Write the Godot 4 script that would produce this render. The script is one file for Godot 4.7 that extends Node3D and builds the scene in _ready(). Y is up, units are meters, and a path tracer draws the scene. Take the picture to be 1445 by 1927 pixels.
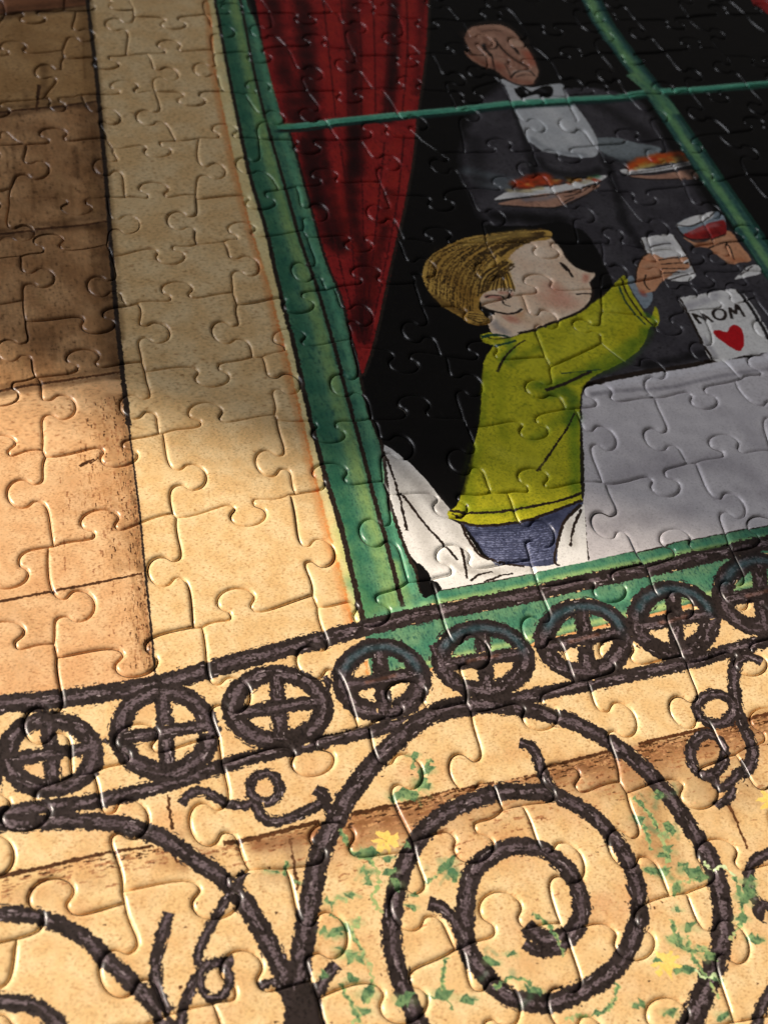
extends Node3D
# A jigsaw puzzle lying on a table, seen from close up. Plans are in millimetres on the puzzle (x to the right, z towards the viewer); the scene is in metres.

const MM := 0.001
const THICK := 1.9            # card thickness of a piece
const TILE := 512
const U := 0                  # kinds of point along a seam: a cross cut leaves upwards, downwards, both, or the middle of a tab
const D := 1
const X := 2
const K := 3
const NONE := 9999.0

var tiles := {}
var stamps := {}
var cv: Image                 # the print being painted
var cw := 0
var ch := 0
var ox := 0.0
var oz := 0.0
var ppm := 1.0
var wob := FastNoiseLite.new()
var rng := RandomNumberGenerator.new()
var seams := {}
var ties := {}
var print_mat := []
var print_box := []
var card_mat: StandardMaterial3D
# what single pieces show, at places on the puzzle
var marks := [[Vector2(91.1, -37.7), "piece printed with the red heart and part of the word MOM"], [Vector2(57.2, -55.1), "piece printed with the boy's rosy cheek and mouth"], [Vector2(59.2, -68.0), "piece printed with the boy's pale forehead"], [Vector2(42.4, -54.5), "piece printed with the boy's ear"], [Vector2(34.6, -64.2), "piece printed with the back of the boy's striped brown hair"], [Vector2(85.2, -62.3), "piece printed with the boy's hand and a white paper"], [Vector2(103.9, -77.2), "piece printed with a glass of red wine"], [Vector2(84.6, -161.0), "piece printed with the waiter's frowning face"], [Vector2(83.8, -118.9), "piece printed with the waiter's white shirt front"], [Vector2(70.8, -97.3), "piece printed with a plate of red food"], [Vector2(20.8, 10.2), "piece printed with the boy's blue trousers"], [Vector2(30.6, -4.2), "piece printed with the lower part of the yellow-green jumper"], [Vector2(1.1, 80.6), "piece printed with the inner end of the iron spiral"], [Vector2(-17.8, 61.1), "piece printed with a yellow flower under the iron rail"], [Vector2(-36.6, 81.0), "piece printed with the thick foot of the iron scrolls"], [Vector2(119.3, -138.5), "piece printed with the crossing of two green glazing bars"], [Vector2(7.0, -37.8), "piece printed with the pointed end of the red curtain"], [Vector2(3.3, 17.2), "piece printed with the lower corner of the green window frame"]]


func _ready() -> void:
	# ---- camera
	var cam := Camera3D.new()
	cam.name = "camera"
	cam.transform = Transform3D(Basis(Vector3(0.946123, 0.163520, 0.279487), Vector3(0.105979, 0.659215, -0.744449), Vector3(-0.305974, 0.733960, 0.606369)), Vector3(-0.068268, 0.165658, 0.135291))
	cam.fov = 44.5873
	cam.near = 0.01
	cam.far = 30.0
	var lens := CameraAttributesPhysical.new()
	lens.frustum_focal_length = 29.27
	lens.frustum_focus_distance = 0.2155
	lens.frustum_near = 0.01
	lens.frustum_far = 30.0
	lens.exposure_aperture = 24.0
	cam.attributes = lens
	add_child(cam)
	cam.fov = 44.5873
	# ---- dim room around, one window and the sunbeam that comes past the curtain
	var env := Environment.new()
	env.background_mode = Environment.BG_COLOR
	env.background_color = Color(0.225, 0.217, 0.208)
	env.tonemap_mode = Environment.TONE_MAPPER_LINEAR
	env.tonemap_exposure = 1.0
	env.sdfgi_enabled = true
	env.ssao_enabled = true
	env.ssil_enabled = true
	var we := WorldEnvironment.new()
	we.name = "environment"
	we.environment = env
	add_child(we)
	build_lights()
	# ---- the print, the table and the puzzle
	wob.seed = 5
	wob.noise_type = FastNoiseLite.TYPE_SIMPLEX
	wob.frequency = 1.0
	make_tiles()
	var finish := surface_noise()
	for b in [[-90.7, -228.2, 224.2, 117.1, 5.9068], [-92.0, -41.4, 103.3, 118.0, 10.4435]]:
		paint(b)
		var m := StandardMaterial3D.new()
		m.resource_name = "printed_paper"
		cv.convert(Image.FORMAT_RGB8)
		m.albedo_texture = ImageTexture.create_from_image(cv)
		m.texture_repeat = false
		m.roughness = 0.33
		m.metallic_specular = 0.48
		m.normal_enabled = true
		m.normal_scale = 0.12
		m.normal_texture = finish
		print_mat.append(m)
		print_box.append(b)
	card_mat = StandardMaterial3D.new()
	card_mat.resource_name = "grey_card"
	card_mat.albedo_color = Color(0.36, 0.33, 0.29)
	card_mat.roughness = 0.95
	lay_seams()
	build_table()
	build_puzzle()


# ------------------------------------------------------------------ lights
func lamp_material(c: Color, e: float) -> StandardMaterial3D:
	var m := StandardMaterial3D.new()
	m.albedo_color = Color(0.9, 0.9, 0.9)
	m.emission_enabled = true
	m.emission = c
	m.emission_energy_multiplier = e
	return m


func build_lights() -> void:
	# the window on the left, a pale pane with its light just in front
	var window := Node3D.new()
	window.name = "window"
	window.set_meta("label", "pale daylit roof window high over the left of the table")
	window.set_meta("category", "window")
	add_child(window)
	window.look_at_from_position(Vector3(-2.65, 2.0, -1.5), Vector3(0.05, 0, -0.05))
	var pane := MeshInstance3D.new()
	pane.name = "pane"
	var pb := BoxMesh.new()
	pb.size = Vector3(2.0, 2.0, 0.01)
	pane.mesh = pb
	pane.position = Vector3(0, 0, 0.02)
	pane.material_override = lamp_material(Color(0.8, 0.87, 1.0), 0.6)
	window.add_child(pane)
	var sky := AreaLight3D.new()
	sky.name = "window_light"
	sky.area_size = Vector2(2.0, 2.0)
	sky.light_color = Color(0.98, 0.98, 1.0)
	sky.light_energy = 11.0
	sky.area_range = 8.0
	sky.shadow_enabled = true
	window.add_child(sky)
	# low sun that comes in past the curtain, as a far small lamp
	var sun_lamp := Node3D.new()
	sun_lamp.name = "sun_lamp"
	sun_lamp.set_meta("label", "small warm lamp high on the left that throws the sunbeam")
	sun_lamp.set_meta("category", "lamp")
	add_child(sun_lamp)
	sun_lamp.look_at_from_position(Vector3(-2.2, 1.75, -1.15), Vector3(0, 0, 0))
	var bulb := MeshInstance3D.new()
	bulb.name = "bulb"
	var ball := SphereMesh.new()
	ball.radius = 0.034
	ball.height = 2.0 * 0.034
	bulb.mesh = ball
	bulb.material_override = lamp_material(Color(1.0, 0.86, 0.62), 2.0)
	sun_lamp.add_child(bulb)
	var beam := SpotLight3D.new()
	beam.name = "sunbeam"
	beam.light_color = Color(1.0, 0.935, 0.85)
	beam.light_energy = 17.0
	beam.light_size = 0.034
	beam.spot_range = 12.0
	beam.spot_angle = 14.0
	beam.spot_attenuation = 2.0
	beam.shadow_enabled = true
	sun_lamp.add_child(beam)
	# the curtain whose edge ends the patch of sun
	var edge := PackedVector3Array([Vector3(-0.589, 0.294, -0.323), Vector3(-0.589, 0.414, -0.323), Vector3(-0.589, 0.424, -0.319), Vector3(-0.589, 0.433, -0.316), Vector3(-0.589, 0.436, -0.314), Vector3(-0.589, 0.442, -0.314), Vector3(-0.589, 0.447, -0.313), Vector3(-0.589, 0.451, -0.313), Vector3(-0.589, 0.455, -0.312), Vector3(-0.589, 0.460, -0.310), Vector3(-0.589, 0.464, -0.311), Vector3(-0.589, 0.468, -0.311), Vector3(-0.589, 0.473, -0.311), Vector3(-0.589, 0.480, -0.313), Vector3(-0.589, 0.488, -0.314), Vector3(-0.589, 0.495, -0.314), Vector3(-0.589, 0.501, -0.314), Vector3(-0.589, 0.507, -0.314), Vector3(-0.589, 0.516, -0.314), Vector3(-0.589, 0.524, -0.312), Vector3(-0.589, 0.644, -0.312)])
	var cloth := SurfaceTool.new()
	cloth.begin(Mesh.PRIMITIVE_TRIANGLES)
	var rise := Vector3(0.1, 0.0, -0.22)
	var thick := Vector3(-0.004, 0.0, -0.004)
	for i in edge.size() - 1:
		var a := edge[i]
		var b := edge[i + 1]
		for s in [[a, b, b + rise, a + rise], [a + thick, a + rise + thick, b + rise + thick, b + thick], [a, a + thick, b + thick, b]]:
			for k in [0, 1, 2, 0, 2, 3]:
				cloth.add_vertex(s[k])
	cloth.generate_normals()
	var curtain := MeshInstance3D.new()
	curtain.name = "curtain"
	curtain.mesh = cloth.commit()
	var linen := StandardMaterial3D.new()
	linen.resource_name = "linen"
	linen.albedo_color = Color(0.45, 0.43, 0.4)
	linen.roughness = 1.0
	curtain.material_override = linen
	curtain.set_meta("label", "grey linen curtain hanging between the lamp and the table")
	curtain.set_meta("category", "curtain")
	add_child(curtain)


# ------------------------------------------------------------------ colours of the print: small tiles of brushed, speckled ink
func noise_bytes(freq: float, seed_: int, kind := FastNoiseLite.TYPE_SIMPLEX_SMOOTH, stretch := 1) -> PackedByteArray:
	var n := FastNoiseLite.new()
	n.noise_type = kind
	n.seed = seed_
	n.frequency = freq
	n.fractal_octaves = 3
	var im := n.get_seamless_image(TILE / stretch, TILE)
	if stretch > 1:
		im.resize(TILE, TILE, Image.INTERPOLATE_CUBIC)
	return im.get_data()


func make_tiles() -> void:
	var fine := noise_bytes(0.33, 1, FastNoiseLite.TYPE_VALUE)
	var streak := noise_bytes(0.24, 2, FastNoiseLite.TYPE_SIMPLEX_SMOOTH, 2)
	var up := noise_bytes(0.2, 3, FastNoiseLite.TYPE_SIMPLEX_SMOOTH, 4)
	var upright := PackedByteArray()
	upright.resize(TILE * TILE)
	for y in TILE:
		for x in TILE:
			upright[y * TILE + x] = up[x * TILE + y]
	var blot := noise_bytes(0.018, 4)
	# name: ground, second ground, speck; share of specks (0..255), grain pattern, contrast of the grain
	var list := {
		"wall": ["e8cb9a", "e0bb84", "b98a58", 98, streak, 0.11],
		"stone_red": ["9a6644", "8a583a", "5a3622", 100, streak, 0.16],
		"stone_brown": ["c29a68", "b48a58", "744a26", 92, streak, 0.14],
		"stone_dark": ["c69a6c", "b28458", "6a4a2c", 90, upright, 0.20],
		"stone_tan": ["e0b88a", "d6a878", "a8744a", 100, streak, 0.13],
		"umber": ["b98a62", "a87850", "7a4c30", 112, streak, 0.16],
		"cream": ["ecdca4", "e6cf92", "c9a868", 70, streak, 0.06],
		"green": ["6b946e", "4a7c62", "2b5850", 106, upright, 0.20],
		"green_dark": ["1f4a38", "1a3d36", "122a26", 90, streak, 0.15],
		"teal": ["5fae8e", "4a9a80", "2f6f62", 90, streak, 0.15],
		"teal_dark": ["41727c", "365f6a", "1f3a42", 110, fine, 0.20],
		"black": ["0b0a0a", "0e0c0c", "050505", 60, fine, 0.10],
		"charcoal": ["4a474b", "3e3b40", "242226", 100, streak, 0.18],
		"charcoal_line": ["4a4a4e", "3d3d42", "2a2a2e", 90, fine, 0.1],
		"red": ["a52a27", "921f20", "560f13", 100, upright, 0.16],
		"red_dark": ["5c1014", "4a0d12", "30080c", 90, upright, 0.15],
		"heart": ["d01822", "c2141e", "a80f18", 60, fine, 0.06],
		"skin_dusk": ["c0937a", "ae826c", "86604e", 80, fine, 0.08],
		"smoke": ["8a9294", "7c8486", "5e6466", 96, streak, 0.12],
		"shirt": ["c9cbcb", "bfc2c3", "a2a5a8", 60, fine, 0.05],
		"white": ["f0eeea", "e8e6e1", "bcb8b2", 60, fine, 0.04],
		"cloth": ["dcd7d8", "d0cbcd", "aaa5a8", 76, streak, 0.06],
		"grey_blue": ["93a0a8", "86949e", "66727c", 90, streak, 0.10],
		"skin": ["dba27c", "d2946c", "b06c48", 70, fine, 0.06],
		"skin_pale": ["f6dec2", "f0d0b0", "cf9a78", 64, fine, 0.05],
		"hair": ["d2aa56", "be9244", "7c5a2a", 98, streak, 0.14],
		"hair_dark": ["5a4220", "46341a", "2c2010", 80, fine, 0.12],
		"yellow": ["ccc62c", "bcb828", "8c961e", 92, fine, 0.12],
		"denim": ["4c516c", "414660", "2a2e42", 108, streak, 0.20],
		"denim_pale": ["7f86a6", "747b9c", "565c80", 90, streak, 0.15],
		"ink": ["2b2422", "352d2c", "171211", 96, fine, 0.18],
		"lavender": ["6e6166", "584c51", "2b2422", 124, streak, 0.24],
		"lilac": ["a39698", "8c8084", "6c6064", 110, fine, 0.15],
		"dark_line": ["2a211c", "30251f", "120d0b", 90, fine, 0.15],
		"brown_line": ["5a3820", "4a2e1a", "2e1b0e", 100, fine, 0.2],
		"orange_line": ["e08a4c", "da9a5c", "ecc284", 110, streak, 0.12],
		"vine": ["5c7c56", "76905f", "3a5a42", 112, fine, 0.25],
		"vine_pale": ["8aa868", "a4b47a", "d4ba84", 116, fine, 0.18],
		"mint": ["c6e0a8", "d2e2b0", "a0c080", 80, fine, 0.1],
		"flower": ["f2d478", "eccb68", "dcb45a", 60, fine, 0.06],
	}
	for t in list:
		var a := Color(list[t][0])
		var b := Color(list[t][1])
		var c := Color(list[t][2])
		var share: int = list[t][3]
		var grain: PackedByteArray = list[t][4]
		var amp: float = list[t][5]
		# colours for every pair of blot level (16) and grain level (64) worked out once
		var lut := PackedByteArray()
		lut.resize(16 * 64 * 3)
		for i in 16:
			var ground := a.lerp(b, clampf((i / 15.0 - 0.5) * 1.8 + 0.5, 0.0, 1.0))
			for j in 64:
				var g := j / 63.0
				var col := ground * (1.0 + amp * (g - 0.5) * 2.0)
				var s := clampf((share / 255.0 - g) * 6.0, 0.0, 1.0)
				col = col.lerp(c, s * 0.85)
				var at := (i * 64 + j) * 3
				lut[at] = clampi(int(col.r * 255.0), 0, 255)
				lut[at + 1] = clampi(int(col.g * 255.0), 0, 255)
				lut[at + 2] = clampi(int(col.b * 255.0), 0, 255)
		var px := PackedByteArray()
		px.resize(TILE * TILE * 4)
		px.fill(255)
		for i in TILE * TILE:
			var at := ((blot[i] >> 4) * 64 + ((grain[i] + fine[i]) >> 3)) * 3
			px[i * 4] = lut[at]
			px[i * 4 + 1] = lut[at + 1]
			px[i * 4 + 2] = lut[at + 2]
		var one := Image.create_from_data(TILE, TILE, false, Image.FORMAT_RGBA8, px)
		var two := Image.create_empty(TILE * 2, TILE, false, Image.FORMAT_RGBA8)
		two.blit_rect(one, Rect2i(0, 0, TILE, TILE), Vector2i(0, 0))
		two.blit_rect(one, Rect2i(0, 0, TILE, TILE), Vector2i(TILE, 0))
		tiles[t] = two


func surface_noise() -> NoiseTexture2D:
	var n := FastNoiseLite.new()
	n.noise_type = FastNoiseLite.TYPE_VALUE_CUBIC
	n.frequency = 0.22
	n.fractal_octaves = 2
	n.seed = 8
	var t := NoiseTexture2D.new()
	t.width = 1024
	t.height = 1024
	t.seamless = true
	t.as_normal_map = true
	t.bump_strength = 1.0
	t.noise = n
	return t


# ------------------------------------------------------------------ brushes
func to_px(f: Array) -> PackedVector2Array:
	var p := PackedVector2Array()
	for i in range(0, f.size(), 2):
		p.append(Vector2((f[i] - ox) * ppm, (f[i + 1] - oz) * ppm))
	return p


func outside(p: PackedVector2Array, pad: float) -> bool:
	var lo := p[0]
	var hi := p[0]
	for v in p:
		lo = lo.min(v)
		hi = hi.max(v)
	return hi.x < -pad or hi.y < -pad or lo.x > cw + pad or lo.y > ch + pad


func curve(p: PackedVector2Array, step: float, closed := false, straight := false) -> PackedVector2Array:
	var n := p.size()
	var r := PackedVector2Array()
	var last := n if closed else n - 1
	for i in last:
		var a := p[(i - 1 + n) % n] if closed else p[maxi(i - 1, 0)]
		var b := p[i]
		var c := p[(i + 1) % n]
		var d := p[(i + 2) % n] if closed else p[mini(i + 2, n - 1)]
		var m := maxi(1, int(b.distance_to(c) / step))
		for j in m:
			var t := float(j) / m
			r.append(b.lerp(c, t) if straight else b.cubic_interpolate(c, a, d, t))
	if not closed:
		r.append(p[n - 1])
	return r


func wobble(p: Vector2, amp: float, k: int) -> float:
	# the same place on the puzzle gets the same unevenness at any print resolution
	var x := p.x / ppm + ox + k * 531.0
	var y := p.y / ppm + oz
	return (wob.get_noise_2d(x * 0.7, y * 0.7) * 0.6 + wob.get_noise_2d(x * 2.6, y * 2.6) * 0.9) * amp * ppm * 1.5


func fill(p: PackedVector2Array, tile: Image) -> void:
	var keys := PackedInt64Array()
	var n := p.size()
	for i in n:
		var a := p[i]
		var b := p[(i + 1) % n]
		var dir := 1
		if a.y > b.y:
			var s := a
			a = b
			b = s
			dir = 0
		var y0 := maxi(int(ceil(a.y - 0.5)), 0)
		var y1 := mini(int(ceil(b.y - 0.5)), ch)
		if y0 >= y1:
			continue
		var slope := (b.x - a.x) / (b.y - a.y)
		var x := a.x + (y0 + 0.5 - a.y) * slope
		for y in range(y0, y1):
			keys.append((y << 20) | (clampi(int(x + 0.5), 0, cw) << 1) | dir)
			x += slope
	keys.sort()
	var wind := 0
	var from := 0
	for key in keys:
		if wind == 0:
			from = (key >> 1) & 0x7FFFF
		wind += 1 if key & 1 else -1
		if wind == 0:
			var to := (key >> 1) & 0x7FFFF
			var y := key >> 20
			while from < to:
				var w := mini(to - from, TILE)
				cv.blit_rect(tile, Rect2i(from & 511, y & 511, w, 1), Vector2i(from, y))
				from += w


func area(t: String, f: Array, amp: float, smooth: bool) -> void:
	var p := to_px(f)
	if outside(p, 20.0):
		return
	var q := curve(p, 0.45 * ppm, true, not smooth)
	for i in q.size():
		q[i] += Vector2(wobble(q[i], amp, 1), wobble(q[i], amp, 2))
	fill(q, tiles[t])


func ribbon(c: PackedVector2Array, w0: float, w1: float, amp: float, tile: Image, closed := false, k := 0) -> void:
	var n := c.size()
	if n < 2:
		return
	var left := PackedVector2Array()
	var right := PackedVector2Array()
	for i in n:
		var t := c[(i + 1) % n] - c[(i - 1 + n) % n] if closed else c[mini(i + 1, n - 1)] - c[maxi(i - 1, 0)]
		var side := t.normalized().orthogonal()
		var h := lerpf(w0, w1, float(i) / n) * 0.5
		left.append(c[i] + side * (h + wobble(c[i] + side * h, amp, 3 + k)))
		right.append(c[i] - side * (h + wobble(c[i] - side * h, amp, 4 + k)))
	right.reverse()
	if closed:
		left.append(left[0])
		right.append(right[0])
	left.append_array(right)
	fill(left, tile)


func line(t: String, f: Array, w0: float, w1: float, amp: float) -> void:
	var p := to_px(f)
	if outside(p, w0 * ppm + 20.0):
		return
	ribbon(curve(p, 0.28 * ppm), w0 * ppm, w1 * ppm, amp, tiles[t])


func iron(f: Array, w: float, streak_tile: String, closed: bool) -> void:
	var p := to_px(f)
	if outside(p, w * ppm + 20.0):
		return
	var c := curve(p, 0.22 * ppm, closed)
	ribbon(c, w * ppm, w * ppm, 0.22, tiles["ink"], closed)
	dry(c, w, streak_tile)
	# ragged edge: flecks of ink beside the line, nicks of bare paper in it, pale scratches on it
	var r := RandomNumberGenerator.new()
	r.seed = int(absf(f[0]) * 100.0 + absf(f[1]) * 1000.0)
	var n := int(c.size() * 0.22 * 1.5)
	for k in n:
		var i := r.randi_range(1, c.size() - 2)
		var tan := (c[i + 1] - c[i - 1]).normalized()
		var out := tan.orthogonal() * (1.0 if r.randf() < 0.5 else -1.0)
		var kind := r.randf()
		var off := r.randf_range(0.46, 0.6) if kind < 0.55 else (r.randf_range(0.40, 0.5) if kind < 0.7 else r.randf_range(0.0, 0.36))
		var a := c[i] + out * ppm * w * off
		var l := tan * ppm * r.randf_range(0.25, 1.3)
		var wd := ppm * r.randf_range(0.1, 0.26)
		ribbon(curve(PackedVector2Array([a, a + l * 0.5 + out * ppm * 0.05, a + l]), 0.2 * ppm), wd, wd * 0.4, 0.1, tiles["ink" if kind < 0.55 else ("wall" if kind < 0.7 else ("lilac" if kind < 0.86 else "ink"))])


func streak(f: Array, w: float, t: String) -> void:
	var p := to_px(f)
	if outside(p, 40.0):
		return
	dry(curve(p, 0.22 * ppm), w * 2.0, t)


func dry(c: PackedVector2Array, w: float, t: String) -> void:
	# the paler brush marks along the middle of a line: broken, uneven, off centre
	for k in 4:
		var part := PackedVector2Array()
		for i in c.size():
			var tan := c[mini(i + 1, c.size() - 1)] - c[maxi(i - 1, 0)]
			var side := tan.normalized().orthogonal()
			var at := c[i]
			var x := at.x / ppm + ox
			var y := at.y / ppm + oz
			var on: bool = wob.get_noise_2d(x * 0.16 + k * 97.0, y * 0.16) > [-0.22, 0.02, 0.0, 0.12][k]
			if on:
				part.append(at + side * ppm * w * ([0.02, -0.14, 0.17, 0.05][k] + 0.10 * wob.get_noise_2d(x * 0.3 + 40.0 * k, y * 0.3)))
			if part.size() > 2 and (not on or i == c.size() - 1):
				ribbon(part, ppm * w * [0.27, 0.11, 0.1, 0.13][k], ppm * w * [0.2, 0.07, 0.07, 0.09][k], w * 0.06, tiles[t], false, 7 * k)
			if not on:
				part = PackedVector2Array()


func grit(t: String, f: Array, way: Vector2, depth: float, n: int, long: float, wide: float, seed_: int) -> void:
	# short dry strokes along a line, thinning out to one side of it
	var p := to_px(f)
	if outside(p, depth * ppm * 4.0):
		return
	var c := curve(p, 1.0 * ppm)
	var r := RandomNumberGenerator.new()
	r.seed = seed_
	for k in n:
		var at := r.randf() * (c.size() - 2)
		var i := int(at)
		var tan := (c[i + 1] - c[i]).normalized()
		var a := c[i].lerp(c[i + 1], at - i) + way * ppm * minf(-log(1.0 - r.randf()) * depth, depth * 3.5)
		var l := tan * long * ppm * r.randf_range(0.3, 1.4)
		var w := wide * ppm * r.randf_range(0.5, 1.3)
		ribbon(curve(PackedVector2Array([a, a + l * 0.5 + l.orthogonal() * r.randf_range(-0.1, 0.1), a + l]), 0.25 * ppm), w, w * 0.4, 0.1, tiles[t])


func stamp(col: Color, a: float, r: int, v: int) -> Image:
	var key := "%s %.3f %d %d" % [col.to_html(false), a, r, v]
	if not stamps.has(key):
		var s := 32
		var im := Image.create_empty(s, s, false, Image.FORMAT_RGBA8)
		for y in s:
			for x in s:
				var d := Vector2(x + 0.5 - s * 0.5, y + 0.5 - s * 0.5).length() / (s * 0.5)
				var f := clampf(1.0 - d, 0.0, 1.0)
				f = f * f * (3.0 - 2.0 * f)
				f *= 1.0 + 0.7 * wob.get_noise_3d(x * 0.22, y * 0.22, v * 9.0)
				im.set_pixel(x, y, Color(col.r, col.g, col.b, clampf(f * a, 0.0, 1.0)))
		im.resize(r * 2, r * 2, Image.INTERPOLATE_BILINEAR)
		stamps[key] = im
	return stamps[key]


func wash(col: Color, a: float, f: Array, r: float) -> void:
	var p := to_px(f)
	var rr := maxi(int(r * ppm * 1.5), 2)
	if outside(p, rr):
		return
	var each := 1.0 - pow(1.0 - minf(a, 0.97), 0.38)
	var c := curve(p, maxf(rr * 0.36, 1.0))
	for i in c.size():
		var j := Vector2(wobble(c[i], 1.0, 5), wobble(c[i], 1.0, 6)) * (rr * 0.18 / ppm)
		cv.blend_rect(stamp(col, each, rr, i % 3), Rect2i(0, 0, rr * 2, rr * 2), Vector2i(c[i] + j) - Vector2i(rr, rr))


func paint(b: Array) -> void:
	ox = b[0]
	oz = b[1]
	ppm = b[4]
	cw = int((b[2] - b[0]) * ppm)
	ch = int((b[3] - b[1]) * ppm)
	cv = Image.create_empty(cw, ch, false, Image.FORMAT_RGBA8)
	stamps.clear()
	fill(PackedVector2Array([Vector2(0, 0), Vector2(cw, 0), Vector2(cw, ch), Vector2(0, ch)]), tiles["wall"])
	paint_wall()
	paint_window()
	paint_room()
	paint_boy()
	paint_balcony()
	paint_vines()
	# fine fleck of the printing over everything
	var fleck := FastNoiseLite.new()
	fleck.noise_type = FastNoiseLite.TYPE_VALUE
	fleck.frequency = 0.45
	fleck.seed = 21
	var d := fleck.get_seamless_image(TILE, TILE).get_data()
	var px := PackedByteArray()
	px.resize(TILE * TILE * 4)
	for i in d.size():
		var v := int(d[i]) - 128
		px[i * 4] = 255 if v > 0 else 30
		px[i * 4 + 1] = 245 if v > 0 else 20
		px[i * 4 + 2] = 230 if v > 0 else 10
		px[i * 4 + 3] = clampi(int((absi(v) - 20) * (0.16 if v > 0 else 0.42)), 0, 60)
	var over := Image.create_from_data(TILE, TILE, false, Image.FORMAT_RGBA8, px)
	for y in range(0, ch, TILE):
		for x in range(0, cw, TILE):
			cv.blend_rect(over, Rect2i(0, 0, TILE, TILE), Vector2i(x, y))


func paint_wall() -> void:
	area("stone_red",[-102.2,-220.1,-45.0,-234.0,-22.3,-239.5,-23.8,-226.6,-24.8,-214.4,-25.9,-202.6,-26.8,-191.4,-27.8,-180.6,-50.3,-175.0,-101.3,-162.2],0.10,false)
	area("stone_brown",[-101.3,-162.2,-50.3,-175.0,-27.8,-180.6,-28.5,-170.8,-29.2,-161.4,-29.9,-152.3,-30.6,-143.5,-31.3,-135.1,-54.3,-130.4,-100.8,-120.9],0.10,false)
	area("stone_dark",[-100.8,-120.9,-54.3,-130.4,-31.3,-135.1,-32.2,-124.8,-33.1,-115.1,-33.9,-105.7,-34.8,-96.7,-35.7,-88.0,-58.3,-85.0,-100.2,-79.4],0.10,false)
	area("stone_dark",[-100.2,-79.4,-58.3,-85.0,-35.7,-88.0,-36.7,-77.8,-37.7,-68.1,-38.5,-58.8,-39.3,-50.0,-39.9,-41.5,-62.5,-38.5,-99.5,-33.4],0.10,false)
	area("stone_tan",[-99.5,-33.4,-62.5,-38.5,-39.9,-41.5,-40.7,-30.6,-41.4,-20.4,-42.1,-10.6,-42.8,-1.5,-43.6,7.2,-66.8,9.5,-98.9,12.5],0.10,false)
	area("stone_tan",[-98.9,12.5,-66.8,9.5,-43.6,7.2,-44.0,11.9,-44.4,16.4,-44.7,20.8,-45.1,25.1,-45.5,29.3,-68.6,29.4,-98.7,29.5],0.10,false)
	area("wall",[-98.7,29.5,-68.6,29.4,-45.5,29.3,-46.8,43.3,-47.8,56.1,-48.6,67.8,-49.4,78.6,-51.2,88.3,-73.6,86.0,-97.9,83.4],0.10,false)
	wash(Color("6e4a2c"),0.22,[-40.6,-35.2,-41.6,-29.4,-41.5,-23.7,-41.8,-18.2,-42.8,-13.0,-42.6,-7.8,-42.9,-2.8,-43.9,2.0,-43.9,6.7],0.83)
	wash(Color("6e4a2c"),0.20,[-41.7,-35.3,-42.2,-29.5,-42.0,-23.8,-42.8,-18.4,-43.3,-13.1,-43.1,-7.8,-43.9,-2.9,-44.4,1.9,-44.2,6.7],0.83)
	wash(Color("6e4a2c"),0.18,[-42.6,-35.4,-42.5,-29.5,-42.7,-23.9,-43.7,-18.5,-43.6,-13.1,-43.8,-8.0,-44.8,-3.0,-44.7,1.8,-44.9,6.6],0.83)
	wash(Color("6e4a2c"),0.16,[-43.2,-35.4,-42.9,-29.6,-43.8,-24.0,-44.3,-18.5,-44.0,-13.2,-44.7,-8.1,-45.3,-3.1,-45.1,1.8,-45.8,6.4],0.83)
	wash(Color("6e4a2c"),0.14,[-43.5,-35.5,-43.7,-29.7,-44.7,-24.1,-44.6,-18.6,-44.7,-13.3,-45.6,-8.2,-45.6,-3.2,-45.8,1.7,-46.7,6.3],0.83)
	wash(Color("6e4a2c"),0.12,[-43.9,-35.5,-44.7,-29.8,-45.3,-24.2,-45.0,-18.6,-45.7,-13.4,-46.2,-8.3,-46.0,-3.2,-46.7,1.6,-47.3,6.2],0.83)
	wash(Color("6e4a2c"),0.10,[-44.7,-35.6,-45.7,-29.9,-45.6,-24.2,-45.7,-18.7,-46.6,-13.5,-46.6,-8.3,-46.6,-3.3,-47.6,1.4,-47.6,6.2],0.83)
	wash(Color("6e4a2c"),0.08,[-45.7,-35.7,-46.3,-30.0,-46.0,-24.3,-46.6,-18.9,-47.2,-13.6,-46.9,-8.4,-47.5,-3.5,-48.2,1.3,-47.9,6.1],0.83)
	wash(Color("6e4a2c"),0.06,[-46.7,-35.8,-46.7,-30.0,-46.7,-24.3,-47.6,-19.0,-47.6,-13.7,-47.5,-8.5,-48.5,-3.6,-48.5,1.3,-48.5,6.0],0.83)
	wash(Color("3a2413"),0.30,[-41.1,-35.2,-41.5,-29.4,-41.9,-23.7,-42.2,-18.3,-42.6,-13.0,-43.0,-7.8,-43.4,-2.8,-43.8,2.0,-44.1,6.7],0.77)
	grit("umber",[-40.8,-35.2,-41.2,-29.4,-41.6,-23.7,-42.0,-18.2,-42.3,-12.9,-42.7,-7.8,-43.1,-2.8,-43.5,2.0,-43.9,6.7],Vector2(-1.00,0.00),3.53,200,1.28,0.32,101)
	grit("stone_dark",[-40.8,-35.2,-41.2,-29.4,-41.6,-23.7,-42.0,-18.2,-42.3,-12.9,-42.7,-7.8,-43.1,-2.8,-43.5,2.0,-43.9,6.7],Vector2(-1.00,0.00),2.57,200,1.28,0.28,102)
	grit("brown_line",[-40.8,-35.2,-41.2,-29.4,-41.6,-23.7,-42.0,-18.2,-42.3,-12.9,-42.7,-7.8,-43.1,-2.8,-43.5,2.0,-43.9,6.7],Vector2(-1.00,0.00),1.93,150,0.86,0.17,103)
	wash(Color("6e4a2c"),0.22,[-43.6,7.9,-43.8,10.4,-44.2,12.7,-44.8,15.1,-45.0,17.4,-44.9,19.8,-44.8,22.1,-45.0,24.3,-45.5,26.5],0.41)
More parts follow.
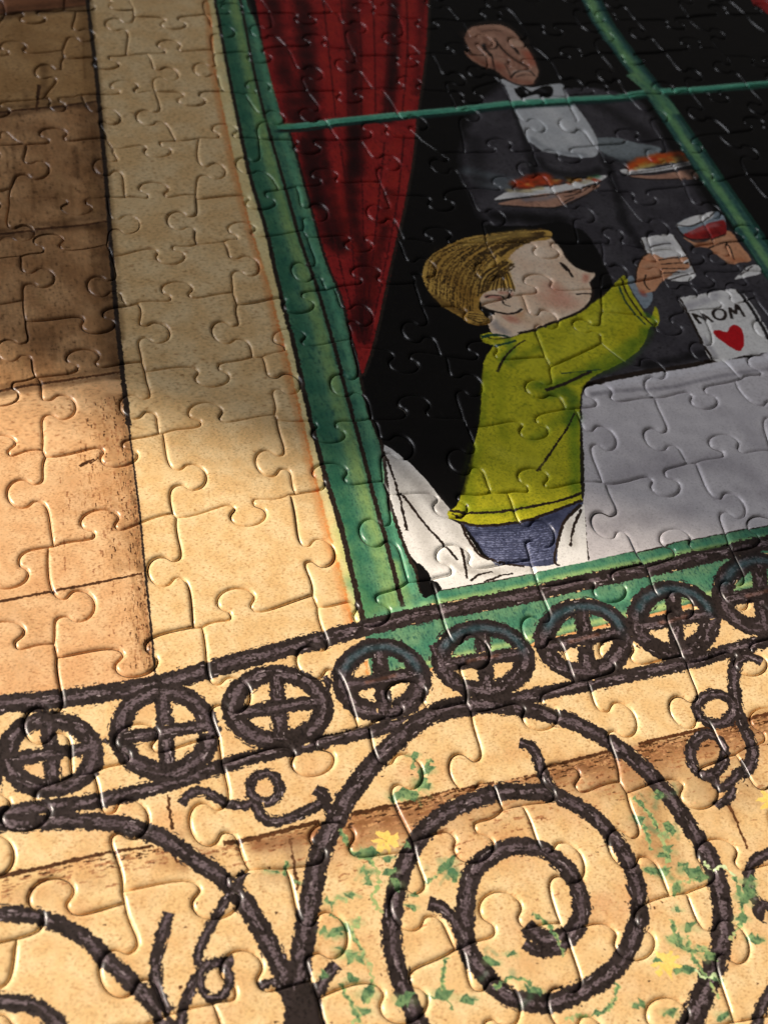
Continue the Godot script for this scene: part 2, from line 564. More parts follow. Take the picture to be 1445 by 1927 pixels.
	wash(Color("6e4a2c"),0.20,[-43.9,7.9,-44.3,10.3,-44.9,12.6,-45.1,15.0,-45.0,17.4,-44.9,19.8,-45.1,22.0,-45.6,24.2,-46.1,26.4],0.41)
	wash(Color("6e4a2c"),0.18,[-44.4,7.8,-45.0,10.2,-45.3,12.6,-45.2,15.0,-45.1,17.4,-45.3,19.7,-45.7,21.9,-46.2,24.1,-46.3,26.3],0.41)
	wash(Color("6e4a2c"),0.16,[-45.1,7.7,-45.4,10.1,-45.4,12.6,-45.2,15.0,-45.4,17.3,-45.8,19.6,-46.3,21.8,-46.5,24.1,-46.4,26.3],0.41)
	wash(Color("6e4a2c"),0.14,[-45.6,7.6,-45.6,10.1,-45.4,12.5,-45.5,14.9,-46.0,17.2,-46.5,19.5,-46.7,21.8,-46.6,24.1,-46.5,26.3],0.41)
	wash(Color("6e4a2c"),0.12,[-45.8,7.6,-45.6,10.1,-45.7,12.5,-46.1,14.8,-46.6,17.1,-46.8,19.4,-46.7,21.7,-46.6,24.0,-46.8,26.2],0.41)
	wash(Color("6e4a2c"),0.10,[-45.8,7.6,-45.8,10.0,-46.2,12.4,-46.7,14.7,-47.0,17.1,-46.9,19.4,-46.8,21.7,-46.9,24.0,-47.4,26.1],0.41)
	wash(Color("6e4a2c"),0.08,[-45.9,7.5,-46.3,10.0,-46.8,12.3,-47.2,14.7,-47.1,17.0,-47.0,19.4,-47.1,21.7,-47.5,23.9,-48.0,26.0],0.41)
	wash(Color("6e4a2c"),0.06,[-46.4,7.5,-47.0,9.9,-47.3,12.2,-47.3,14.6,-47.1,17.0,-47.2,19.4,-47.6,21.6,-48.1,23.8,-48.3,26.0],0.41)
	wash(Color("3a2413"),0.30,[-44.2,7.8,-44.4,10.3,-44.6,12.7,-44.8,15.1,-45.0,17.4,-45.2,19.7,-45.4,22.0,-45.6,24.2,-45.8,26.4],0.38)
	grit("umber",[-44.0,7.9,-44.2,10.3,-44.4,12.7,-44.6,15.1,-44.8,17.4,-45.0,19.7,-45.2,22.0,-45.4,24.3,-45.5,26.5],Vector2(-1.00,0.00),1.74,100,1.12,0.28,104)
	grit("stone_dark",[-44.0,7.9,-44.2,10.3,-44.4,12.7,-44.6,15.1,-44.8,17.4,-45.0,19.7,-45.2,22.0,-45.4,24.3,-45.5,26.5],Vector2(-1.00,0.00),1.27,100,1.12,0.24,105)
	grit("brown_line",[-44.0,7.9,-44.2,10.3,-44.4,12.7,-44.6,15.1,-44.8,17.4,-45.0,19.7,-45.2,22.0,-45.4,24.3,-45.5,26.5],Vector2(-1.00,0.00),0.95,75,0.75,0.15,106)
	wash(Color("3a2413"),0.21,[-25.8,-210.9,-26.3,-205.1,-26.8,-199.4,-27.3,-193.9,-27.8,-188.4,-28.2,-183.1],1.80)
	wash(Color("3a2413"),0.18,[-27.0,-210.8,-27.5,-205.0,-27.9,-199.3,-28.4,-193.8,-28.9,-188.4,-29.3,-183.1],1.80)
	wash(Color("3a2413"),0.14,[-28.1,-210.7,-28.6,-204.9,-29.1,-199.3,-29.5,-193.7,-30.0,-188.3,-30.4,-183.0],1.79)
	wash(Color("3a2413"),0.11,[-29.3,-210.6,-29.7,-204.9,-30.2,-199.2,-30.6,-193.7,-31.1,-188.3,-31.5,-183.0],1.79)
	wash(Color("3a2413"),0.07,[-30.4,-210.6,-30.9,-204.8,-31.3,-199.2,-31.7,-193.6,-32.2,-188.2,-32.6,-182.9],1.79)
	wash(Color("3a2413"),0.18,[-28.4,-177.3,-29.1,-168.8,-29.7,-160.7,-30.3,-152.7,-30.8,-145.1,-31.4,-137.6],1.04)
	wash(Color("3a2413"),0.15,[-29.1,-177.3,-29.7,-168.8,-30.3,-160.6,-30.9,-152.7,-31.5,-145.1,-32.1,-137.6],1.04)
	wash(Color("3a2413"),0.12,[-29.8,-177.3,-30.4,-168.8,-31.0,-160.6,-31.6,-152.7,-32.2,-145.1,-32.7,-137.6],1.04)
	wash(Color("3a2413"),0.09,[-30.5,-177.2,-31.1,-168.8,-31.7,-160.6,-32.3,-152.7,-32.8,-145.1,-33.4,-137.7],1.03)
	wash(Color("3a2413"),0.06,[-31.2,-177.2,-31.8,-168.8,-32.4,-160.6,-32.9,-152.7,-33.5,-145.1,-34.0,-137.7],1.03)
	wash(Color("3a2413"),0.30,[-32.2,-132.3,-33.0,-123.3,-33.7,-114.6,-34.5,-106.2,-35.2,-98.1,-36.0,-90.3],1.51)
	wash(Color("3a2413"),0.25,[-33.2,-132.4,-34.0,-123.3,-34.8,-114.6,-35.5,-106.2,-36.2,-98.1,-37.0,-90.4],1.51)
	wash(Color("3a2413"),0.20,[-34.3,-132.4,-35.1,-123.3,-35.8,-114.6,-36.5,-106.3,-37.2,-98.2,-38.0,-90.4],1.50)
	wash(Color("3a2413"),0.15,[-35.4,-132.4,-36.1,-123.3,-36.8,-114.7,-37.5,-106.3,-38.2,-98.2,-39.0,-90.5],1.50)
	wash(Color("3a2413"),0.10,[-36.5,-132.4,-37.2,-123.4,-37.8,-114.7,-38.5,-106.3,-39.2,-98.3,-39.9,-90.5],1.50)
	wash(Color("3a2413"),0.36,[-36.4,-86.2,-37.3,-77.0,-38.2,-68.2,-38.9,-59.7,-39.7,-51.6,-40.3,-43.8],1.16)
	wash(Color("3a2413"),0.30,[-37.3,-86.3,-38.2,-77.0,-39.0,-68.2,-39.7,-59.8,-40.5,-51.7,-41.0,-43.9],1.16)
	wash(Color("3a2413"),0.24,[-38.1,-86.3,-39.0,-77.1,-39.8,-68.3,-40.6,-59.8,-41.3,-51.7,-41.8,-43.9],1.16)
	wash(Color("3a2413"),0.18,[-39.0,-86.4,-39.9,-77.2,-40.7,-68.3,-41.4,-59.9,-42.1,-51.8,-42.6,-44.0],1.15)
	wash(Color("3a2413"),0.12,[-39.9,-86.4,-40.7,-77.2,-41.5,-68.4,-42.2,-60.0,-42.9,-51.9,-43.4,-44.1],1.15)
	wash(Color("3a2413"),0.14,[-40.4,-39.5,-40.4,-39.5,-40.4,-39.4,-40.4,-39.4,-40.4,-39.4,-40.5,-39.4],0.79)
	wash(Color("3a2413"),0.12,[-41.0,-39.6,-41.0,-39.5,-41.0,-39.5,-41.0,-39.5,-41.0,-39.4,-41.0,-39.4],0.79)
	wash(Color("3a2413"),0.09,[-41.6,-39.6,-41.6,-39.6,-41.6,-39.6,-41.6,-39.5,-41.6,-39.5,-41.6,-39.5],0.79)
	wash(Color("3a2413"),0.07,[-42.2,-39.7,-42.2,-39.7,-42.2,-39.6,-42.2,-39.6,-42.2,-39.6,-42.2,-39.5],0.79)
	wash(Color("3a2413"),0.05,[-42.8,-39.7,-42.8,-39.7,-42.8,-39.7,-42.8,-39.7,-42.8,-39.6,-42.8,-39.6],0.79)
	wash(Color("4a2c16"),0.08,[-48.5,-166.7,-38.7,-151.7,-48.9,-137.5],5.23)
	wash(Color("4a2c16"),0.15,[-50.0,-126.4,-39.0,-110.2,-50.8,-95.9],4.58)
	wash(Color("4a2c16"),0.14,[-53.2,-105.7,-43.9,-98.4,-52.3,-92.2],4.37)
	wash(Color("4a2c16"),0.17,[-52.2,-83.0,-43.2,-65.9,-53.5,-51.6],3.90)
	wash(Color("4a2c16"),0.14,[-58.8,-79.9,-49.3,-71.5,-58.2,-64.7],3.94)
	wash(Color("4a2c16"),0.15,[-58.1,-55.2,-52.8,-49.3,-57.2,-44.5],3.62)
	wash(Color("4a2c16"),0.07,[-48.0,-171.9,-43.7,-164.2,-47.0,-156.6],5.42)
	wash(Color("4a2c16"),0.08,[-55.7,-15.8,-49.1,-11.1,-54.8,-8.2],3.12)
	wash(Color("4a2c16"),0.05,[-65.4,11.6,-62.0,17.9,-64.9,22.9],2.68)
	wash(Color("3a2413"),0.21,[-61.4,-55.9,-61.9,-45.9],0.66)
	wash(Color("5b3d22"),0.30,[-55.6,-127.9,-56.1,-121.0],0.61)
	wash(Color("b08a5c"),0.16,[-37.1,-88.7,-37.2,-85.0],0.63)
	wash(Color("3a2413"),0.12,[-50.5,-124.8,-51.1,-116.1],0.98)
	wash(Color("5b3d22"),0.23,[-51.1,-55.6,-51.9,-45.8],0.67)
	wash(Color("b08a5c"),0.24,[-46.9,-86.5,-46.9,-85.6],0.79)
	wash(Color("3a2413"),0.13,[-47.0,-59.6,-47.6,-52.9],0.57)
	wash(Color("5b3d22"),0.23,[-41.9,-101.2,-43.1,-88.5],0.76)
	wash(Color("b08a5c"),0.13,[-46.9,-137.1,-47.1,-131.9],1.12)
	wash(Color("3a2413"),0.16,[-34.1,-125.4,-35.8,-109.4],0.66)
	wash(Color("5b3d22"),0.20,[-41.7,-134.9,-41.9,-131.8],0.98)
	wash(Color("b08a5c"),0.23,[-43.7,-108.7,-44.6,-98.8],0.96)
	wash(Color("3a2413"),0.21,[-40.1,-78.8,-41.6,-65.3],0.59)
	wash(Color("5b3d22"),0.23,[-43.4,-98.3,-44.1,-90.3],0.62)
	wash(Color("b08a5c"),0.27,[-58.3,-48.1,-58.4,-44.6],0.55)
	wash(Color("3a2413"),0.24,[-52.4,-117.6,-53.4,-103.3],0.59)
	wash(Color("5b3d22"),0.24,[-44.8,-125.9,-46.2,-108.9],0.43)
	wash(Color("b08a5c"),0.28,[-36.9,-101.1,-37.9,-91.6],0.97)
	wash(Color("3a2413"),0.21,[-47.7,-138.7,-48.1,-131.9],0.92)
	wash(Color("5b3d22"),0.13,[-58.0,-96.1,-58.4,-86.3],0.93)
	wash(Color("b08a5c"),0.14,[-57.3,-104.0,-57.5,-100.0],0.37)
	wash(Color("3a2413"),0.14,[-46.6,-88.4,-46.7,-85.6],0.70)
	wash(Color("5b3d22"),0.26,[-54.1,-115.1,-54.6,-107.0],0.40)
	wash(Color("b08a5c"),0.14,[-38.3,-93.5,-39.0,-85.1],0.88)
	wash(Color("3a2413"),0.19,[-59.7,-77.8,-60.0,-72.6],0.59)
	wash(Color("5b3d22"),0.16,[-44.7,-99.7,-45.7,-87.9],1.00)
	wash(Color("b08a5c"),0.26,[-56.8,-56.3,-57.6,-44.5],0.48)
	wash(Color("3a2413"),0.18,[-44.7,-92.6,-45.2,-85.5],0.37)
	wash(Color("5b3d22"),0.23,[-42.3,-53.2,-43.3,-44.3],0.75)
	wash(Color("b08a5c"),0.29,[-51.6,-129.5,-51.9,-124.0],0.74)
	wash(Color("3a2413"),0.22,[-39.3,-115.6,-40.4,-104.4],1.05)
	wash(Color("5b3d22"),0.23,[-49.8,-102.1,-50.6,-92.8],0.63)
	wash(Color("b08a5c"),0.25,[-44.0,-98.2,-44.8,-89.0],1.01)
	wash(Color("3a2413"),0.19,[-58.0,-89.1,-57.9,-86.2],0.68)
	wash(Color("5b3d22"),0.29,[-31.1,-164.4,-33.2,-144.7],0.55)
	wash(Color("b08a5c"),0.27,[-47.0,-113.0,-47.8,-102.4],0.80)
	wash(Color("3a2413"),0.15,[-62.0,-58.7,-62.4,-53.0],0.79)
	wash(Color("5b3d22"),0.25,[-44.3,-91.9,-44.9,-85.7],0.75)
	wash(Color("b08a5c"),0.29,[-51.4,-72.8,-52.3,-61.7],0.90)
	wash(Color("3a2413"),0.15,[-58.9,-90.6,-58.9,-86.3],0.51)
	wash(Color("5b3d22"),0.19,[-39.8,-95.9,-40.7,-85.2],0.94)
	wash(Color("b08a5c"),0.21,[-58.5,-108.2,-59.3,-93.5],0.53)
	wash(Color("3a2413"),0.30,[-42.2,-151.4,-43.6,-135.5],1.09)
	wash(Color("5b3d22"),0.25,[-45.3,-98.4,-45.8,-92.6],0.53)
	wash(Color("b08a5c"),0.17,[-37.2,-102.3,-38.6,-89.5],0.84)
	wash(Color("3a2413"),0.24,[-39.1,-112.8,-40.0,-103.6],0.66)
	wash(Color("2a180c"),0.40,[-50.4,-173.4,-39.4,-176.4,-28.5,-178.9],1.70)
	wash(Color("2a180c"),0.30,[-50.1,-176.6,-39.0,-179.7,-28.0,-182.6],1.72)
	wash(Color("2a180c"),0.40,[-54.4,-129.1,-43.1,-131.6,-32.0,-133.7],1.48)
	wash(Color("2a180c"),0.30,[-54.2,-131.7,-42.8,-134.3,-31.5,-136.7],1.49)
	wash(Color("2a180c"),0.40,[-58.4,-83.9,-47.3,-85.6,-36.3,-87.0],1.26)
	wash(Color("2a180c"),0.30,[-58.2,-86.1,-47.0,-87.8,-35.9,-89.4],1.27)
	wash(Color("2a180c"),0.40,[-62.6,-37.6,-51.5,-39.2,-40.5,-40.7],1.05)
	wash(Color("2a180c"),0.30,[-62.4,-39.3,-51.3,-41.0,-40.2,-42.6],1.06)
	line("brown_line",[-87.5,-165.8,-50.3,-175.0,-38.3,-177.5,-27.6,-180.6],0.92,0.74,0.12)
	line("brown_line",[-88.2,-123.4,-54.3,-130.4,-47.1,-131.6,-38.5,-133.1,-31.1,-135.1],0.97,0.77,0.12)
	line("brown_line",[-88.8,-80.2,-58.3,-85.0,-47.5,-86.3,-40.9,-87.0,-35.8,-88.2],0.83,0.66,0.12)
	line("brown_line",[-89.5,-33.2,-62.5,-38.5,-56.8,-39.5,-51.0,-40.1,-39.8,-41.5],0.69,0.55,0.12)
	line("brown_line",[-90.1,11.6,-66.8,9.5,-58.6,8.7,-51.8,8.2,-44.1,7.4],0.56,0.45,0.12)
	line("brown_line",[-44.2,-142.1,-45.0,-137.5,-46.0,-130.7],1.00,0.50,0.15)
	line("brown_line",[-50.9,-17.9,-49.5,-18.8,-48.2,-19.4],0.65,0.32,0.14)
	line("brown_line",[-49.2,-18.5,-47.9,-19.1,-47.4,-19.8],0.43,0.22,0.20)
	line("dark_line",[-23.2,-232.6,-27.5,-183.4,-29.7,-154.3,-30.9,-139.7,-34.0,-104.9,-37.2,-73.1,-39.4,-48.7,-41.0,-27.0],1.09,0.94,0.14)
	line("dark_line",[-41.0,-27.0,-42.4,-6.5,-43.4,5.2,-44.4,17.2,-45.3,27.3,-47.1,46.6],0.38,0.38,0.10)
	wash(Color("5d4326"),0.35,[-26.6,-183.4,-29.4,-149.3,-33.3,-104.9,-36.3,-73.1,-38.5,-50.2],0.77)
	wash(Color("c08a4e"),0.11,[-17.1,-76.3,-15.4,-75.4],3.30)
	wash(Color("c08a4e"),0.06,[-15.9,22.0,-13.0,22.6],3.20)
	wash(Color("c08a4e"),0.09,[-29.2,-52.1,-24.1,-52.4],1.98)
	wash(Color("c08a4e"),0.13,[-32.5,-24.9,-29.2,-25.3],3.72)
	wash(Color("c08a4e"),0.09,[-35.4,-19.4,-33.6,-19.0],3.18)
	wash(Color("c08a4e"),0.07,[-26.6,-129.3,-20.7,-128.3],3.23)
	wash(Color("c08a4e"),0.13,[-32.4,-83.8,-29.4,-84.0],4.72)
	wash(Color("c08a4e"),0.07,[-20.7,19.6,-19.6,20.1],2.43)
	wash(Color("c08a4e"),0.06,[-34.1,-14.4,-30.7,-14.5],2.42)
	wash(Color("c08a4e"),0.06,[-28.9,-28.7,-26.8,-29.8],2.26)
	wash(Color("c08a4e"),0.10,[-14.1,-146.6,-10.1,-147.1],4.42)
	wash(Color("c08a4e"),0.11,[-8.2,-88.5,-4.5,-89.0],4.23)
	wash(Color("c08a4e"),0.12,[-15.3,5.2,-11.8,4.6],1.79)
	wash(Color("c08a4e"),0.08,[-40.6,13.7,-38.0,14.5],1.74)
	wash(Color("c08a4e"),0.09,[-16.7,-31.3,-13.1,-31.3],1.55)
	wash(Color("c08a4e"),0.12,[-21.2,26.6,-19.2,27.0],2.70)
	wash(Color("c08a4e"),0.11,[-25.3,28.2,-21.6,28.5],2.61)
	wash(Color("c08a4e"),0.12,[-15.7,-25.2,-12.9,-25.5],2.26)
	wash(Color("c08a4e"),0.10,[-25.9,12.7,-22.5,13.9],2.57)
	wash(Color("c08a4e"),0.05,[-22.4,-140.4,-17.3,-139.9],2.28)
	wash(Color("c08a4e"),0.12,[-10.3,-105.1,-8.4,-105.1],5.02)
	wash(Color("c08a4e"),0.11,[-32.4,-19.8,-28.9,-19.0],1.73)
	wash(Color("c08a4e"),0.06,[-29.5,22.7,-25.6,22.8],2.82)
	wash(Color("c08a4e"),0.07,[-17.4,21.1,-15.4,20.8],2.45)
	wash(Color("d9955f"),0.12,[-52.9,67.3,-49.2,67.4],3.41)
	wash(Color("c98758"),0.10,[-32.0,37.6,-27.7,37.4],2.29)
	wash(Color("f0c890"),0.17,[40.0,72.9,43.4,73.2],4.21)
	wash(Color("d88a66"),0.14,[-66.6,49.2,-63.5,49.9],1.37)
	wash(Color("d9955f"),0.13,[-59.5,43.5,-56.0,44.2],3.79)
	wash(Color("c98758"),0.10,[-28.8,58.9,-24.8,60.0],3.87)
	wash(Color("f0c890"),0.16,[0.2,87.0,4.2,87.4],3.16)
	wash(Color("d88a66"),0.20,[7.5,76.4,11.3,76.4],1.59)
	wash(Color("d9955f"),0.21,[-34.5,46.1,-31.7,46.7],3.98)
	wash(Color("c98758"),0.16,[6.5,87.8,10.0,88.9],2.43)
	wash(Color("f0c890"),0.11,[-4.4,89.1,-3.3,89.0],3.38)
	wash(Color("d88a66"),0.22,[-12.3,51.0,-9.5,51.1],1.76)
	wash(Color("d9955f"),0.14,[-32.1,83.8,-28.8,84.8],1.25)
	wash(Color("c98758"),0.15,[9.1,51.5,13.8,51.8],3.76)
	wash(Color("f0c890"),0.18,[-42.8,64.5,-40.1,64.5],3.11)
	wash(Color("d88a66"),0.19,[-55.9,48.9,-53.3,48.4],3.11)
	wash(Color("d9955f"),0.21,[36.4,58.5,37.1,59.1],3.56)
	wash(Color("c98758"),0.14,[-41.7,43.0,-39.2,43.1],2.88)
	wash(Color("f0c890"),0.10,[-60.7,43.7,-56.9,43.5],3.13)
	wash(Color("d88a66"),0.14,[-62.9,62.7,-60.5,63.3],1.99)
	wash(Color("d9955f"),0.18,[-4.3,87.4,-1.4,88.0],3.42)
	wash(Color("c98758"),0.15,[-70.4,75.5,-66.9,75.5],1.77)
	wash(Color("f0c890"),0.21,[-13.9,69.4,-11.7,69.1],3.01)
	wash(Color("d88a66"),0.11,[-57.3,75.2,-56.6,75.2],1.70)
	wash(Color("d9955f"),0.15,[38.1,54.8,41.9,55.2],1.94)
	wash(Color("c98758"),0.09,[-11.5,46.9,-6.7,47.0],1.80)
	wash(Color("f0c890"),0.20,[-71.0,70.0,-68.0,70.9],1.80)
	wash(Color("d88a66"),0.11,[-13.6,77.3,-10.2,78.2],2.62)
	wash(Color("d9955f"),0.13,[5.5,44.0,8.0,43.8],4.46)
	wash(Color("c98758"),0.16,[42.9,53.0,44.8,53.3],4.88)
	wash(Color("f0c890"),0.13,[-55.8,51.7,-52.5,52.5],1.50)
	wash(Color("d88a66"),0.21,[-49.0,52.4,-45.5,53.0],3.82)
	wash(Color("d9955f"),0.11,[-33.7,75.8,-32.2,76.4],3.17)
	wash(Color("c98758"),0.12,[0.5,50.9,5.4,51.3],1.74)
	wash(Color("f0c890"),0.20,[-48.1,63.0,-45.7,62.9],3.22)
	wash(Color("d88a66"),0.16,[-37.0,49.4,-34.3,50.3],2.65)
	wash(Color("d9955f"),0.17,[-2.3,66.3,2.4,66.2],3.86)
	wash(Color("c98758"),0.08,[29.9,67.9,32.7,68.4],2.19)
	wash(Color("f0c890"),0.21,[-51.5,51.4,-48.6,52.0],2.87)
	wash(Color("d88a66"),0.15,[1.4,66.0,2.5,66.7],1.95)
	wash(Color("d9955f"),0.19,[13.9,78.5,16.9,78.9],2.35)
	wash(Color("c98758"),0.17,[-63.8,61.5,-62.0,62.2],3.41)
	wash(Color("f0c890"),0.11,[-33.1,60.1,-29.5,60.0],2.21)
	wash(Color("d88a66"),0.21,[42.3,58.5,46.2,58.3],4.26)
	wash(Color("d9955f"),0.13,[-14.0,79.1,-11.9,78.7],1.65)
	wash(Color("c98758"),0.09,[-15.8,60.4,-14.2,60.3],1.60)
	wash(Color("f0c890"),0.09,[-70.5,61.6,-68.5,62.4],1.47)
	wash(Color("d88a66"),0.19,[-27.1,47.6,-24.0,47.1],3.59)
	wash(Color("d9955f"),0.11,[22.5,87.8,27.2,88.8],2.40)
	wash(Color("c98758"),0.09,[-62.1,57.2,-61.0,57.4],3.09)
	wash(Color("f0c890"),0.20,[-5.4,65.2,-0.9,65.0],3.43)
	wash(Color("d88a66"),0.14,[13.4,77.0,17.7,76.8],3.85)
	wash(Color("d9955f"),0.17,[-16.4,69.6,-13.7,69.6],2.02)
	wash(Color("c98758"),0.20,[-50.6,33.0,-46.0,33.9],2.38)
	wash(Color("f0c890"),0.15,[-33.3,76.3,-31.2,76.9],1.92)
	wash(Color("d88a66"),0.20,[-59.4,51.4,-55.1,51.5],3.29)
	wash(Color("d9955f"),0.10,[-61.3,63.4,-60.0,63.8],1.54)
	wash(Color("c98758"),0.22,[-15.1,57.7,-11.1,57.8],4.12)
	wash(Color("f0c890"),0.12,[2.0,51.0,6.0,52.2],1.72)
	wash(Color("d88a66"),0.18,[-6.4,51.7,-5.6,51.9],3.07)
	wash(Color("d9955f"),0.17,[-3.8,67.2,0.6,67.1],2.37)
	wash(Color("c98758"),0.16,[-50.6,56.3,-48.4,56.9],1.40)
	wash(Color("f0c890"),0.09,[-51.9,39.6,-48.9,40.1],2.44)
	wash(Color("d88a66"),0.16,[6.3,63.1,7.5,62.7],1.70)
	wash(Color("d9955f"),0.20,[6.2,78.3,10.5,79.0],1.80)
	wash(Color("c98758"),0.18,[-41.6,66.7,-38.2,66.5],1.63)
	wash(Color("f0c890"),0.15,[14.4,49.1,17.0,49.8],1.95)
	wash(Color("d88a66"),0.18,[11.0,62.6,12.6,62.8],3.66)
	wash(Color("d9955f"),0.17,[-2.4,81.3,0.3,81.9],1.67)
	wash(Color("c98758"),0.15,[5.9,51.3,9.1,50.7],2.27)
	wash(Color("f0c890"),0.15,[3.3,76.4,6.9,76.7],2.65)
	wash(Color("d88a66"),0.09,[-30.6,74.5,-26.7,74.3],2.08)
	wash(Color("d9955f"),0.13,[42.3,62.8,43.8,63.3],2.24)
	wash(Color("c98758"),0.11,[-28.9,55.0,-25.9,55.1],3.91)
	wash(Color("f0c890"),0.08,[-26.4,73.6,-22.6,74.3],2.05)
	wash(Color("d88a66"),0.10,[-5.5,41.2,-1.5,41.4],4.31)
	wash(Color("d9955f"),0.20,[-3.2,88.7,-2.1,89.2],2.94)
	wash(Color("c98758"),0.12,[-49.6,40.3,-45.7,40.5],2.93)
	wash(Color("f0c890"),0.14,[-20.8,70.9,-19.9,71.5],2.77)
	wash(Color("d88a66"),0.21,[-65.7,40.1,-61.4,40.6],2.37)
	wash(Color("d9955f"),0.15,[-23.7,55.6,-20.3,55.3],4.03)
	wash(Color("c98758"),0.17,[-45.8,38.1,-43.7,38.6],2.02)
	wash(Color("f0c890"),0.20,[-7.6,47.8,-5.9,48.6],2.25)
	wash(Color("d88a66"),0.21,[-8.3,63.8,-6.0,64.1],3.83)
	wash(Color("d9955f"),0.20,[-60.9,56.3,-59.2,55.8],2.76)
	wash(Color("c98758"),0.15,[9.9,89.8,11.8,89.2],2.33)
	wash(Color("f0c890"),0.18,[-57.3,61.6,-54.1,61.5],3.63)
	wash(Color("d88a66"),0.19,[10.3,78.7,15.0,79.2],3.51)
	wash(Color("d9955f"),0.22,[-25.3,59.3,-23.8,59.3],3.53)
	wash(Color("c98758"),0.19,[-0.2,64.2,1.7,64.3],2.90)
	wash(Color("f0c890"),0.20,[-51.5,42.8,-50.3,43.5],2.37)
	wash(Color("d88a66"),0.15,[30.2,86.8,35.1,87.0],2.99)
	wash(Color("d9955f"),0.13,[3.5,81.4,4.4,82.0],3.69)
	wash(Color("c98758"),0.10,[-40.7,76.3,-39.1,77.1],1.54)
	wash(Color("f0c890"),0.20,[-11.5,78.4,-7.0,78.4],3.15)
	wash(Color("d88a66"),0.12,[0.0,69.9,4.4,70.3],3.24)
	wash(Color("d9955f"),0.22,[-35.5,59.3,-34.0,59.9],1.60)
	wash(Color("c98758"),0.13,[30.9,82.8,34.9,83.8],4.11)
	wash(Color("f0c890"),0.14,[-0.3,82.6,3.5,83.6],2.61)
	wash(Color("d88a66"),0.15,[-48.1,80.3,-44.6,80.3],1.92)
	wash(Color("d9955f"),0.14,[-51.3,69.8,-47.8,70.1],2.04)
	wash(Color("c98758"),0.16,[-33.3,49.9,-30.6,50.8],2.45)
	wash(Color("f0c890"),0.21,[-58.7,73.7,-56.0,73.5],2.35)
	wash(Color("d88a66"),0.14,[-48.9,51.9,-47.9,51.8],2.73)
	wash(Color("d9955f"),0.17,[-39.9,40.5,-36.6,41.7],3.21)
	wash(Color("c98758"),0.08,[-47.1,44.4,-46.0,44.8],1.56)
	wash(Color("f0c890"),0.17,[-18.5,49.8,-14.5,50.3],3.48)
	wash(Color("d88a66"),0.09,[-64.5,35.3,-62.7,34.4],3.46)
	wash(Color("d9955f"),0.12,[15.4,85.2,17.8,85.7],1.86)
	wash(Color("c98758"),0.15,[-39.8,69.9,-37.6,69.6],3.17)
	wash(Color("d98a55"),0.11,[-61.5,5.8,-56.5,5.4],3.81)
	wash(Color("d98a55"),0.11,[-51.8,-11.5,-46.3,-12.0],4.20)
	wash(Color("d98a55"),0.11,[-63.7,26.0,-59.0,25.9],3.45)
	wash(Color("d98a55"),0.11,[-54.5,27.6,-49.6,27.5],3.50)
	wash(Color("d98a55"),0.11,[-60.1,-25.3,-54.5,-26.0],4.37)
	wash(Color("d98a55"),0.11,[-58.4,21.0,-53.5,20.8],3.58)
	line("brown_line",[-84.3,55.9,-70.9,55.7,-65.4,55.6,-59.7,55.3,-54.6,55.2,-50.2,55.4],0.81,0.44,0.14)
	line("brown_line",[-47.0,47.9,-47.2,50.9,-47.4,53.5],0.47,0.39,0.20)
	line("brown_line",[-47.6,56.6,-47.6,58.6,-47.2,58.2],0.46,0.23,0.14)
	wash(Color("6b3f22"),0.35,[-49.9,57.8,-46.5,59.3,-47.3,55.8,-46.0,54.5],1.22)
	line("brown_line",[-40.8,57.0,-36.1,57.1,-31.5,56.8,-26.6,56.4],0.79,0.63,0.14)
	wash(Color("7a4828"),0.45,[-36.5,58.3,-31.8,58.2,-27.0,57.9],1.11)
	line("brown_line",[-21.8,56.3,-18.5,56.2,-11.8,56.1,-4.8,55.5,1.4,55.3],0.76,0.59,0.14)
	wash(Color("7d4a28"),0.50,[-23.9,58.2,-17.4,58.2,-10.8,58.2,-3.7,57.4],1.66)
	wash(Color("7d4a28"),0.35,[-22.9,60.5,-16.5,60.5,-11.4,60.3],1.30)
	wash(Color("6b3a20"),0.50,[10.6,55.6,15.8,55.2,21.6,54.9,25.4,54.7],1.84)
	line("brown_line",[10.7,54.4,16.3,54.1,22.1,53.7],0.55,0.46,0.14)
	line("brown_line",[26.9,53.5,32.9,53.2,38.9,53.0,45.0,52.8,57.8,52.1],0.59,0.69,0.14)
	wash(Color("7d4a28"),0.50,[26.1,55.3,32.9,55.1,39.6,55.4,46.3,54.1,52.7,53.7],2.14)
	wash(Color("7d4a28"),0.30,[18.1,58.5,24.7,58.4,30.5,58.1],2.39)
	line("brown_line",[36.9,66.2,36.9,68.3,36.6,71.0,36.4,73.8],0.54,0.36,0.14)
	wash(Color("5d3a22"),0.30,[36.9,65.0,36.7,69.6],0.82)
	line("brown_line",[-31.4,58.3,-31.7,61.6,-32.2,66.3],0.31,0.23,0.20)
	line("brown_line",[-28.5,60.6,-24.1,59.0],0.24,0.16,0.20)
	wash(Color("8a6a50"),0.40,[-35.1,59.2,-30.5,59.3,-32.9,62.9,-36.0,63.1],2.01)
	wash(Color("6f4c2e"),0.30,[19.0,66.9,23.9,66.1,23.4,73.1],2.96)
	wash(Color("9a8560"),0.25,[31.0,62.9,34.9,62.8,43.0,60.5],2.80)
	wash(Color("7a5a36"),0.25,[18.7,61.4,23.3,61.4,25.5,64.6],2.33)
	wash(Color("5a3420"),0.35,[-27.1,58.2,-20.5,57.5,-12.1,57.2,-5.2,56.7,1.0,56.5,11.0,56.0,21.4,55.2,26.3,54.9,38.1,54.5,51.2,53.7,63.7,52.8],1.26)
	wash(Color("7a4c30"),0.32,[-27.4,59.3,-20.8,58.6,-12.5,58.4,-5.6,57.8,0.5,57.7,10.5,57.2,20.9,56.4,25.7,56.2,37.5,55.8,50.4,55.0,62.9,54.2],1.61)
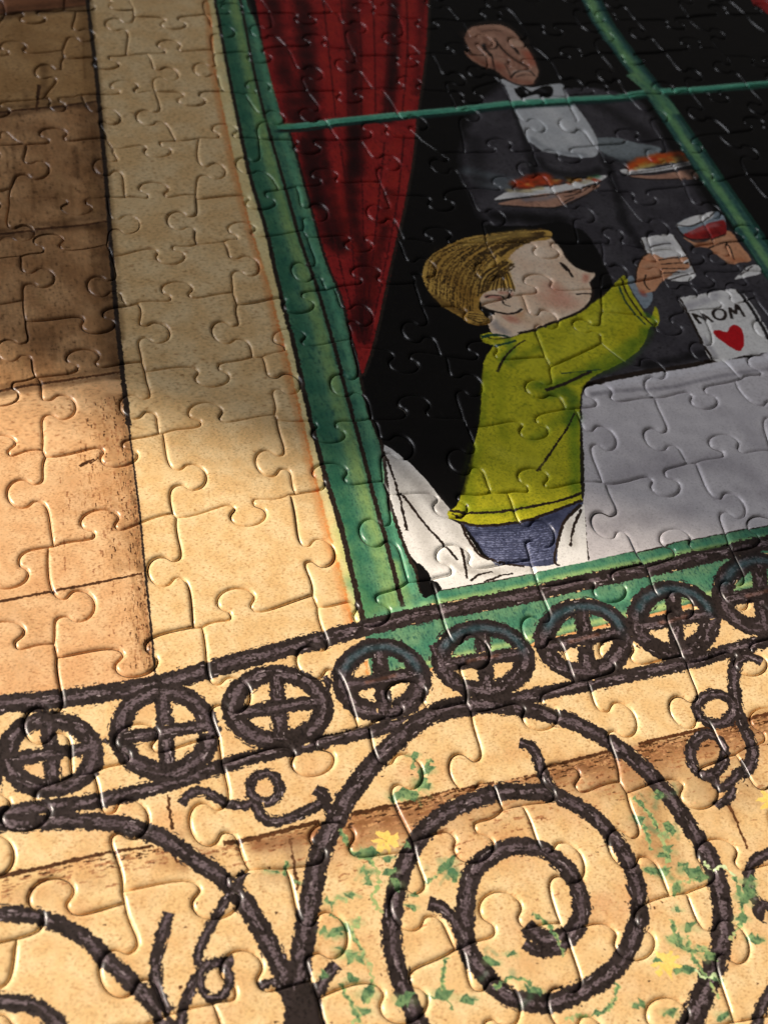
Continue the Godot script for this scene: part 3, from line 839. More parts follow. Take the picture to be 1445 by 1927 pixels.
	wash(Color("94664a"),0.26,[-27.7,60.7,-21.2,60.1,-13.0,59.9,-6.1,59.3,-0.0,59.2,9.9,58.7,20.2,58.0,25.0,57.8,36.7,57.4,49.5,56.6,61.9,55.9],2.12)
	wash(Color("a87e5c"),0.20,[-28.2,62.5,-21.7,61.8,-13.5,61.7,-6.7,61.2,-0.7,61.1,9.1,60.6,19.4,59.9,24.1,59.7,35.7,59.4,48.4,58.7,60.7,57.9],2.63)
	grit("umber",[-26.8,57.2,-20.2,56.5,-11.8,56.2,-4.8,55.6,1.3,55.5,11.4,54.9,21.9,54.1,26.8,53.8,38.7,53.4,51.8,52.5,64.4,51.7],Vector2(0.00,1.00),2.35,420,1.45,0.41,107)
	grit("stone_dark",[-26.8,57.2,-20.2,56.5,-11.8,56.2,-4.8,55.6,1.3,55.5,11.4,54.9,21.9,54.1,26.8,53.8,38.7,53.4,51.8,52.5,64.4,51.7],Vector2(0.00,1.00),1.63,260,1.27,0.32,108)
	grit("brown_line",[-26.8,57.2,-20.2,56.5,-11.8,56.2,-4.8,55.6,1.3,55.5,11.4,54.9,21.9,54.1,26.8,53.8,38.7,53.4,51.8,52.5,64.4,51.7],Vector2(0.00,1.00),0.90,260,1.09,0.24,109)
	grit("umber",[-26.8,57.2,-20.2,56.5,-11.8,56.2,-4.8,55.6,1.3,55.5,11.4,54.9,21.9,54.1,26.8,53.8,38.7,53.4,51.8,52.5,64.4,51.7],Vector2(0.00,1.00),5.43,260,1.09,0.27,110)
	grit("brown_line",[-26.8,57.2,-20.2,56.5,-11.8,56.2,-4.8,55.6,1.3,55.5,11.4,54.9,21.9,54.1,26.8,53.8,38.7,53.4,51.8,52.5,64.4,51.7],Vector2(0.00,1.00),3.62,120,0.54,0.16,111)
	grit("umber",[-71.0,56.4,-59.8,55.8,-49.6,55.9,-40.9,57.5,-31.6,57.3,-26.7,56.9],Vector2(0.00,1.00),1.23,160,1.23,0.27,112)
	grit("brown_line",[-71.0,56.4,-59.8,55.8,-49.6,55.9,-40.9,57.5,-31.6,57.3,-26.7,56.9],Vector2(0.00,1.00),0.61,90,0.77,0.17,113)
	wash(Color("8a6444"),0.30,[23.8,62.4,30.6,61.9,36.7,65.0,42.9,64.3],3.68)
	wash(Color("8a6444"),0.25,[20.6,67.3,21.0,74.3],2.92)
	wash(Color("7a4c30"),0.40,[-36.5,58.3,-31.9,58.6,-27.1,58.3],1.42)
	wash(Color("7a4c30"),0.30,[-47.5,56.6,-42.5,58.1],1.38)
	wash(Color("b98a5e"),0.25,[-69.9,59.0,-63.0,58.9,-57.3,58.6],1.60)
	wash(Color("c98a58"),0.13,[-26.9,52.7,-23.2,53.0],3.29)
	wash(Color("bf8050"),0.22,[-6.0,82.2,-2.2,82.6],2.11)
	wash(Color("d9a070"),0.23,[-3.7,66.2,-0.1,66.3],1.95)
	wash(Color("c4875f"),0.13,[-33.4,69.2,-30.7,69.7],2.05)
	wash(Color("c98a58"),0.19,[14.3,75.4,16.3,75.4],3.56)
	wash(Color("bf8050"),0.15,[22.8,88.8,26.0,89.1],1.69)
	wash(Color("d9a070"),0.17,[35.7,74.7,40.1,75.0],3.91)
	wash(Color("c4875f"),0.16,[30.8,79.7,34.0,79.7],2.03)
	wash(Color("c98a58"),0.13,[10.1,61.2,11.2,61.2],1.94)
	wash(Color("bf8050"),0.11,[25.3,74.7,26.9,74.3],2.32)
	wash(Color("d9a070"),0.14,[24.2,73.1,27.7,73.7],3.75)
	wash(Color("c4875f"),0.19,[11.8,63.6,14.7,63.8],3.14)
	wash(Color("c98a58"),0.24,[-29.5,71.3,-28.6,70.9],2.31)
	wash(Color("bf8050"),0.10,[31.1,72.5,32.1,72.4],1.85)
	wash(Color("d9a070"),0.14,[4.3,72.4,7.6,73.0],1.31)
	wash(Color("c4875f"),0.15,[-16.8,61.7,-15.0,62.0],2.01)
	wash(Color("c98a58"),0.13,[20.8,62.2,23.0,61.9],2.28)
	wash(Color("bf8050"),0.15,[-3.3,66.4,0.6,66.4],3.11)
	wash(Color("d9a070"),0.14,[-6.8,63.7,-5.2,63.8],1.36)
	wash(Color("c4875f"),0.21,[8.3,76.7,9.4,76.7],2.41)
	wash(Color("c98a58"),0.24,[-25.3,74.7,-23.7,74.9],1.19)
	wash(Color("bf8050"),0.20,[-31.0,76.3,-28.0,76.6],3.20)
	wash(Color("d9a070"),0.15,[31.1,71.2,33.5,71.3],2.84)
	wash(Color("c4875f"),0.19,[8.6,59.4,10.6,59.3],1.74)
	wash(Color("c98a58"),0.14,[35.0,67.7,36.3,67.5],3.84)
	wash(Color("bf8050"),0.11,[-35.7,73.8,-33.9,74.2],2.30)
	wash(Color("d9a070"),0.12,[6.8,86.1,8.8,86.3],2.18)
	wash(Color("c4875f"),0.20,[-2.5,63.9,1.5,64.5],2.38)
	wash(Color("c98a58"),0.19,[22.6,87.5,25.7,88.1],2.93)
	wash(Color("bf8050"),0.16,[-20.8,76.1,-17.2,76.3],1.33)
	wash(Color("d9a070"),0.12,[-34.7,81.1,-32.5,81.6],1.71)
	wash(Color("c4875f"),0.15,[15.1,62.9,16.8,62.8],2.95)
	wash(Color("c98a58"),0.12,[-20.1,58.7,-18.8,58.3],2.53)
	wash(Color("bf8050"),0.10,[3.9,61.7,7.5,61.6],2.95)
	wash(Color("d9a070"),0.11,[-15.2,66.5,-13.7,66.1],3.36)
	wash(Color("c4875f"),0.24,[-4.7,77.7,-1.1,78.0],2.62)
	wash(Color("c98a58"),0.16,[17.8,71.9,21.7,72.2],3.49)
	wash(Color("bf8050"),0.15,[-24.0,80.1,-22.8,79.8],2.65)
	wash(Color("d9a070"),0.21,[-26.8,63.0,-24.8,62.9],2.44)
	wash(Color("c4875f"),0.16,[7.6,69.9,9.5,69.6],1.80)
	wash(Color("c98a58"),0.09,[-44.0,62.8,-41.0,62.8],2.81)
	wash(Color("c4875f"),0.16,[-53.2,58.7,-50.3,58.7],3.05)
	wash(Color("c98a58"),0.13,[-47.1,75.6,-44.3,75.7],3.10)
	wash(Color("c4875f"),0.15,[-45.2,77.8,-42.4,77.9],2.56)
	wash(Color("c98a58"),0.11,[-58.0,72.2,-55.3,72.2],2.63)
	wash(Color("c4875f"),0.08,[-68.2,58.9,-65.4,58.9],2.69)
	wash(Color("c98a58"),0.14,[-46.5,58.4,-43.5,58.3],2.93)
	wash(Color("c4875f"),0.07,[-55.9,73.2,-53.1,73.2],2.97)
	wash(Color("c98a58"),0.11,[-66.9,66.1,-64.2,66.2],1.48)
	wash(Color("c4875f"),0.08,[-43.5,61.4,-40.5,61.4],2.28)
	wash(Color("c98a58"),0.15,[-71.0,59.3,-68.3,59.3],1.44)
	wash(Color("c4875f"),0.11,[-60.9,55.8,-58.0,55.8],2.29)
	wash(Color("c98a58"),0.12,[-44.0,64.2,-41.0,64.2],3.14)
	wash(Color("c4875f"),0.14,[-54.0,62.9,-51.2,62.9],2.49)
	wash(Color("c98a58"),0.15,[-57.3,70.2,-54.6,70.2],1.76)
	wash(Color("c4875f"),0.13,[-62.4,73.4,-59.7,73.5],2.30)
	line("brown_line",[8.2,53.5,8.8,53.5],0.21,0.09,0.20)
	line("stone_dark",[-21.4,57.3,-20.7,57.2],0.17,0.08,0.20)
	line("stone_tan",[0.9,61.2,1.5,61.1],0.21,0.09,0.20)
	line("brown_line",[-61.2,39.5,-60.7,39.4],0.15,0.08,0.20)
	line("stone_dark",[-63.0,53.3,-62.9,53.2],0.17,0.07,0.20)
	line("stone_tan",[-15.1,84.3,-14.6,84.2],0.15,0.07,0.20)
	line("brown_line",[-21.5,40.0,-20.9,39.9],0.12,0.09,0.20)
	line("stone_dark",[-2.9,70.9,-2.5,70.8],0.13,0.08,0.20)
	line("stone_tan",[20.4,51.9,20.6,51.9],0.13,0.09,0.20)
	line("brown_line",[4.4,67.2,4.8,67.2],0.14,0.08,0.20)
	line("stone_dark",[36.8,54.2,37.6,54.1],0.19,0.10,0.20)
	line("stone_tan",[14.8,47.3,15.4,47.2],0.19,0.09,0.20)
	line("brown_line",[-15.7,51.2,-15.1,51.1],0.18,0.09,0.20)
	line("stone_dark",[-36.2,68.0,-35.9,68.0],0.18,0.07,0.20)
	line("stone_tan",[3.2,75.7,3.5,75.7],0.13,0.08,0.20)
	line("brown_line",[7.1,84.2,7.3,84.2],0.12,0.08,0.20)
	line("stone_dark",[-10.8,47.9,-10.2,47.8],0.16,0.09,0.20)
	line("stone_tan",[18.9,91.6,19.3,91.6],0.15,0.08,0.20)
	line("brown_line",[-36.7,72.6,-36.4,72.6],0.10,0.07,0.20)
	line("stone_dark",[29.6,67.2,30.1,67.1],0.11,0.09,0.20)
	line("stone_tan",[31.3,65.0,31.8,65.0],0.20,0.09,0.20)
	line("brown_line",[41.5,63.9,41.8,63.8],0.21,0.09,0.20)
	line("stone_dark",[-32.4,43.7,-32.0,43.6],0.19,0.08,0.20)
	line("stone_tan",[3.3,49.6,3.9,49.5],0.16,0.09,0.20)
	line("brown_line",[-57.9,61.6,-57.6,61.6],0.11,0.07,0.20)
	line("stone_dark",[-42.1,69.8,-41.9,69.8],0.19,0.07,0.20)
	line("stone_tan",[4.7,74.7,4.9,74.7],0.10,0.08,0.20)
	line("brown_line",[-24.9,76.3,-24.7,76.3],0.15,0.07,0.20)
	line("stone_dark",[-64.3,53.9,-63.9,53.9],0.14,0.07,0.20)
	line("stone_tan",[-65.6,58.1,-65.3,58.0],0.18,0.07,0.20)
	line("brown_line",[-47.0,73.1,-46.8,73.1],0.09,0.07,0.20)
	line("stone_dark",[-11.9,60.8,-11.3,60.8],0.11,0.08,0.20)
	line("stone_tan",[-56.5,78.5,-56.3,78.5],0.12,0.07,0.20)
	line("brown_line",[-21.1,83.7,-20.5,83.6],0.09,0.07,0.20)
	line("stone_dark",[-11.6,84.9,-11.0,84.9],0.09,0.07,0.20)
	line("stone_tan",[-52.4,37.8,-52.0,37.7],0.21,0.08,0.20)
	line("brown_line",[-24.5,83.2,-23.9,83.2],0.13,0.07,0.20)
	line("stone_dark",[-28.2,66.9,-27.7,66.9],0.17,0.08,0.20)
	line("stone_tan",[-8.8,59.5,-8.3,59.5],0.17,0.08,0.20)
	line("brown_line",[12.2,89.0,12.7,89.0],0.11,0.08,0.20)
	line("stone_dark",[-58.4,72.8,-58.1,72.8],0.15,0.07,0.20)
	line("stone_tan",[-26.4,52.6,-26.0,52.5],0.16,0.08,0.20)
	line("brown_line",[-60.5,64.1,-60.2,64.1],0.17,0.07,0.20)
	line("stone_dark",[27.4,69.5,28.0,69.5],0.20,0.09,0.20)
	line("stone_tan",[-17.6,86.5,-17.4,86.5],0.14,0.07,0.20)
	line("brown_line",[-3.2,42.6,-2.8,42.6],0.20,0.09,0.20)
	line("stone_dark",[20.3,50.8,20.5,50.7],0.12,0.09,0.20)
	line("stone_tan",[-55.1,64.5,-54.7,64.5],0.12,0.07,0.20)
	line("brown_line",[37.9,50.5,38.4,50.4],0.13,0.10,0.20)
	line("stone_dark",[-57.0,67.7,-56.5,67.7],0.13,0.07,0.20)
	line("stone_tan",[30.0,56.1,30.5,56.1],0.16,0.09,0.20)
	line("brown_line",[8.3,93.6,8.7,93.6],0.16,0.07,0.20)
	line("stone_dark",[-17.6,87.5,-17.0,87.5],0.14,0.07,0.20)
	line("stone_tan",[-18.9,86.3,-18.6,86.3],0.12,0.07,0.20)
	line("brown_line",[-11.2,51.7,-10.6,51.7],0.13,0.09,0.20)
	line("stone_dark",[29.5,57.3,30.2,57.2],0.24,0.09,0.20)
	line("stone_tan",[-35.5,61.0,-35.1,60.9],0.10,0.08,0.20)
	line("brown_line",[-46.2,64.8,-45.9,64.7],0.11,0.07,0.20)
	line("stone_dark",[12.0,70.1,12.3,70.1],0.20,0.08,0.20)
	line("stone_tan",[27.2,56.0,27.6,56.0],0.13,0.09,0.20)
	line("brown_line",[-32.3,84.5,-32.1,84.5],0.18,0.07,0.20)
	line("stone_dark",[-33.4,42.1,-33.2,42.1],0.16,0.09,0.20)
	line("stone_tan",[-39.9,73.9,-39.4,73.9],0.12,0.07,0.20)
	line("brown_line",[-38.7,44.6,-38.1,44.5],0.12,0.08,0.20)
	line("stone_dark",[25.8,77.7,26.2,77.7],0.18,0.08,0.20)
	line("stone_tan",[33.1,85.7,33.7,85.7],0.18,0.08,0.20)
	line("brown_line",[27.7,92.9,28.1,92.9],0.19,0.08,0.20)
	line("stone_dark",[-68.9,34.9,-68.7,34.9],0.12,0.08,0.20)
	line("stone_tan",[20.0,59.0,20.7,58.9],0.18,0.09,0.20)
	line("brown_line",[-60.3,69.3,-59.9,69.3],0.14,0.07,0.20)
	line("stone_dark",[-19.1,65.0,-18.5,65.0],0.10,0.08,0.20)
	line("stone_tan",[-1.5,52.3,-1.3,52.2],0.22,0.09,0.20)
	line("brown_line",[14.2,81.5,14.7,81.5],0.15,0.08,0.20)
	line("stone_dark",[-23.6,50.3,-23.0,50.2],0.11,0.08,0.20)
	line("stone_tan",[8.4,48.6,8.8,48.6],0.22,0.09,0.20)
	line("brown_line",[25.2,80.5,25.9,80.5],0.21,0.08,0.20)
	line("stone_dark",[-37.0,65.1,-36.5,65.1],0.11,0.08,0.20)
	line("stone_tan",[38.6,71.8,39.1,71.7],0.16,0.09,0.20)
	line("brown_line",[-28.4,59.2,-28.2,59.1],0.14,0.08,0.20)
	line("stone_dark",[-27.2,58.0,-27.0,57.9],0.20,0.08,0.20)
	line("stone_tan",[-66.1,72.2,-65.6,72.2],0.10,0.07,0.20)
	line("brown_line",[-4.0,70.3,-3.3,70.2],0.20,0.08,0.20)
	line("stone_dark",[-48.4,74.6,-48.1,74.6],0.12,0.07,0.20)
	line("stone_tan",[-55.6,57.6,-55.3,57.6],0.15,0.07,0.20)
	line("brown_line",[-36.0,68.5,-35.5,68.5],0.09,0.07,0.20)
	line("stone_dark",[47.2,58.8,48.0,58.7],0.23,0.10,0.20)
	line("stone_tan",[-19.1,51.3,-18.6,51.2],0.20,0.08,0.20)
	line("brown_line",[19.1,78.8,19.4,78.8],0.18,0.08,0.20)
	line("stone_dark",[-52.9,33.1,-52.4,33.0],0.14,0.09,0.20)
	line("stone_tan",[-47.1,51.3,-46.9,51.3],0.11,0.08,0.20)
	line("brown_line",[21.9,55.4,22.5,55.3],0.13,0.09,0.20)
	line("stone_dark",[-13.6,88.8,-13.2,88.7],0.18,0.07,0.20)
	line("stone_tan",[34.3,49.6,34.8,49.6],0.23,0.10,0.20)
	line("brown_line",[-39.4,82.8,-38.8,82.7],0.17,0.07,0.20)
	line("stone_dark",[4.1,47.5,4.7,47.4],0.12,0.09,0.20)
	line("stone_tan",[-10.5,56.1,-10.2,56.1],0.13,0.08,0.20)
	line("brown_line",[19.3,92.0,19.7,92.0],0.20,0.08,0.20)
	line("stone_dark",[-51.4,40.3,-51.1,40.2],0.12,0.08,0.20)
	line("stone_tan",[-66.1,44.2,-65.9,44.1],0.17,0.08,0.20)
	line("brown_line",[-64.3,47.7,-64.1,47.6],0.14,0.08,0.20)
	line("stone_dark",[12.6,68.9,13.2,68.8],0.20,0.08,0.20)
	line("stone_tan",[-31.2,63.3,-30.9,63.2],0.19,0.08,0.20)
	line("brown_line",[-47.1,64.1,-46.9,64.0],0.10,0.07,0.20)
	line("stone_dark",[-63.0,50.8,-62.9,50.8],0.09,0.08,0.20)
	line("stone_tan",[1.0,89.8,1.2,89.8],0.12,0.07,0.20)
	line("brown_line",[30.8,71.2,31.1,71.2],0.18,0.09,0.20)
	line("stone_dark",[-42.1,53.9,-41.7,53.9],0.17,0.08,0.20)
	line("stone_tan",[39.1,71.6,39.8,71.6],0.14,0.09,0.20)
	line("brown_line",[1.6,76.7,2.1,76.7],0.10,0.08,0.20)
	line("stone_dark",[-27.5,71.9,-27.0,71.8],0.17,0.07,0.20)
	line("stone_tan",[-6.7,71.4,-6.5,71.4],0.11,0.08,0.20)
	line("brown_line",[-55.2,48.5,-54.6,48.5],0.17,0.08,0.20)
	line("stone_dark",[-6.3,82.1,-6.1,82.1],0.11,0.07,0.20)
	line("stone_tan",[-66.2,36.5,-65.8,36.4],0.10,0.08,0.20)
	line("brown_line",[-57.9,54.1,-57.4,54.0],0.13,0.08,0.20)
	line("stone_dark",[-49.9,36.3,-49.5,36.2],0.20,0.08,0.20)
	line("stone_tan",[-47.8,59.2,-47.4,59.2],0.11,0.08,0.20)
	line("brown_line",[-62.1,64.2,-61.9,64.2],0.11,0.07,0.20)
	line("stone_dark",[-0.1,82.5,0.4,82.5],0.12,0.08,0.20)
	line("stone_tan",[-28.5,79.2,-28.0,79.2],0.13,0.07,0.20)
	line("brown_line",[-39.7,66.6,-39.3,66.5],0.16,0.07,0.20)
	line("stone_dark",[-23.6,77.8,-23.0,77.7],0.16,0.07,0.20)
	line("stone_tan",[26.3,92.6,26.6,92.6],0.16,0.08,0.20)
	line("brown_line",[-4.4,70.7,-3.9,70.7],0.13,0.08,0.20)
	line("stone_dark",[-17.9,85.3,-17.7,85.2],0.18,0.07,0.20)
	line("stone_tan",[13.4,72.7,14.1,72.6],0.15,0.08,0.20)
	line("brown_line",[-50.4,75.7,-50.0,75.7],0.14,0.07,0.20)
	line("stone_dark",[-23.2,77.7,-22.9,77.7],0.15,0.07,0.20)
	line("stone_tan",[-43.0,60.6,-42.6,60.6],0.12,0.08,0.20)
	line("brown_line",[-7.8,48.6,-7.6,48.6],0.18,0.09,0.20)
	line("stone_dark",[-55.1,79.0,-54.7,79.0],0.13,0.07,0.20)
	line("stone_tan",[39.8,64.9,40.1,64.9],0.14,0.09,0.20)
	line("brown_line",[-48.5,68.0,-48.0,67.9],0.10,0.07,0.20)
	line("stone_dark",[-60.2,77.0,-59.8,77.0],0.11,0.07,0.20)
	line("stone_tan",[-63.6,48.4,-63.0,48.4],0.17,0.08,0.20)
	line("brown_line",[-21.7,77.6,-21.4,77.6],0.14,0.07,0.20)
	line("stone_dark",[2.4,73.6,2.6,73.6],0.11,0.08,0.20)
	line("stone_tan",[-7.2,77.7,-7.0,77.7],0.14,0.08,0.20)
	line("brown_line",[-2.6,83.1,-2.2,83.1],0.11,0.08,0.20)
	line("stone_dark",[-38.1,37.2,-37.5,37.1],0.18,0.09,0.20)
	line("stone_tan",[11.5,90.6,11.9,90.6],0.15,0.08,0.20)
	line("brown_line",[-3.6,50.4,-3.0,50.3],0.22,0.09,0.20)
	line("stone_dark",[-45.5,65.0,-45.2,65.0],0.12,0.07,0.20)
	line("stone_tan",[-64.4,35.1,-64.1,35.0],0.20,0.08,0.20)
	line("brown_line",[10.3,65.8,10.6,65.8],0.15,0.09,0.20)
	line("stone_dark",[-67.3,70.1,-67.0,70.1],0.17,0.07,0.20)
	line("stone_tan",[-68.8,61.6,-68.3,61.6],0.16,0.07,0.20)
	line("brown_line",[-23.0,73.8,-22.8,73.7],0.16,0.07,0.20)
	line("stone_dark",[27.2,82.9,27.8,82.9],0.21,0.08,0.20)
	line("stone_tan",[-32.8,84.2,-32.6,84.2],0.15,0.07,0.20)
	line("brown_line",[7.8,83.5,8.1,83.5],0.18,0.08,0.20)
	line("stone_dark",[-30.2,53.4,-29.5,53.3],0.19,0.08,0.20)
	line("stone_tan",[-1.3,64.1,-0.9,64.0],0.21,0.08,0.20)
	line("brown_line",[17.5,79.4,17.8,79.4],0.13,0.08,0.20)
	line("stone_dark",[7.5,89.5,7.9,89.5],0.19,0.08,0.20)
	line("stone_tan",[-7.6,81.1,-7.1,81.1],0.15,0.08,0.20)
	line("brown_line",[-35.5,61.8,-35.0,61.8],0.15,0.08,0.20)
	line("stone_dark",[-53.7,74.6,-53.4,74.6],0.11,0.07,0.20)
	line("stone_tan",[-15.9,84.6,-15.4,84.5],0.12,0.07,0.20)
	line("brown_line",[12.5,69.4,12.9,69.4],0.22,0.08,0.20)
	line("stone_dark",[-4.7,66.6,-4.1,66.5],0.10,0.08,0.20)
	line("stone_tan",[-66.7,64.9,-66.2,64.9],0.11,0.07,0.20)
	line("brown_line",[-24.1,79.9,-23.9,79.9],0.18,0.07,0.20)
	line("stone_dark",[-11.1,65.7,-10.9,65.7],0.20,0.08,0.20)
	line("stone_tan",[5.0,47.3,5.6,47.2],0.21,0.09,0.20)
	line("brown_line",[-58.6,65.4,-58.2,65.3],0.17,0.07,0.20)
	line("stone_dark",[18.9,86.0,19.5,86.0],0.10,0.08,0.20)
	line("stone_tan",[19.7,91.0,20.2,91.0],0.10,0.08,0.20)
	line("brown_line",[13.6,77.5,13.9,77.5],0.11,0.08,0.20)
	line("stone_dark",[-29.4,59.0,-28.8,58.9],0.20,0.08,0.20)
	line("stone_tan",[-33.4,-19.3,-33.0,-19.4],0.25,0.11,0.20)
	line("stone_brown",[-33.2,-5.3,-32.8,-5.3],0.22,0.11,0.20)
	line("stone_tan",[-31.8,-57.8,-31.4,-57.9],0.24,0.13,0.20)
	line("stone_brown",[-14.2,-105.9,-13.8,-106.0],0.33,0.16,0.20)
	line("stone_tan",[-38.9,-1.8,-38.1,-1.9],0.23,0.10,0.20)
	line("stone_brown",[-23.8,-38.8,-23.0,-38.9],0.26,0.12,0.20)
	line("stone_tan",[-27.7,-25.6,-27.3,-25.7],0.17,0.12,0.20)
	line("stone_brown",[-20.5,-79.3,-19.6,-79.5],0.23,0.14,0.20)
	line("stone_tan",[-30.2,-17.2,-29.8,-17.2],0.24,0.11,0.20)
	line("stone_brown",[-37.9,-40.5,-37.1,-40.7],0.27,0.12,0.20)
	line("stone_tan",[-32.4,22.2,-31.7,22.2],0.16,0.09,0.20)
	line("stone_brown",[-29.1,-12.3,-28.3,-12.4],0.24,0.11,0.20)
	line("stone_tan",[-22.7,-52.5,-22.1,-52.6],0.25,0.13,0.20)
	line("stone_brown",[-32.5,-19.0,-32.3,-19.1],0.17,0.11,0.20)
	line("stone_tan",[-41.8,-0.7,-41.0,-0.7],0.17,0.10,0.20)
	line("stone_brown",[-31.8,17.3,-31.3,17.2],0.14,0.10,0.20)
	line("stone_tan",[-37.6,-15.4,-37.4,-15.4],0.22,0.11,0.20)
	line("stone_brown",[-12.3,-126.2,-11.7,-126.3],0.22,0.17,0.20)
	line("stone_tan",[-28.0,-8.3,-27.4,-8.4],0.25,0.11,0.20)
	line("stone_brown",[-32.7,-63.1,-32.1,-63.2],0.16,0.13,0.20)
	line("stone_tan",[-34.3,-20.5,-33.8,-20.6],0.16,0.11,0.20)
	line("stone_brown",[-22.6,-119.4,-22.0,-119.6],0.37,0.16,0.20)
	line("stone_tan",[-26.2,-142.5,-25.3,-142.8],0.24,0.18,0.20)
	line("stone_brown",[-29.8,18.3,-29.6,18.3],0.23,0.10,0.20)
	line("stone_tan",[-29.3,-78.5,-28.3,-78.7],0.33,0.14,0.20)
	line("stone_brown",[-31.1,-51.9,-30.2,-52.1],0.16,0.13,0.20)
	line("stone_tan",[-28.8,-5.0,-28.6,-5.1],0.17,0.11,0.20)
	line("stone_brown",[-25.9,-41.5,-25.7,-41.5],0.24,0.12,0.20)
	line("stone_tan",[-23.9,-110.2,-23.1,-110.5],0.22,0.16,0.20)
	line("stone_brown",[-13.2,-167.0,-12.2,-167.3],0.31,0.19,0.20)
	line("stone_tan",[-10.2,-139.7,-9.1,-140.1],0.23,0.18,0.20)
	line("stone_brown",[-38.1,6.3,-37.8,6.2],0.18,0.10,0.20)
	line("stone_tan",[-32.4,-24.4,-32.0,-24.4],0.26,0.11,0.20)
	line("stone_brown",[-31.2,-92.1,-30.6,-92.3],0.25,0.15,0.20)
	line("stone_tan",[-33.4,5.0,-33.0,5.0],0.24,0.10,0.20)
	line("stone_brown",[-28.5,-109.6,-27.6,-109.9],0.27,0.16,0.20)
	line("stone_tan",[-29.6,-45.0,-28.6,-45.1],0.30,0.12,0.20)
	line("stone_brown",[-28.7,-13.1,-27.9,-13.3],0.20,0.11,0.20)
	line("stone_tan",[-22.2,-39.9,-21.7,-40.0],0.21,0.12,0.20)
	line("stone_brown",[-32.9,-47.1,-32.4,-47.2],0.20,0.13,0.20)
	line("stone_tan",[-28.4,-102.0,-27.7,-102.2],0.19,0.15,0.20)
	line("stone_brown",[-23.4,-69.8,-22.4,-70.0],0.31,0.14,0.20)
	line("stone_tan",[-40.6,21.8,-40.2,21.8],0.14,0.09,0.20)
	line("stone_brown",[-32.9,-46.8,-32.1,-46.9],0.26,0.12,0.20)
	line("stone_tan",[-41.6,5.8,-41.4,5.8],0.20,0.10,0.20)
	line("stone_brown",[-24.5,-145.4,-23.7,-145.7],0.34,0.18,0.20)
	line("stone_tan",[-29.9,-119.3,-29.1,-119.5],0.37,0.16,0.20)
	line("stone_brown",[-29.4,-21.0,-28.8,-21.1],0.16,0.11,0.20)
	line("stone_tan",[-24.4,-132.1,-24.0,-132.2],0.38,0.17,0.20)
	line("stone_brown",[-29.5,-39.1,-28.7,-39.3],0.27,0.12,0.20)
	line("stone_tan",[-28.3,-37.7,-27.9,-37.8],0.25,0.12,0.20)
	line("stone_brown",[-10.2,-166.3,-9.6,-166.5],0.39,0.19,0.20)
	line("stone_tan",[-32.1,-84.7,-31.5,-84.9],0.19,0.14,0.20)
	line("stone_brown",[-42.9,11.3,-42.6,11.3],0.16,0.10,0.20)
	line("stone_tan",[-35.3,-35.9,-34.9,-36.0],0.15,0.12,0.20)
	line("stone_brown",[-33.8,-60.0,-33.1,-60.1],0.24,0.13,0.20)
	line("stone_tan",[-26.5,-104.1,-25.4,-104.4],0.22,0.15,0.20)
	line("stone_brown",[-29.5,-13.2,-28.7,-13.3],0.20,0.11,0.20)
	line("stone_tan",[-32.7,-5.5,-32.1,-5.6],0.17,0.11,0.20)
	line("stone_brown",[-29.5,-31.8,-28.8,-31.9],0.22,0.12,0.20)


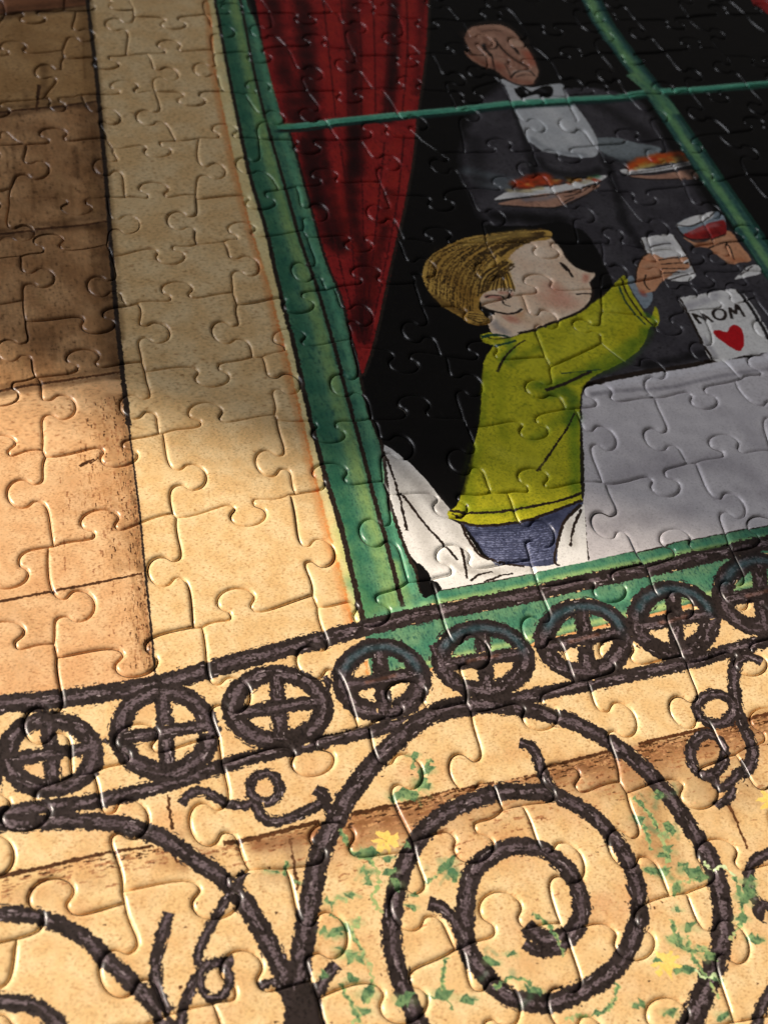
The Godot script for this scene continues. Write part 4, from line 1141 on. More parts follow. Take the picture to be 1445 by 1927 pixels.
func paint_window() -> void:
	area("cream",[8.6,-235.4,4.2,-184.7,2.1,-167.8,-0.8,-149.5,-3.3,-123.2,-5.1,-99.6,-6.2,-78.2,-6.6,-63.8,-7.6,-47.2,-8.8,-28.9,-10.3,-11.0,-11.1,1.7,-11.6,12.5,-12.1,20.4,-12.4,23.8,-10.4,23.3,-9.6,13.9,-8.7,2.1,-8.3,-10.7,-7.2,-27.3,-5.5,-47.0,-4.1,-67.1,-2.6,-83.6,-1.8,-103.6,0.7,-130.1,3.1,-154.6,6.4,-184.7,11.4,-235.7],0.10,true)
	wash(Color("d9884a"),0.45,[8.0,-235.4,3.7,-184.6,1.5,-167.8,-1.3,-149.5,-3.8,-123.2,-5.6,-99.6,-6.7,-78.2,-7.0,-63.9,-8.1,-47.2,-9.3,-29.0,-10.6,-11.0,-11.5,1.7,-11.9,12.4,-12.5,20.3,-12.8,23.8],0.97)
	line("orange_line",[8.6,-235.4,4.2,-184.7,2.1,-167.8,-0.8,-149.5,-3.3,-123.2,-5.1,-99.6,-6.2,-78.2,-6.6,-63.8,-7.6,-47.2,-8.8,-28.9,-10.3,-11.0,-11.1,1.7,-11.6,12.5,-12.1,20.4,-12.4,23.8],0.62,0.56,0.22)
	area("black",[20.8,-236.5,15.3,-185.1,15.3,-173.7,13.7,-152.1,11.6,-125.9,11.6,-117.9,9.8,-94.8,8.0,-72.2,7.9,-57.4,5.5,-36.4,4.3,-24.5,4.1,-15.0,1.9,-3.9,1.5,0.7,1.3,4.8,1.3,10.9,1.6,15.1,1.1,18.8,4.8,18.6,18.4,17.8,32.0,16.5,45.2,15.7,55.7,14.7,73.0,13.7,105.7,11.7,281.9,-259.7],0.05,false)
	area("green",[11.4,-235.7,6.4,-184.7,3.1,-154.6,0.7,-130.1,-1.8,-103.6,-2.6,-83.6,-4.1,-67.1,-5.5,-47.0,-7.2,-27.3,-8.3,-10.7,-8.7,2.1,-9.6,13.9,-10.4,23.3,-11.4,29.1,-12.3,35.0,-8.7,34.6,1.4,20.3,1.1,18.8,1.6,15.1,1.3,10.9,1.3,4.8,1.5,0.7,1.9,-3.9,4.1,-15.0,4.3,-24.5,5.5,-36.4,7.9,-57.4,8.0,-72.2,9.8,-94.8,11.6,-117.9,11.6,-125.9,13.7,-152.1,15.3,-173.7,15.3,-185.1,20.8,-236.5],0.10,false)
	area("green",[-9.9,23.2,1.1,18.8,4.8,18.6,18.4,17.8,32.0,16.5,45.2,15.7,55.7,14.7,73.0,13.7,105.7,11.7,97.2,24.9,65.7,27.1,42.0,29.6,24.6,30.9,7.2,32.8,-1.5,33.6,-12.3,35.0],0.10,false)
	wash(Color("1f5a44"),0.50,[12.7,-235.8,9.5,-202.8,6.4,-173.3,3.6,-146.9,1.3,-123.0,-0.6,-101.3,-1.5,-81.5,-2.9,-63.3,-4.1,-46.7,-5.4,-31.3,-6.4,-17.1,-7.2,-3.8,-7.9,8.5,-8.8,20.0],1.75)
	wash(Color("2d6b52"),0.35,[14.3,-235.9,11.0,-202.9,7.9,-173.4,5.0,-146.9,2.8,-123.0,1.1,-101.2,-0.0,-81.4,-1.2,-63.2,-2.3,-46.5,-3.6,-31.1,-4.7,-16.8,-5.5,-3.6,-6.3,8.8,-7.3,20.3],1.46)
	wash(Color("a9c46a"),0.42,[16.7,-236.2,13.3,-203.0,10.1,-173.4,7.2,-146.9,5.0,-122.9,3.4,-101.1,2.3,-81.2,1.4,-63.0,0.4,-46.2,-1.0,-30.8,-2.1,-16.5,-3.1,-3.2,-4.0,9.1,-5.0,20.6],1.32)
	wash(Color("b9cf6e"),0.30,[17.7,-236.2,14.2,-203.1,11.0,-173.4,8.0,-146.9,5.9,-122.9,4.4,-101.1,3.2,-81.2,2.5,-62.9,1.4,-46.1,0.1,-30.7,-1.0,-16.4,-2.1,-3.1,-3.0,9.3,-4.0,20.8],0.88)
	wash(Color("1c5c52"),0.35,[19.3,-236.4,15.8,-203.7,12.9,-174.6,10.2,-148.3,8.2,-124.6,6.9,-103.0,5.5,-83.3,4.8,-65.1,3.8,-48.4,2.4,-33.0,1.3,-18.8,0.0,-5.6,-0.9,6.8,-1.7,18.3],1.04)
	wash(Color("62b08a"),0.45,[20.1,-236.5,16.6,-203.8,14.2,-174.6,11.9,-148.3,10.0,-124.6,8.8,-102.9,7.3,-83.2,6.5,-65.0,5.4,-48.3,3.9,-32.9,2.8,-18.6,1.2,-5.4,0.3,7.0,-0.2,18.5],1.04)
	wash(Color("a9c46a"),0.35,[-9.1,3.3,-9.7,12.8,-9.2,20.8,-6.2,20.2],1.85)
	wash(Color("b5d27a"),0.55,[-1.7,11.6,-1.9,18.6,-1.6,22.1],1.24)
	wash(Color("2d7a5c"),0.35,[-10.0,13.9,-9.2,20.8],1.42)
	line("dark_line",[18.8,-236.3,13.4,-185.0,9.5,-152.1,7.1,-126.5,6.1,-109.7,4.8,-90.0,3.9,-76.6,3.7,-63.5,2.7,-46.7,1.2,-28.7,0.1,-14.5,-0.8,-4.3,-1.3,1.9,-1.9,9.7,-2.6,17.4,-2.9,21.0],0.69,0.83,0.12)
	line("dark_line",[11.4,-235.7,6.4,-184.7,3.1,-154.6,0.7,-130.1,-1.8,-103.6,-2.6,-83.6,-4.1,-67.1,-5.5,-47.0,-7.2,-27.3,-8.3,-10.7,-8.7,2.1,-9.6,13.9,-10.4,23.3],0.84,0.99,0.16)
	line("dark_line",[20.8,-236.5,15.3,-185.1,15.3,-173.7,13.7,-152.1,11.6,-125.9,11.6,-117.9,9.8,-94.8,8.0,-72.2,7.9,-57.4,5.5,-36.4,4.3,-24.5,4.1,-15.0,1.9,-3.9,1.5,0.7,1.3,4.8,1.3,10.9,1.6,15.1,1.1,18.8],0.56,0.70,0.14)
	wash(Color("3f8a70"),0.35,[0.7,20.1,4.4,19.9,17.9,19.1,31.4,17.9,44.6,17.1,55.0,16.2,72.2,15.2,104.7,13.3],0.91)
	wash(Color("b7d37c"),0.55,[0.3,21.4,4.0,21.2,17.4,20.4,30.8,19.2,43.9,18.6,54.3,17.6,71.4,16.7,103.7,14.8],0.79)
	wash(Color("4a967a"),0.30,[-0.4,23.3,3.3,23.1,16.7,22.4,30.0,21.3,43.0,20.6,53.2,19.7,70.2,18.9,102.2,17.1],1.01)
	wash(Color("cfe08a"),0.60,[-12.1,34.1,-1.2,32.7,7.5,31.9,24.9,30.0,42.5,28.6,66.3,26.0,97.9,23.8],0.74)
	wash(Color("3f8c70"),0.30,[-11.2,30.9,-0.1,29.4,8.7,28.5,26.4,26.4,44.2,25.0,68.4,22.2,100.5,19.8],1.40)
	wash(Color("e0803c"),0.50,[-12.4,35.3,-1.6,33.9,7.1,33.1,24.4,31.2,41.8,29.9,65.5,27.4,96.9,25.3],0.42)
	line("dark_line",[1.1,18.8,4.8,18.6,18.4,17.8,32.0,16.5,45.2,15.7,55.7,14.7,73.0,13.7,105.7,11.7],0.52,0.46,0.15)
	wash(Color("7ec39a"),0.50,[-10.1,24.0,-2.9,21.9,1.0,21.4],1.41)
	line("orange_line",[-11.8,28.6,-12.4,32.1,-12.9,35.1],0.47,0.47,0.20)


func paint_room() -> void:
	area("red",[22.5,-236.7,17.5,-185.2,13.6,-154.7,11.4,-127.6,11.9,-118.8,11.1,-107.3,9.5,-88.8,8.2,-73.1,7.8,-59.2,7.0,-45.8,5.9,-35.9,6.4,-35.4,9.7,-41.5,13.9,-50.1,20.8,-65.2,26.5,-78.0,32.6,-91.6,39.8,-108.5,48.6,-131.8,55.8,-149.8,62.9,-169.2,69.1,-187.2,87.6,-242.4],0.10,true)
	wash(Color("1c0508"),0.75,[37.4,-217.4,27.6,-168.4,19.9,-132.2,13.4,-98.8,12.1,-75.1],2.95)
	wash(Color("1c0508"),0.60,[53.3,-218.5,40.9,-168.7,32.7,-136.9,23.7,-102.6],2.41)
	wash(Color("1c0508"),0.80,[68.2,-219.5,52.9,-169.0,43.0,-139.4,37.6,-124.7],1.88)
	wash(Color("1c0508"),0.70,[28.7,-122.5,22.4,-102.6,17.7,-84.4,15.5,-65.7,8.6,-48.9],2.04)
	wash(Color("1c0508"),0.55,[30.0,-95.9,24.2,-82.0,15.6,-62.1,9.1,-45.6],1.66)
	wash(Color("1c0508"),0.60,[22.0,-185.4,16.8,-144.5,14.8,-125.2],2.70)
	wash(Color("1c0508"),0.50,[19.5,-122.7,17.0,-102.8,14.8,-80.6],1.16)
	wash(Color("1c0508"),0.30,[66.9,-187.1,49.4,-136.8],1.49)
	wash(Color("1c0508"),0.55,[14.1,-117.2,11.3,-90.7],1.66)
	wash(Color("b02a22"),0.50,[47.4,-218.1,35.1,-168.6,24.8,-129.7],3.14)
	wash(Color("b02a22"),0.50,[61.8,-219.1,46.7,-168.8,33.7,-127.2],2.98)
	wash(Color("b02a22"),0.45,[68.8,-206.2,53.5,-157.8,42.8,-127.0],2.33)
	wash(Color("b02a22"),0.45,[21.9,-111.4,16.8,-92.4,14.9,-73.0],1.93)
	wash(Color("b02a22"),0.55,[38.5,-117.7,33.2,-102.2,25.5,-83.9],1.70)
	wash(Color("b02a22"),0.40,[31.1,-115.6,26.1,-98.2,22.1,-82.1,14.1,-58.7],1.77)
	line("red_dark",[41.1,-206.3,32.3,-162.5,24.5,-124.9],0.53,0.33,0.20)
	line("red_dark",[46.4,-205.9,36.9,-161.3,28.0,-126.3],0.54,0.33,0.20)
	line("red_dark",[50.6,-203.1,42.1,-165.1,31.4,-126.4],0.54,0.33,0.20)
	line("red_dark",[57.0,-206.2,45.3,-162.6,35.0,-126.0],0.54,0.33,0.20)
	line("red_dark",[62.7,-204.8,49.5,-163.6,38.1,-125.8],0.55,0.34,0.20)
	line("red_dark",[67.3,-206.1,55.1,-163.7,41.9,-126.2],0.55,0.34,0.20)
	line("red_dark",[17.5,-116.1,12.9,-88.7,8.0,-44.8],0.40,0.25,0.20)
	line("red_dark",[23.1,-116.2,17.7,-87.9,8.5,-46.3],0.40,0.25,0.20)
	line("red_dark",[28.3,-117.1,20.7,-87.2,9.0,-44.4],0.40,0.25,0.20)
	line("red_dark",[34.4,-116.0,24.6,-88.6,9.2,-45.4],0.41,0.25,0.20)
	line("red_dark",[40.3,-118.8,28.9,-88.4,10.2,-45.2],0.41,0.25,0.20)
	line("dark_line",[77.5,-213.4,62.9,-169.2,54.6,-147.1,47.5,-129.4,39.6,-108.5,31.6,-89.6,25.4,-76.1,19.7,-63.5,13.4,-49.3,9.4,-41.0,6.1,-35.1],0.84,0.67,0.12)
	area("red",[183.4,-205.6,178.4,-190.8,179.3,-186.8,180.8,-181.6,188.8,-178.5,209.1,-214.2],0.10,true)
	area("charcoal",[56.5,-120.8,59.6,-125.5,65.5,-134.1,73.6,-141.8,78.1,-144.5,83.2,-140.5,89.1,-139.7,100.6,-140.4,108.3,-137.7,113.4,-131.1,111.5,-110.9,111.7,-99.0,110.7,-83.3,113.0,-66.2,111.7,-50.5,101.8,-32.7,77.9,-30.4,65.0,-30.1,53.0,-28.1,49.5,-26.1,53.8,-32.9,66.7,-45.3,65.6,-51.6,71.6,-59.5,72.9,-75.0,68.6,-81.4,60.2,-80.9,53.6,-81.3,48.0,-82.6,47.9,-89.8,48.8,-101.6,51.5,-110.4],0.25,true)
	wash(Color("15131a"),0.21,[70.0,-89.7,66.7,-85.1],2.53)
	wash(Color("4a474c"),0.13,[92.5,-67.1,88.4,-64.3],3.51)
	wash(Color("2a262a"),0.14,[44.8,-57.6,44.0,-55.9],1.85)
	wash(Color("15131a"),0.11,[78.8,-60.1,80.2,-56.8],2.92)
	wash(Color("4a474c"),0.29,[97.3,-119.4,99.8,-116.9],2.88)
	wash(Color("2a262a"),0.19,[60.2,-89.4,62.4,-85.3],4.01)
	wash(Color("15131a"),0.25,[122.7,-114.3,123.0,-111.8],3.73)
	wash(Color("4a474c"),0.28,[112.2,-116.4,113.8,-110.4],2.10)
	wash(Color("2a262a"),0.13,[83.7,-114.7,83.7,-111.1],3.70)
	wash(Color("15131a"),0.27,[103.8,-88.3,104.7,-83.0],1.87)
	wash(Color("4a474c"),0.27,[53.4,-45.6,50.9,-42.2],3.38)
	wash(Color("2a262a"),0.25,[121.5,-119.7,116.2,-115.5],3.80)
	wash(Color("15131a"),0.20,[109.6,-100.1,108.5,-98.0],2.98)
	wash(Color("4a474c"),0.13,[86.6,-64.5,82.1,-60.6],3.21)
	wash(Color("2a262a"),0.15,[48.9,-75.6,49.3,-71.3],2.42)
	wash(Color("15131a"),0.15,[126.3,-128.5,124.1,-124.5],3.51)
	wash(Color("4a474c"),0.14,[121.7,-104.3,123.2,-100.1],3.82)
	wash(Color("2a262a"),0.27,[71.6,-74.9,69.1,-71.9],2.35)
	wash(Color("15131a"),0.17,[92.0,-96.7,90.3,-93.7],3.46)
	wash(Color("4a474c"),0.10,[58.3,-98.2,57.5,-96.0],3.21)
	wash(Color("2a262a"),0.24,[43.2,-43.1,40.7,-39.4],3.11)
	wash(Color("15131a"),0.27,[48.2,-68.9,45.0,-67.2],2.00)
	wash(Color("4a474c"),0.12,[85.3,-73.1,82.6,-71.4],2.75)
	wash(Color("2a262a"),0.29,[66.6,-88.0,66.3,-85.1],2.72)
	wash(Color("15131a"),0.19,[72.6,-45.1,73.6,-41.5],2.98)
	wash(Color("4a474c"),0.20,[82.9,-70.7,79.4,-67.3],1.96)
	wash(Color("2a262a"),0.24,[111.2,-105.2,111.1,-101.9],3.95)
	wash(Color("15131a"),0.21,[114.0,-74.1,114.4,-72.3],2.45)
	wash(Color("4a474c"),0.15,[120.5,-119.7,122.1,-113.6],3.42)
	wash(Color("2a262a"),0.30,[45.5,-58.7,44.8,-55.1],2.05)
	wash(Color("15131a"),0.29,[128.0,-132.3,126.3,-127.8],4.25)
	wash(Color("4a474c"),0.15,[81.3,-93.2,80.5,-88.3],3.94)
	wash(Color("2a262a"),0.27,[52.8,-67.7,50.4,-64.9],2.66)
	wash(Color("15131a"),0.20,[106.1,-120.5,104.5,-115.4],3.94)
	wash(Color("4a474c"),0.22,[107.5,-88.3,103.6,-84.1],4.39)
	wash(Color("2a262a"),0.20,[88.3,-59.8,90.1,-56.0],3.83)
	wash(Color("15131a"),0.16,[46.0,-68.6,43.5,-66.2],3.00)
	wash(Color("4a474c"),0.25,[66.8,-127.6,65.9,-123.7],2.20)
	wash(Color("2a262a"),0.25,[50.7,-95.9,48.7,-92.4],2.57)
	wash(Color("15131a"),0.14,[55.9,-75.1,55.7,-72.8],2.19)
	wash(Color("4a474c"),0.24,[57.8,-107.5,57.6,-103.3],3.70)
	wash(Color("2a262a"),0.20,[116.6,-82.1,118.4,-80.3],3.04)
	wash(Color("15131a"),0.10,[61.5,-66.9,59.5,-62.7],1.97)
	wash(Color("4a474c"),0.14,[89.0,-57.2,85.2,-53.8],1.81)
	wash(Color("2a262a"),0.15,[37.7,-54.1,37.6,-52.1],2.08)
	wash(Color("15131a"),0.20,[116.6,-83.4,115.0,-81.7],3.78)
	wash(Color("4a474c"),0.23,[132.4,-110.9,131.4,-106.4],3.73)
	wash(Color("2a262a"),0.23,[91.2,-76.1,88.6,-71.9],4.08)
	wash(Color("15131a"),0.12,[93.9,-105.1,94.2,-100.0],2.03)
	wash(Color("4a474c"),0.19,[85.5,-107.5,83.3,-105.3],3.73)
	wash(Color("2a262a"),0.20,[64.1,-119.1,64.4,-114.1],3.59)
	wash(Color("15131a"),0.30,[69.4,-48.3,70.8,-44.2],2.38)
	wash(Color("4a474c"),0.15,[80.7,-97.9,79.0,-96.0],3.19)
	wash(Color("2a262a"),0.21,[75.4,-56.7,72.7,-54.0],2.74)
	wash(Color("15131a"),0.14,[49.1,-56.3,47.1,-52.3],3.09)
	wash(Color("4a474c"),0.25,[111.6,-92.5,109.0,-89.2],3.30)
	wash(Color("2a262a"),0.29,[121.6,-119.4,116.5,-114.3],2.80)
	wash(Color("15131a"),0.19,[41.5,-49.5,43.3,-46.9],1.87)
	wash(Color("4a474c"),0.29,[61.1,-77.8,59.9,-74.8],1.75)
	wash(Color("2a262a"),0.18,[84.4,-92.8,84.0,-88.3],2.39)
	wash(Color("0b0a0b"),0.80,[52.2,-84.8,61.2,-83.5,68.8,-81.8],2.38)
	wash(Color("7f8e92"),0.55,[51.2,-103.2,55.5,-101.7,60.1,-98.9,64.5,-97.6],2.32)
	wash(Color("8d9c9e"),0.50,[52.8,-98.1,56.5,-96.9,60.9,-95.6],1.94)
	wash(Color("0c0b0d"),0.60,[74.6,-134.1,72.7,-119.2,68.5,-100.8],1.35)
	wash(Color("0c0b0d"),0.60,[90.8,-106.8,87.9,-93.2,84.4,-80.5,85.4,-70.2],1.63)
	wash(Color("0c0b0d"),0.50,[70.3,-77.2,65.8,-69.5,68.0,-54.2],2.62)
	wash(Color("0a090a"),0.60,[66.9,-31.5,76.5,-32.9,87.9,-34.5,99.8,-36.5],1.52)
	wash(Color("0a090a"),0.50,[56.2,-32.7,64.5,-40.2,70.0,-46.7],2.08)
	area("smoke",[91.9,-115.6,97.8,-115.7,102.3,-113.6,106.3,-112.3,108.3,-110.5,103.8,-106.8,97.8,-105.4,92.7,-107.7,90.8,-111.0],0.25,true)
	wash(Color("3c4143"),0.50,[90.3,-109.2,95.1,-106.2,102.8,-106.4],1.37)
	area("shirt",[75.8,-144.5,75.5,-138.7,72.7,-119.2,73.1,-114.4,74.9,-110.8,78.5,-109.3,82.1,-108.0,88.4,-108.3,91.5,-114.4,92.5,-123.2,92.3,-131.3,92.5,-139.1,92.7,-142.3,88.4,-141.8,83.2,-140.5,79.8,-141.8],0.06,true)
	wash(Color("7d8286"),0.50,[73.8,-116.3,77.6,-110.7,85.7,-108.8],1.15)
	wash(Color("f2f2f0"),0.40,[84.3,-131.4,84.8,-121.4,84.9,-114.1],2.40)
	area("black",[78.1,-140.3,80.9,-140.8,82.4,-138.7,86.2,-141.0,89.1,-141.3,88.5,-138.1,85.9,-135.5,83.7,-137.1,81.6,-136.6,78.9,-135.6,77.6,-136.6],0.08,true)
	wash(Color("b8bec6"),0.35,[84.9,-140.2,86.2,-138.6],0.84)
	wash(Color("070607"),0.90,[71.4,-166.5,70.7,-162.2,68.9,-158.0],1.74)
	wash(Color("070607"),0.85,[75.5,-173.9,81.4,-176.7,88.2,-177.5,91.5,-172.8,92.2,-164.0],2.30)
	area("skin_dusk",[73.4,-168.9,75.4,-171.2,79.2,-172.8,83.5,-173.5,86.6,-173.0,88.7,-169.8,89.4,-164.0,89.5,-156.9,88.5,-149.9,87.3,-145.8,84.9,-142.9,82.4,-141.8,79.5,-142.4,77.1,-145.0,76.2,-147.7,74.9,-149.8,72.7,-150.9,71.1,-153.1,70.0,-155.8,69.9,-158.6,71.0,-158.6,72.1,-158.1,72.1,-162.5,72.4,-165.4],0.05,true)
	wash(Color("8b4c35"),0.60,[70.9,-157.5,72.0,-154.7,74.0,-151.5],1.28)
	wash(Color("b5543a"),0.50,[76.9,-153.1,78.3,-150.4],1.93)
	wash(Color("b5482f"),0.55,[88.7,-158.3,87.9,-152.7],1.76)
	wash(Color("e8c7a8"),0.50,[86.8,-166.8,87.6,-162.5],2.03)
	wash(Color("6b4433"),0.50,[81.8,-162.1,83.0,-156.8,85.2,-152.1],1.10)
	wash(Color("5a3528"),0.50,[78.7,-166.1,77.6,-160.4],1.11)
	line("dark_line",[77.2,-163.2,76.7,-160.4,77.1,-158.1,77.0,-155.9],1.53,0.66,0.10)
	line("dark_line",[81.6,-166.1,81.7,-162.7,82.1,-158.7,83.6,-154.8,85.2,-152.1,85.9,-151.0],0.57,0.75,0.06)
	line("dark_line",[85.4,-162.2,85.8,-159.9,85.8,-157.4],1.33,0.67,0.10)
	line("dark_line",[78.0,-160.4,80.0,-160.7,81.6,-163.3],0.55,0.55,0.05)
	wash(Color("d8c4b4"),0.70,[80.6,-147.7,83.2,-148.8,85.7,-148.8],0.86)
	line("dark_line",[78.6,-145.0,80.9,-147.7,83.6,-149.1,85.7,-148.8,86.3,-146.1],0.56,0.56,0.06)
	line("dark_line",[80.4,-145.6,83.3,-146.9,85.4,-146.4],0.38,0.38,0.05)
	line("dark_line",[79.6,-152.6,79.4,-148.8,78.8,-145.5],0.34,0.30,0.05)
	line("dark_line",[92.2,-170.5,91.8,-166.3,91.1,-162.9],0.37,0.32,0.05)
	line("dark_line",[78.8,-169.6,82.4,-170.5,85.4,-169.7],0.36,0.32,0.05)
	line("dark_line",[77.8,-158.1,75.9,-151.2,75.6,-147.7,77.1,-145.0],0.53,0.53,0.06)
	line("dark_line",[70.8,-158.0,73.7,-157.2,76.1,-157.5],0.52,0.43,0.06)
	line("dark_line",[75.7,-145.5,79.3,-141.8,82.7,-141.3,86.1,-143.9,88.2,-147.7],0.53,0.53,0.05)
	area("skin_dusk",[55.0,-89.7,59.7,-88.6,65.5,-87.6,69.8,-87.8,75.9,-90.7,80.5,-93.1,84.4,-96.1,78.3,-94.8,70.7,-93.6,63.0,-91.8],0.05,true)
	area("white",[54.5,-91.2,58.1,-91.6,64.6,-92.4,72.1,-93.5,78.4,-95.0,83.5,-96.8,87.5,-99.1,87.3,-100.0,83.0,-99.0,74.7,-96.5,65.7,-95.1,59.0,-94.1,56.1,-92.6],0.04,true)
	wash(Color("777f8c"),0.60,[61.9,-90.8,66.8,-90.8,70.9,-91.9],1.06)
	line("dark_line",[54.7,-90.9,62.9,-91.6,71.8,-92.9,79.9,-95.1,85.6,-97.6],0.43,0.43,0.04)
	line("dark_line",[55.6,-88.8,62.8,-87.8,69.6,-87.4,76.6,-90.5,83.6,-95.2],0.42,0.35,0.05)
	line("dark_line",[72.6,-91.3,76.6,-92.4,81.5,-95.3],0.36,0.36,0.05)
	line("dark_line",[71.0,-88.8,75.4,-91.2],0.36,0.36,0.05)
	wash(Color("c8401c"),0.95,[62.4,-97.0,65.6,-98.7,68.7,-99.4,71.7,-99.7],1.63)
	wash(Color("d84a20"),0.90,[63.9,-96.1,67.9,-97.2,70.9,-97.5],1.26)
	wash(Color("c95f28"),0.80,[71.2,-98.4,73.5,-97.0],1.27)
	wash(Color("e8b24a"),0.80,[76.8,-98.0,79.1,-98.3],0.92)
	wash(Color("3c2a16"),0.90,[76.6,-99.1,79.2,-98.5,79.4,-97.4],0.74)
	wash(Color("d9c48a"),0.70,[59.2,-94.6,63.3,-94.4,68.6,-95.4],0.89)
	wash(Color("3f7a4a"),0.80,[82.7,-99.0,85.5,-99.6],0.93)
	wash(Color("b7a878"),0.60,[80.0,-96.9,82.6,-97.9],1.11)
	area("skin_dusk",[94.2,-99.5,101.1,-99.4,106.1,-100.2,112.8,-101.3,113.5,-98.9,111.7,-97.2,104.9,-97.7,98.3,-98.2],0.05,true)
	area("white",[92.7,-102.1,94.9,-102.4,101.6,-102.2,107.6,-103.4,114.3,-105.0,114.2,-103.6,107.1,-101.8,101.0,-100.8,94.9,-100.4,92.7,-100.9],0.04,true)
	wash(Color("d9571c"),0.95,[96.3,-102.9,99.2,-105.1,102.8,-106.4,108.1,-107.6,113.3,-108.2],1.58)
	wash(Color("e8a23c"),0.80,[99.3,-103.7,105.2,-104.9,110.5,-106.1,113.2,-106.0],1.19)
	wash(Color("d8382a"),0.80,[103.5,-105.9,105.1,-105.4],1.19)
	wash(Color("e8cf7a"),0.70,[97.2,-102.4,103.0,-103.5],0.78)
	wash(Color("efd27a"),0.60,[109.9,-105.7,112.0,-106.1],1.00)
	line("dark_line",[95.0,-100.8,101.3,-101.5,107.6,-102.7,114.3,-104.3],0.35,0.35,0.03)
	line("dark_line",[94.3,-99.7,101.4,-100.1,109.0,-101.4,113.6,-102.9],0.39,0.39,0.04)
	line("dark_line",[93.9,-98.8,100.3,-97.6,109.5,-97.7],0.38,0.38,0.05)
	wash(Color("b83a1a"),0.68,[67.9,-98.6,68.2,-97.9],0.45)
	wash(Color("e06a2c"),0.76,[75.8,-96.9,76.8,-96.7],0.58)
	wash(Color("8a2a14"),0.87,[64.3,-95.5,65.2,-95.0],0.37)
	wash(Color("eab35a"),0.55,[82.4,-98.6,83.3,-99.2],0.67)
	wash(Color("6b3a18"),0.56,[78.5,-97.6,79.1,-97.7],0.63)
	wash(Color("b83a1a"),0.43,[78.1,-98.0,79.1,-98.5],0.40)
	wash(Color("e06a2c"),0.46,[65.4,-96.2,66.5,-96.7],0.43)
	wash(Color("8a2a14"),0.88,[78.6,-97.7,79.9,-97.7],0.49)
	wash(Color("eab35a"),0.82,[78.5,-97.9,80.0,-98.5],0.73)
	wash(Color("6b3a18"),0.87,[60.7,-97.2,61.3,-97.3],0.62)
	wash(Color("b83a1a"),0.88,[83.1,-98.2,83.9,-98.3],0.73)
	wash(Color("e06a2c"),0.77,[64.6,-96.7,65.8,-97.3],0.44)
	wash(Color("8a2a14"),0.54,[81.3,-98.1,82.5,-98.7],0.54)
	wash(Color("eab35a"),0.40,[76.9,-97.5,77.6,-97.4],0.57)
	wash(Color("6b3a18"),0.49,[62.3,-96.7,63.3,-97.3],0.54)
	wash(Color("b83a1a"),0.40,[69.8,-98.6,70.7,-99.1],0.48)
	wash(Color("e06a2c"),0.54,[65.2,-96.6,66.3,-96.3],0.54)
	wash(Color("8a2a14"),0.87,[62.7,-95.4,64.1,-95.9],0.37)
	wash(Color("eab35a"),0.77,[73.0,-97.8,74.4,-98.3],0.58)
	wash(Color("6b3a18"),0.71,[63.3,-97.3,63.9,-97.0],0.36)
	wash(Color("b83a1a"),0.60,[74.1,-97.8,75.3,-98.0],0.49)
	wash(Color("e06a2c"),0.72,[66.0,-96.1,66.6,-95.9],0.64)
	wash(Color("8a2a14"),0.66,[78.9,-98.6,79.6,-99.0],0.41)
	wash(Color("eab35a"),0.67,[65.1,-97.1,65.6,-96.6],0.61)
	wash(Color("6b3a18"),0.68,[82.4,-98.3,82.9,-98.3],0.44)
	wash(Color("b83a1a"),0.69,[84.2,-98.1,85.1,-97.7],0.59)
	wash(Color("e06a2c"),0.41,[72.1,-97.3,73.0,-96.9],0.37)
	wash(Color("8a2a14"),0.81,[68.4,-96.7,68.9,-96.6],0.68)
	wash(Color("eab35a"),0.44,[78.7,-97.8,79.1,-97.2],0.38)
	wash(Color("6b3a18"),0.55,[67.1,-97.4,68.3,-97.8],0.62)
	wash(Color("b83a1a"),0.58,[70.9,-98.3,71.5,-97.9],0.51)
	wash(Color("e06a2c"),0.82,[71.6,-97.0,71.8,-96.4],0.60)
	wash(Color("8a2a14"),0.62,[65.1,-97.7,66.2,-98.3],0.53)
	wash(Color("eab35a"),0.78,[82.0,-98.3,82.9,-98.9],0.53)
	wash(Color("d9571c"),0.88,[112.5,-105.3,113.2,-105.7],0.68)
	wash(Color("eaa040"),0.40,[113.2,-105.4,113.9,-105.0],0.51)
	wash(Color("b8401a"),0.78,[112.5,-105.3,112.8,-104.9],0.54)
	wash(Color("f0cf78"),0.74,[109.4,-104.9,110.0,-105.0],0.55)
	wash(Color("d9571c"),0.45,[110.4,-105.1,111.6,-105.8],0.43)
	wash(Color("eaa040"),0.44,[105.6,-105.3,106.0,-105.1],0.59)
	wash(Color("b8401a"),0.48,[103.4,-105.9,104.8,-106.5],0.66)
	wash(Color("f0cf78"),0.50,[106.4,-105.1,107.1,-105.3],0.61)
	wash(Color("d9571c"),0.50,[107.7,-105.3,109.0,-105.7],0.47)
	wash(Color("eaa040"),0.58,[109.2,-105.4,109.7,-104.9],0.54)
	wash(Color("b8401a"),0.88,[98.1,-103.6,98.6,-103.6],0.39)
	wash(Color("f0cf78"),0.78,[110.1,-105.1,111.2,-105.1],0.42)
	wash(Color("d9571c"),0.78,[101.7,-104.6,102.6,-105.1],0.45)
	wash(Color("eaa040"),0.88,[105.8,-105.9,106.5,-105.6],0.68)
	wash(Color("b8401a"),0.65,[107.6,-106.1,108.5,-106.2],0.45)
	wash(Color("f0cf78"),0.42,[98.3,-104.3,99.0,-103.8],0.50)
	wash(Color("d9571c"),0.57,[109.0,-105.2,109.8,-104.9],0.46)
	wash(Color("eaa040"),0.41,[108.4,-105.1,109.2,-104.9],0.53)
	wash(Color("b8401a"),0.63,[108.4,-105.6,109.5,-105.8],0.69)
	wash(Color("f0cf78"),0.84,[109.0,-104.8,109.9,-104.4],0.54)
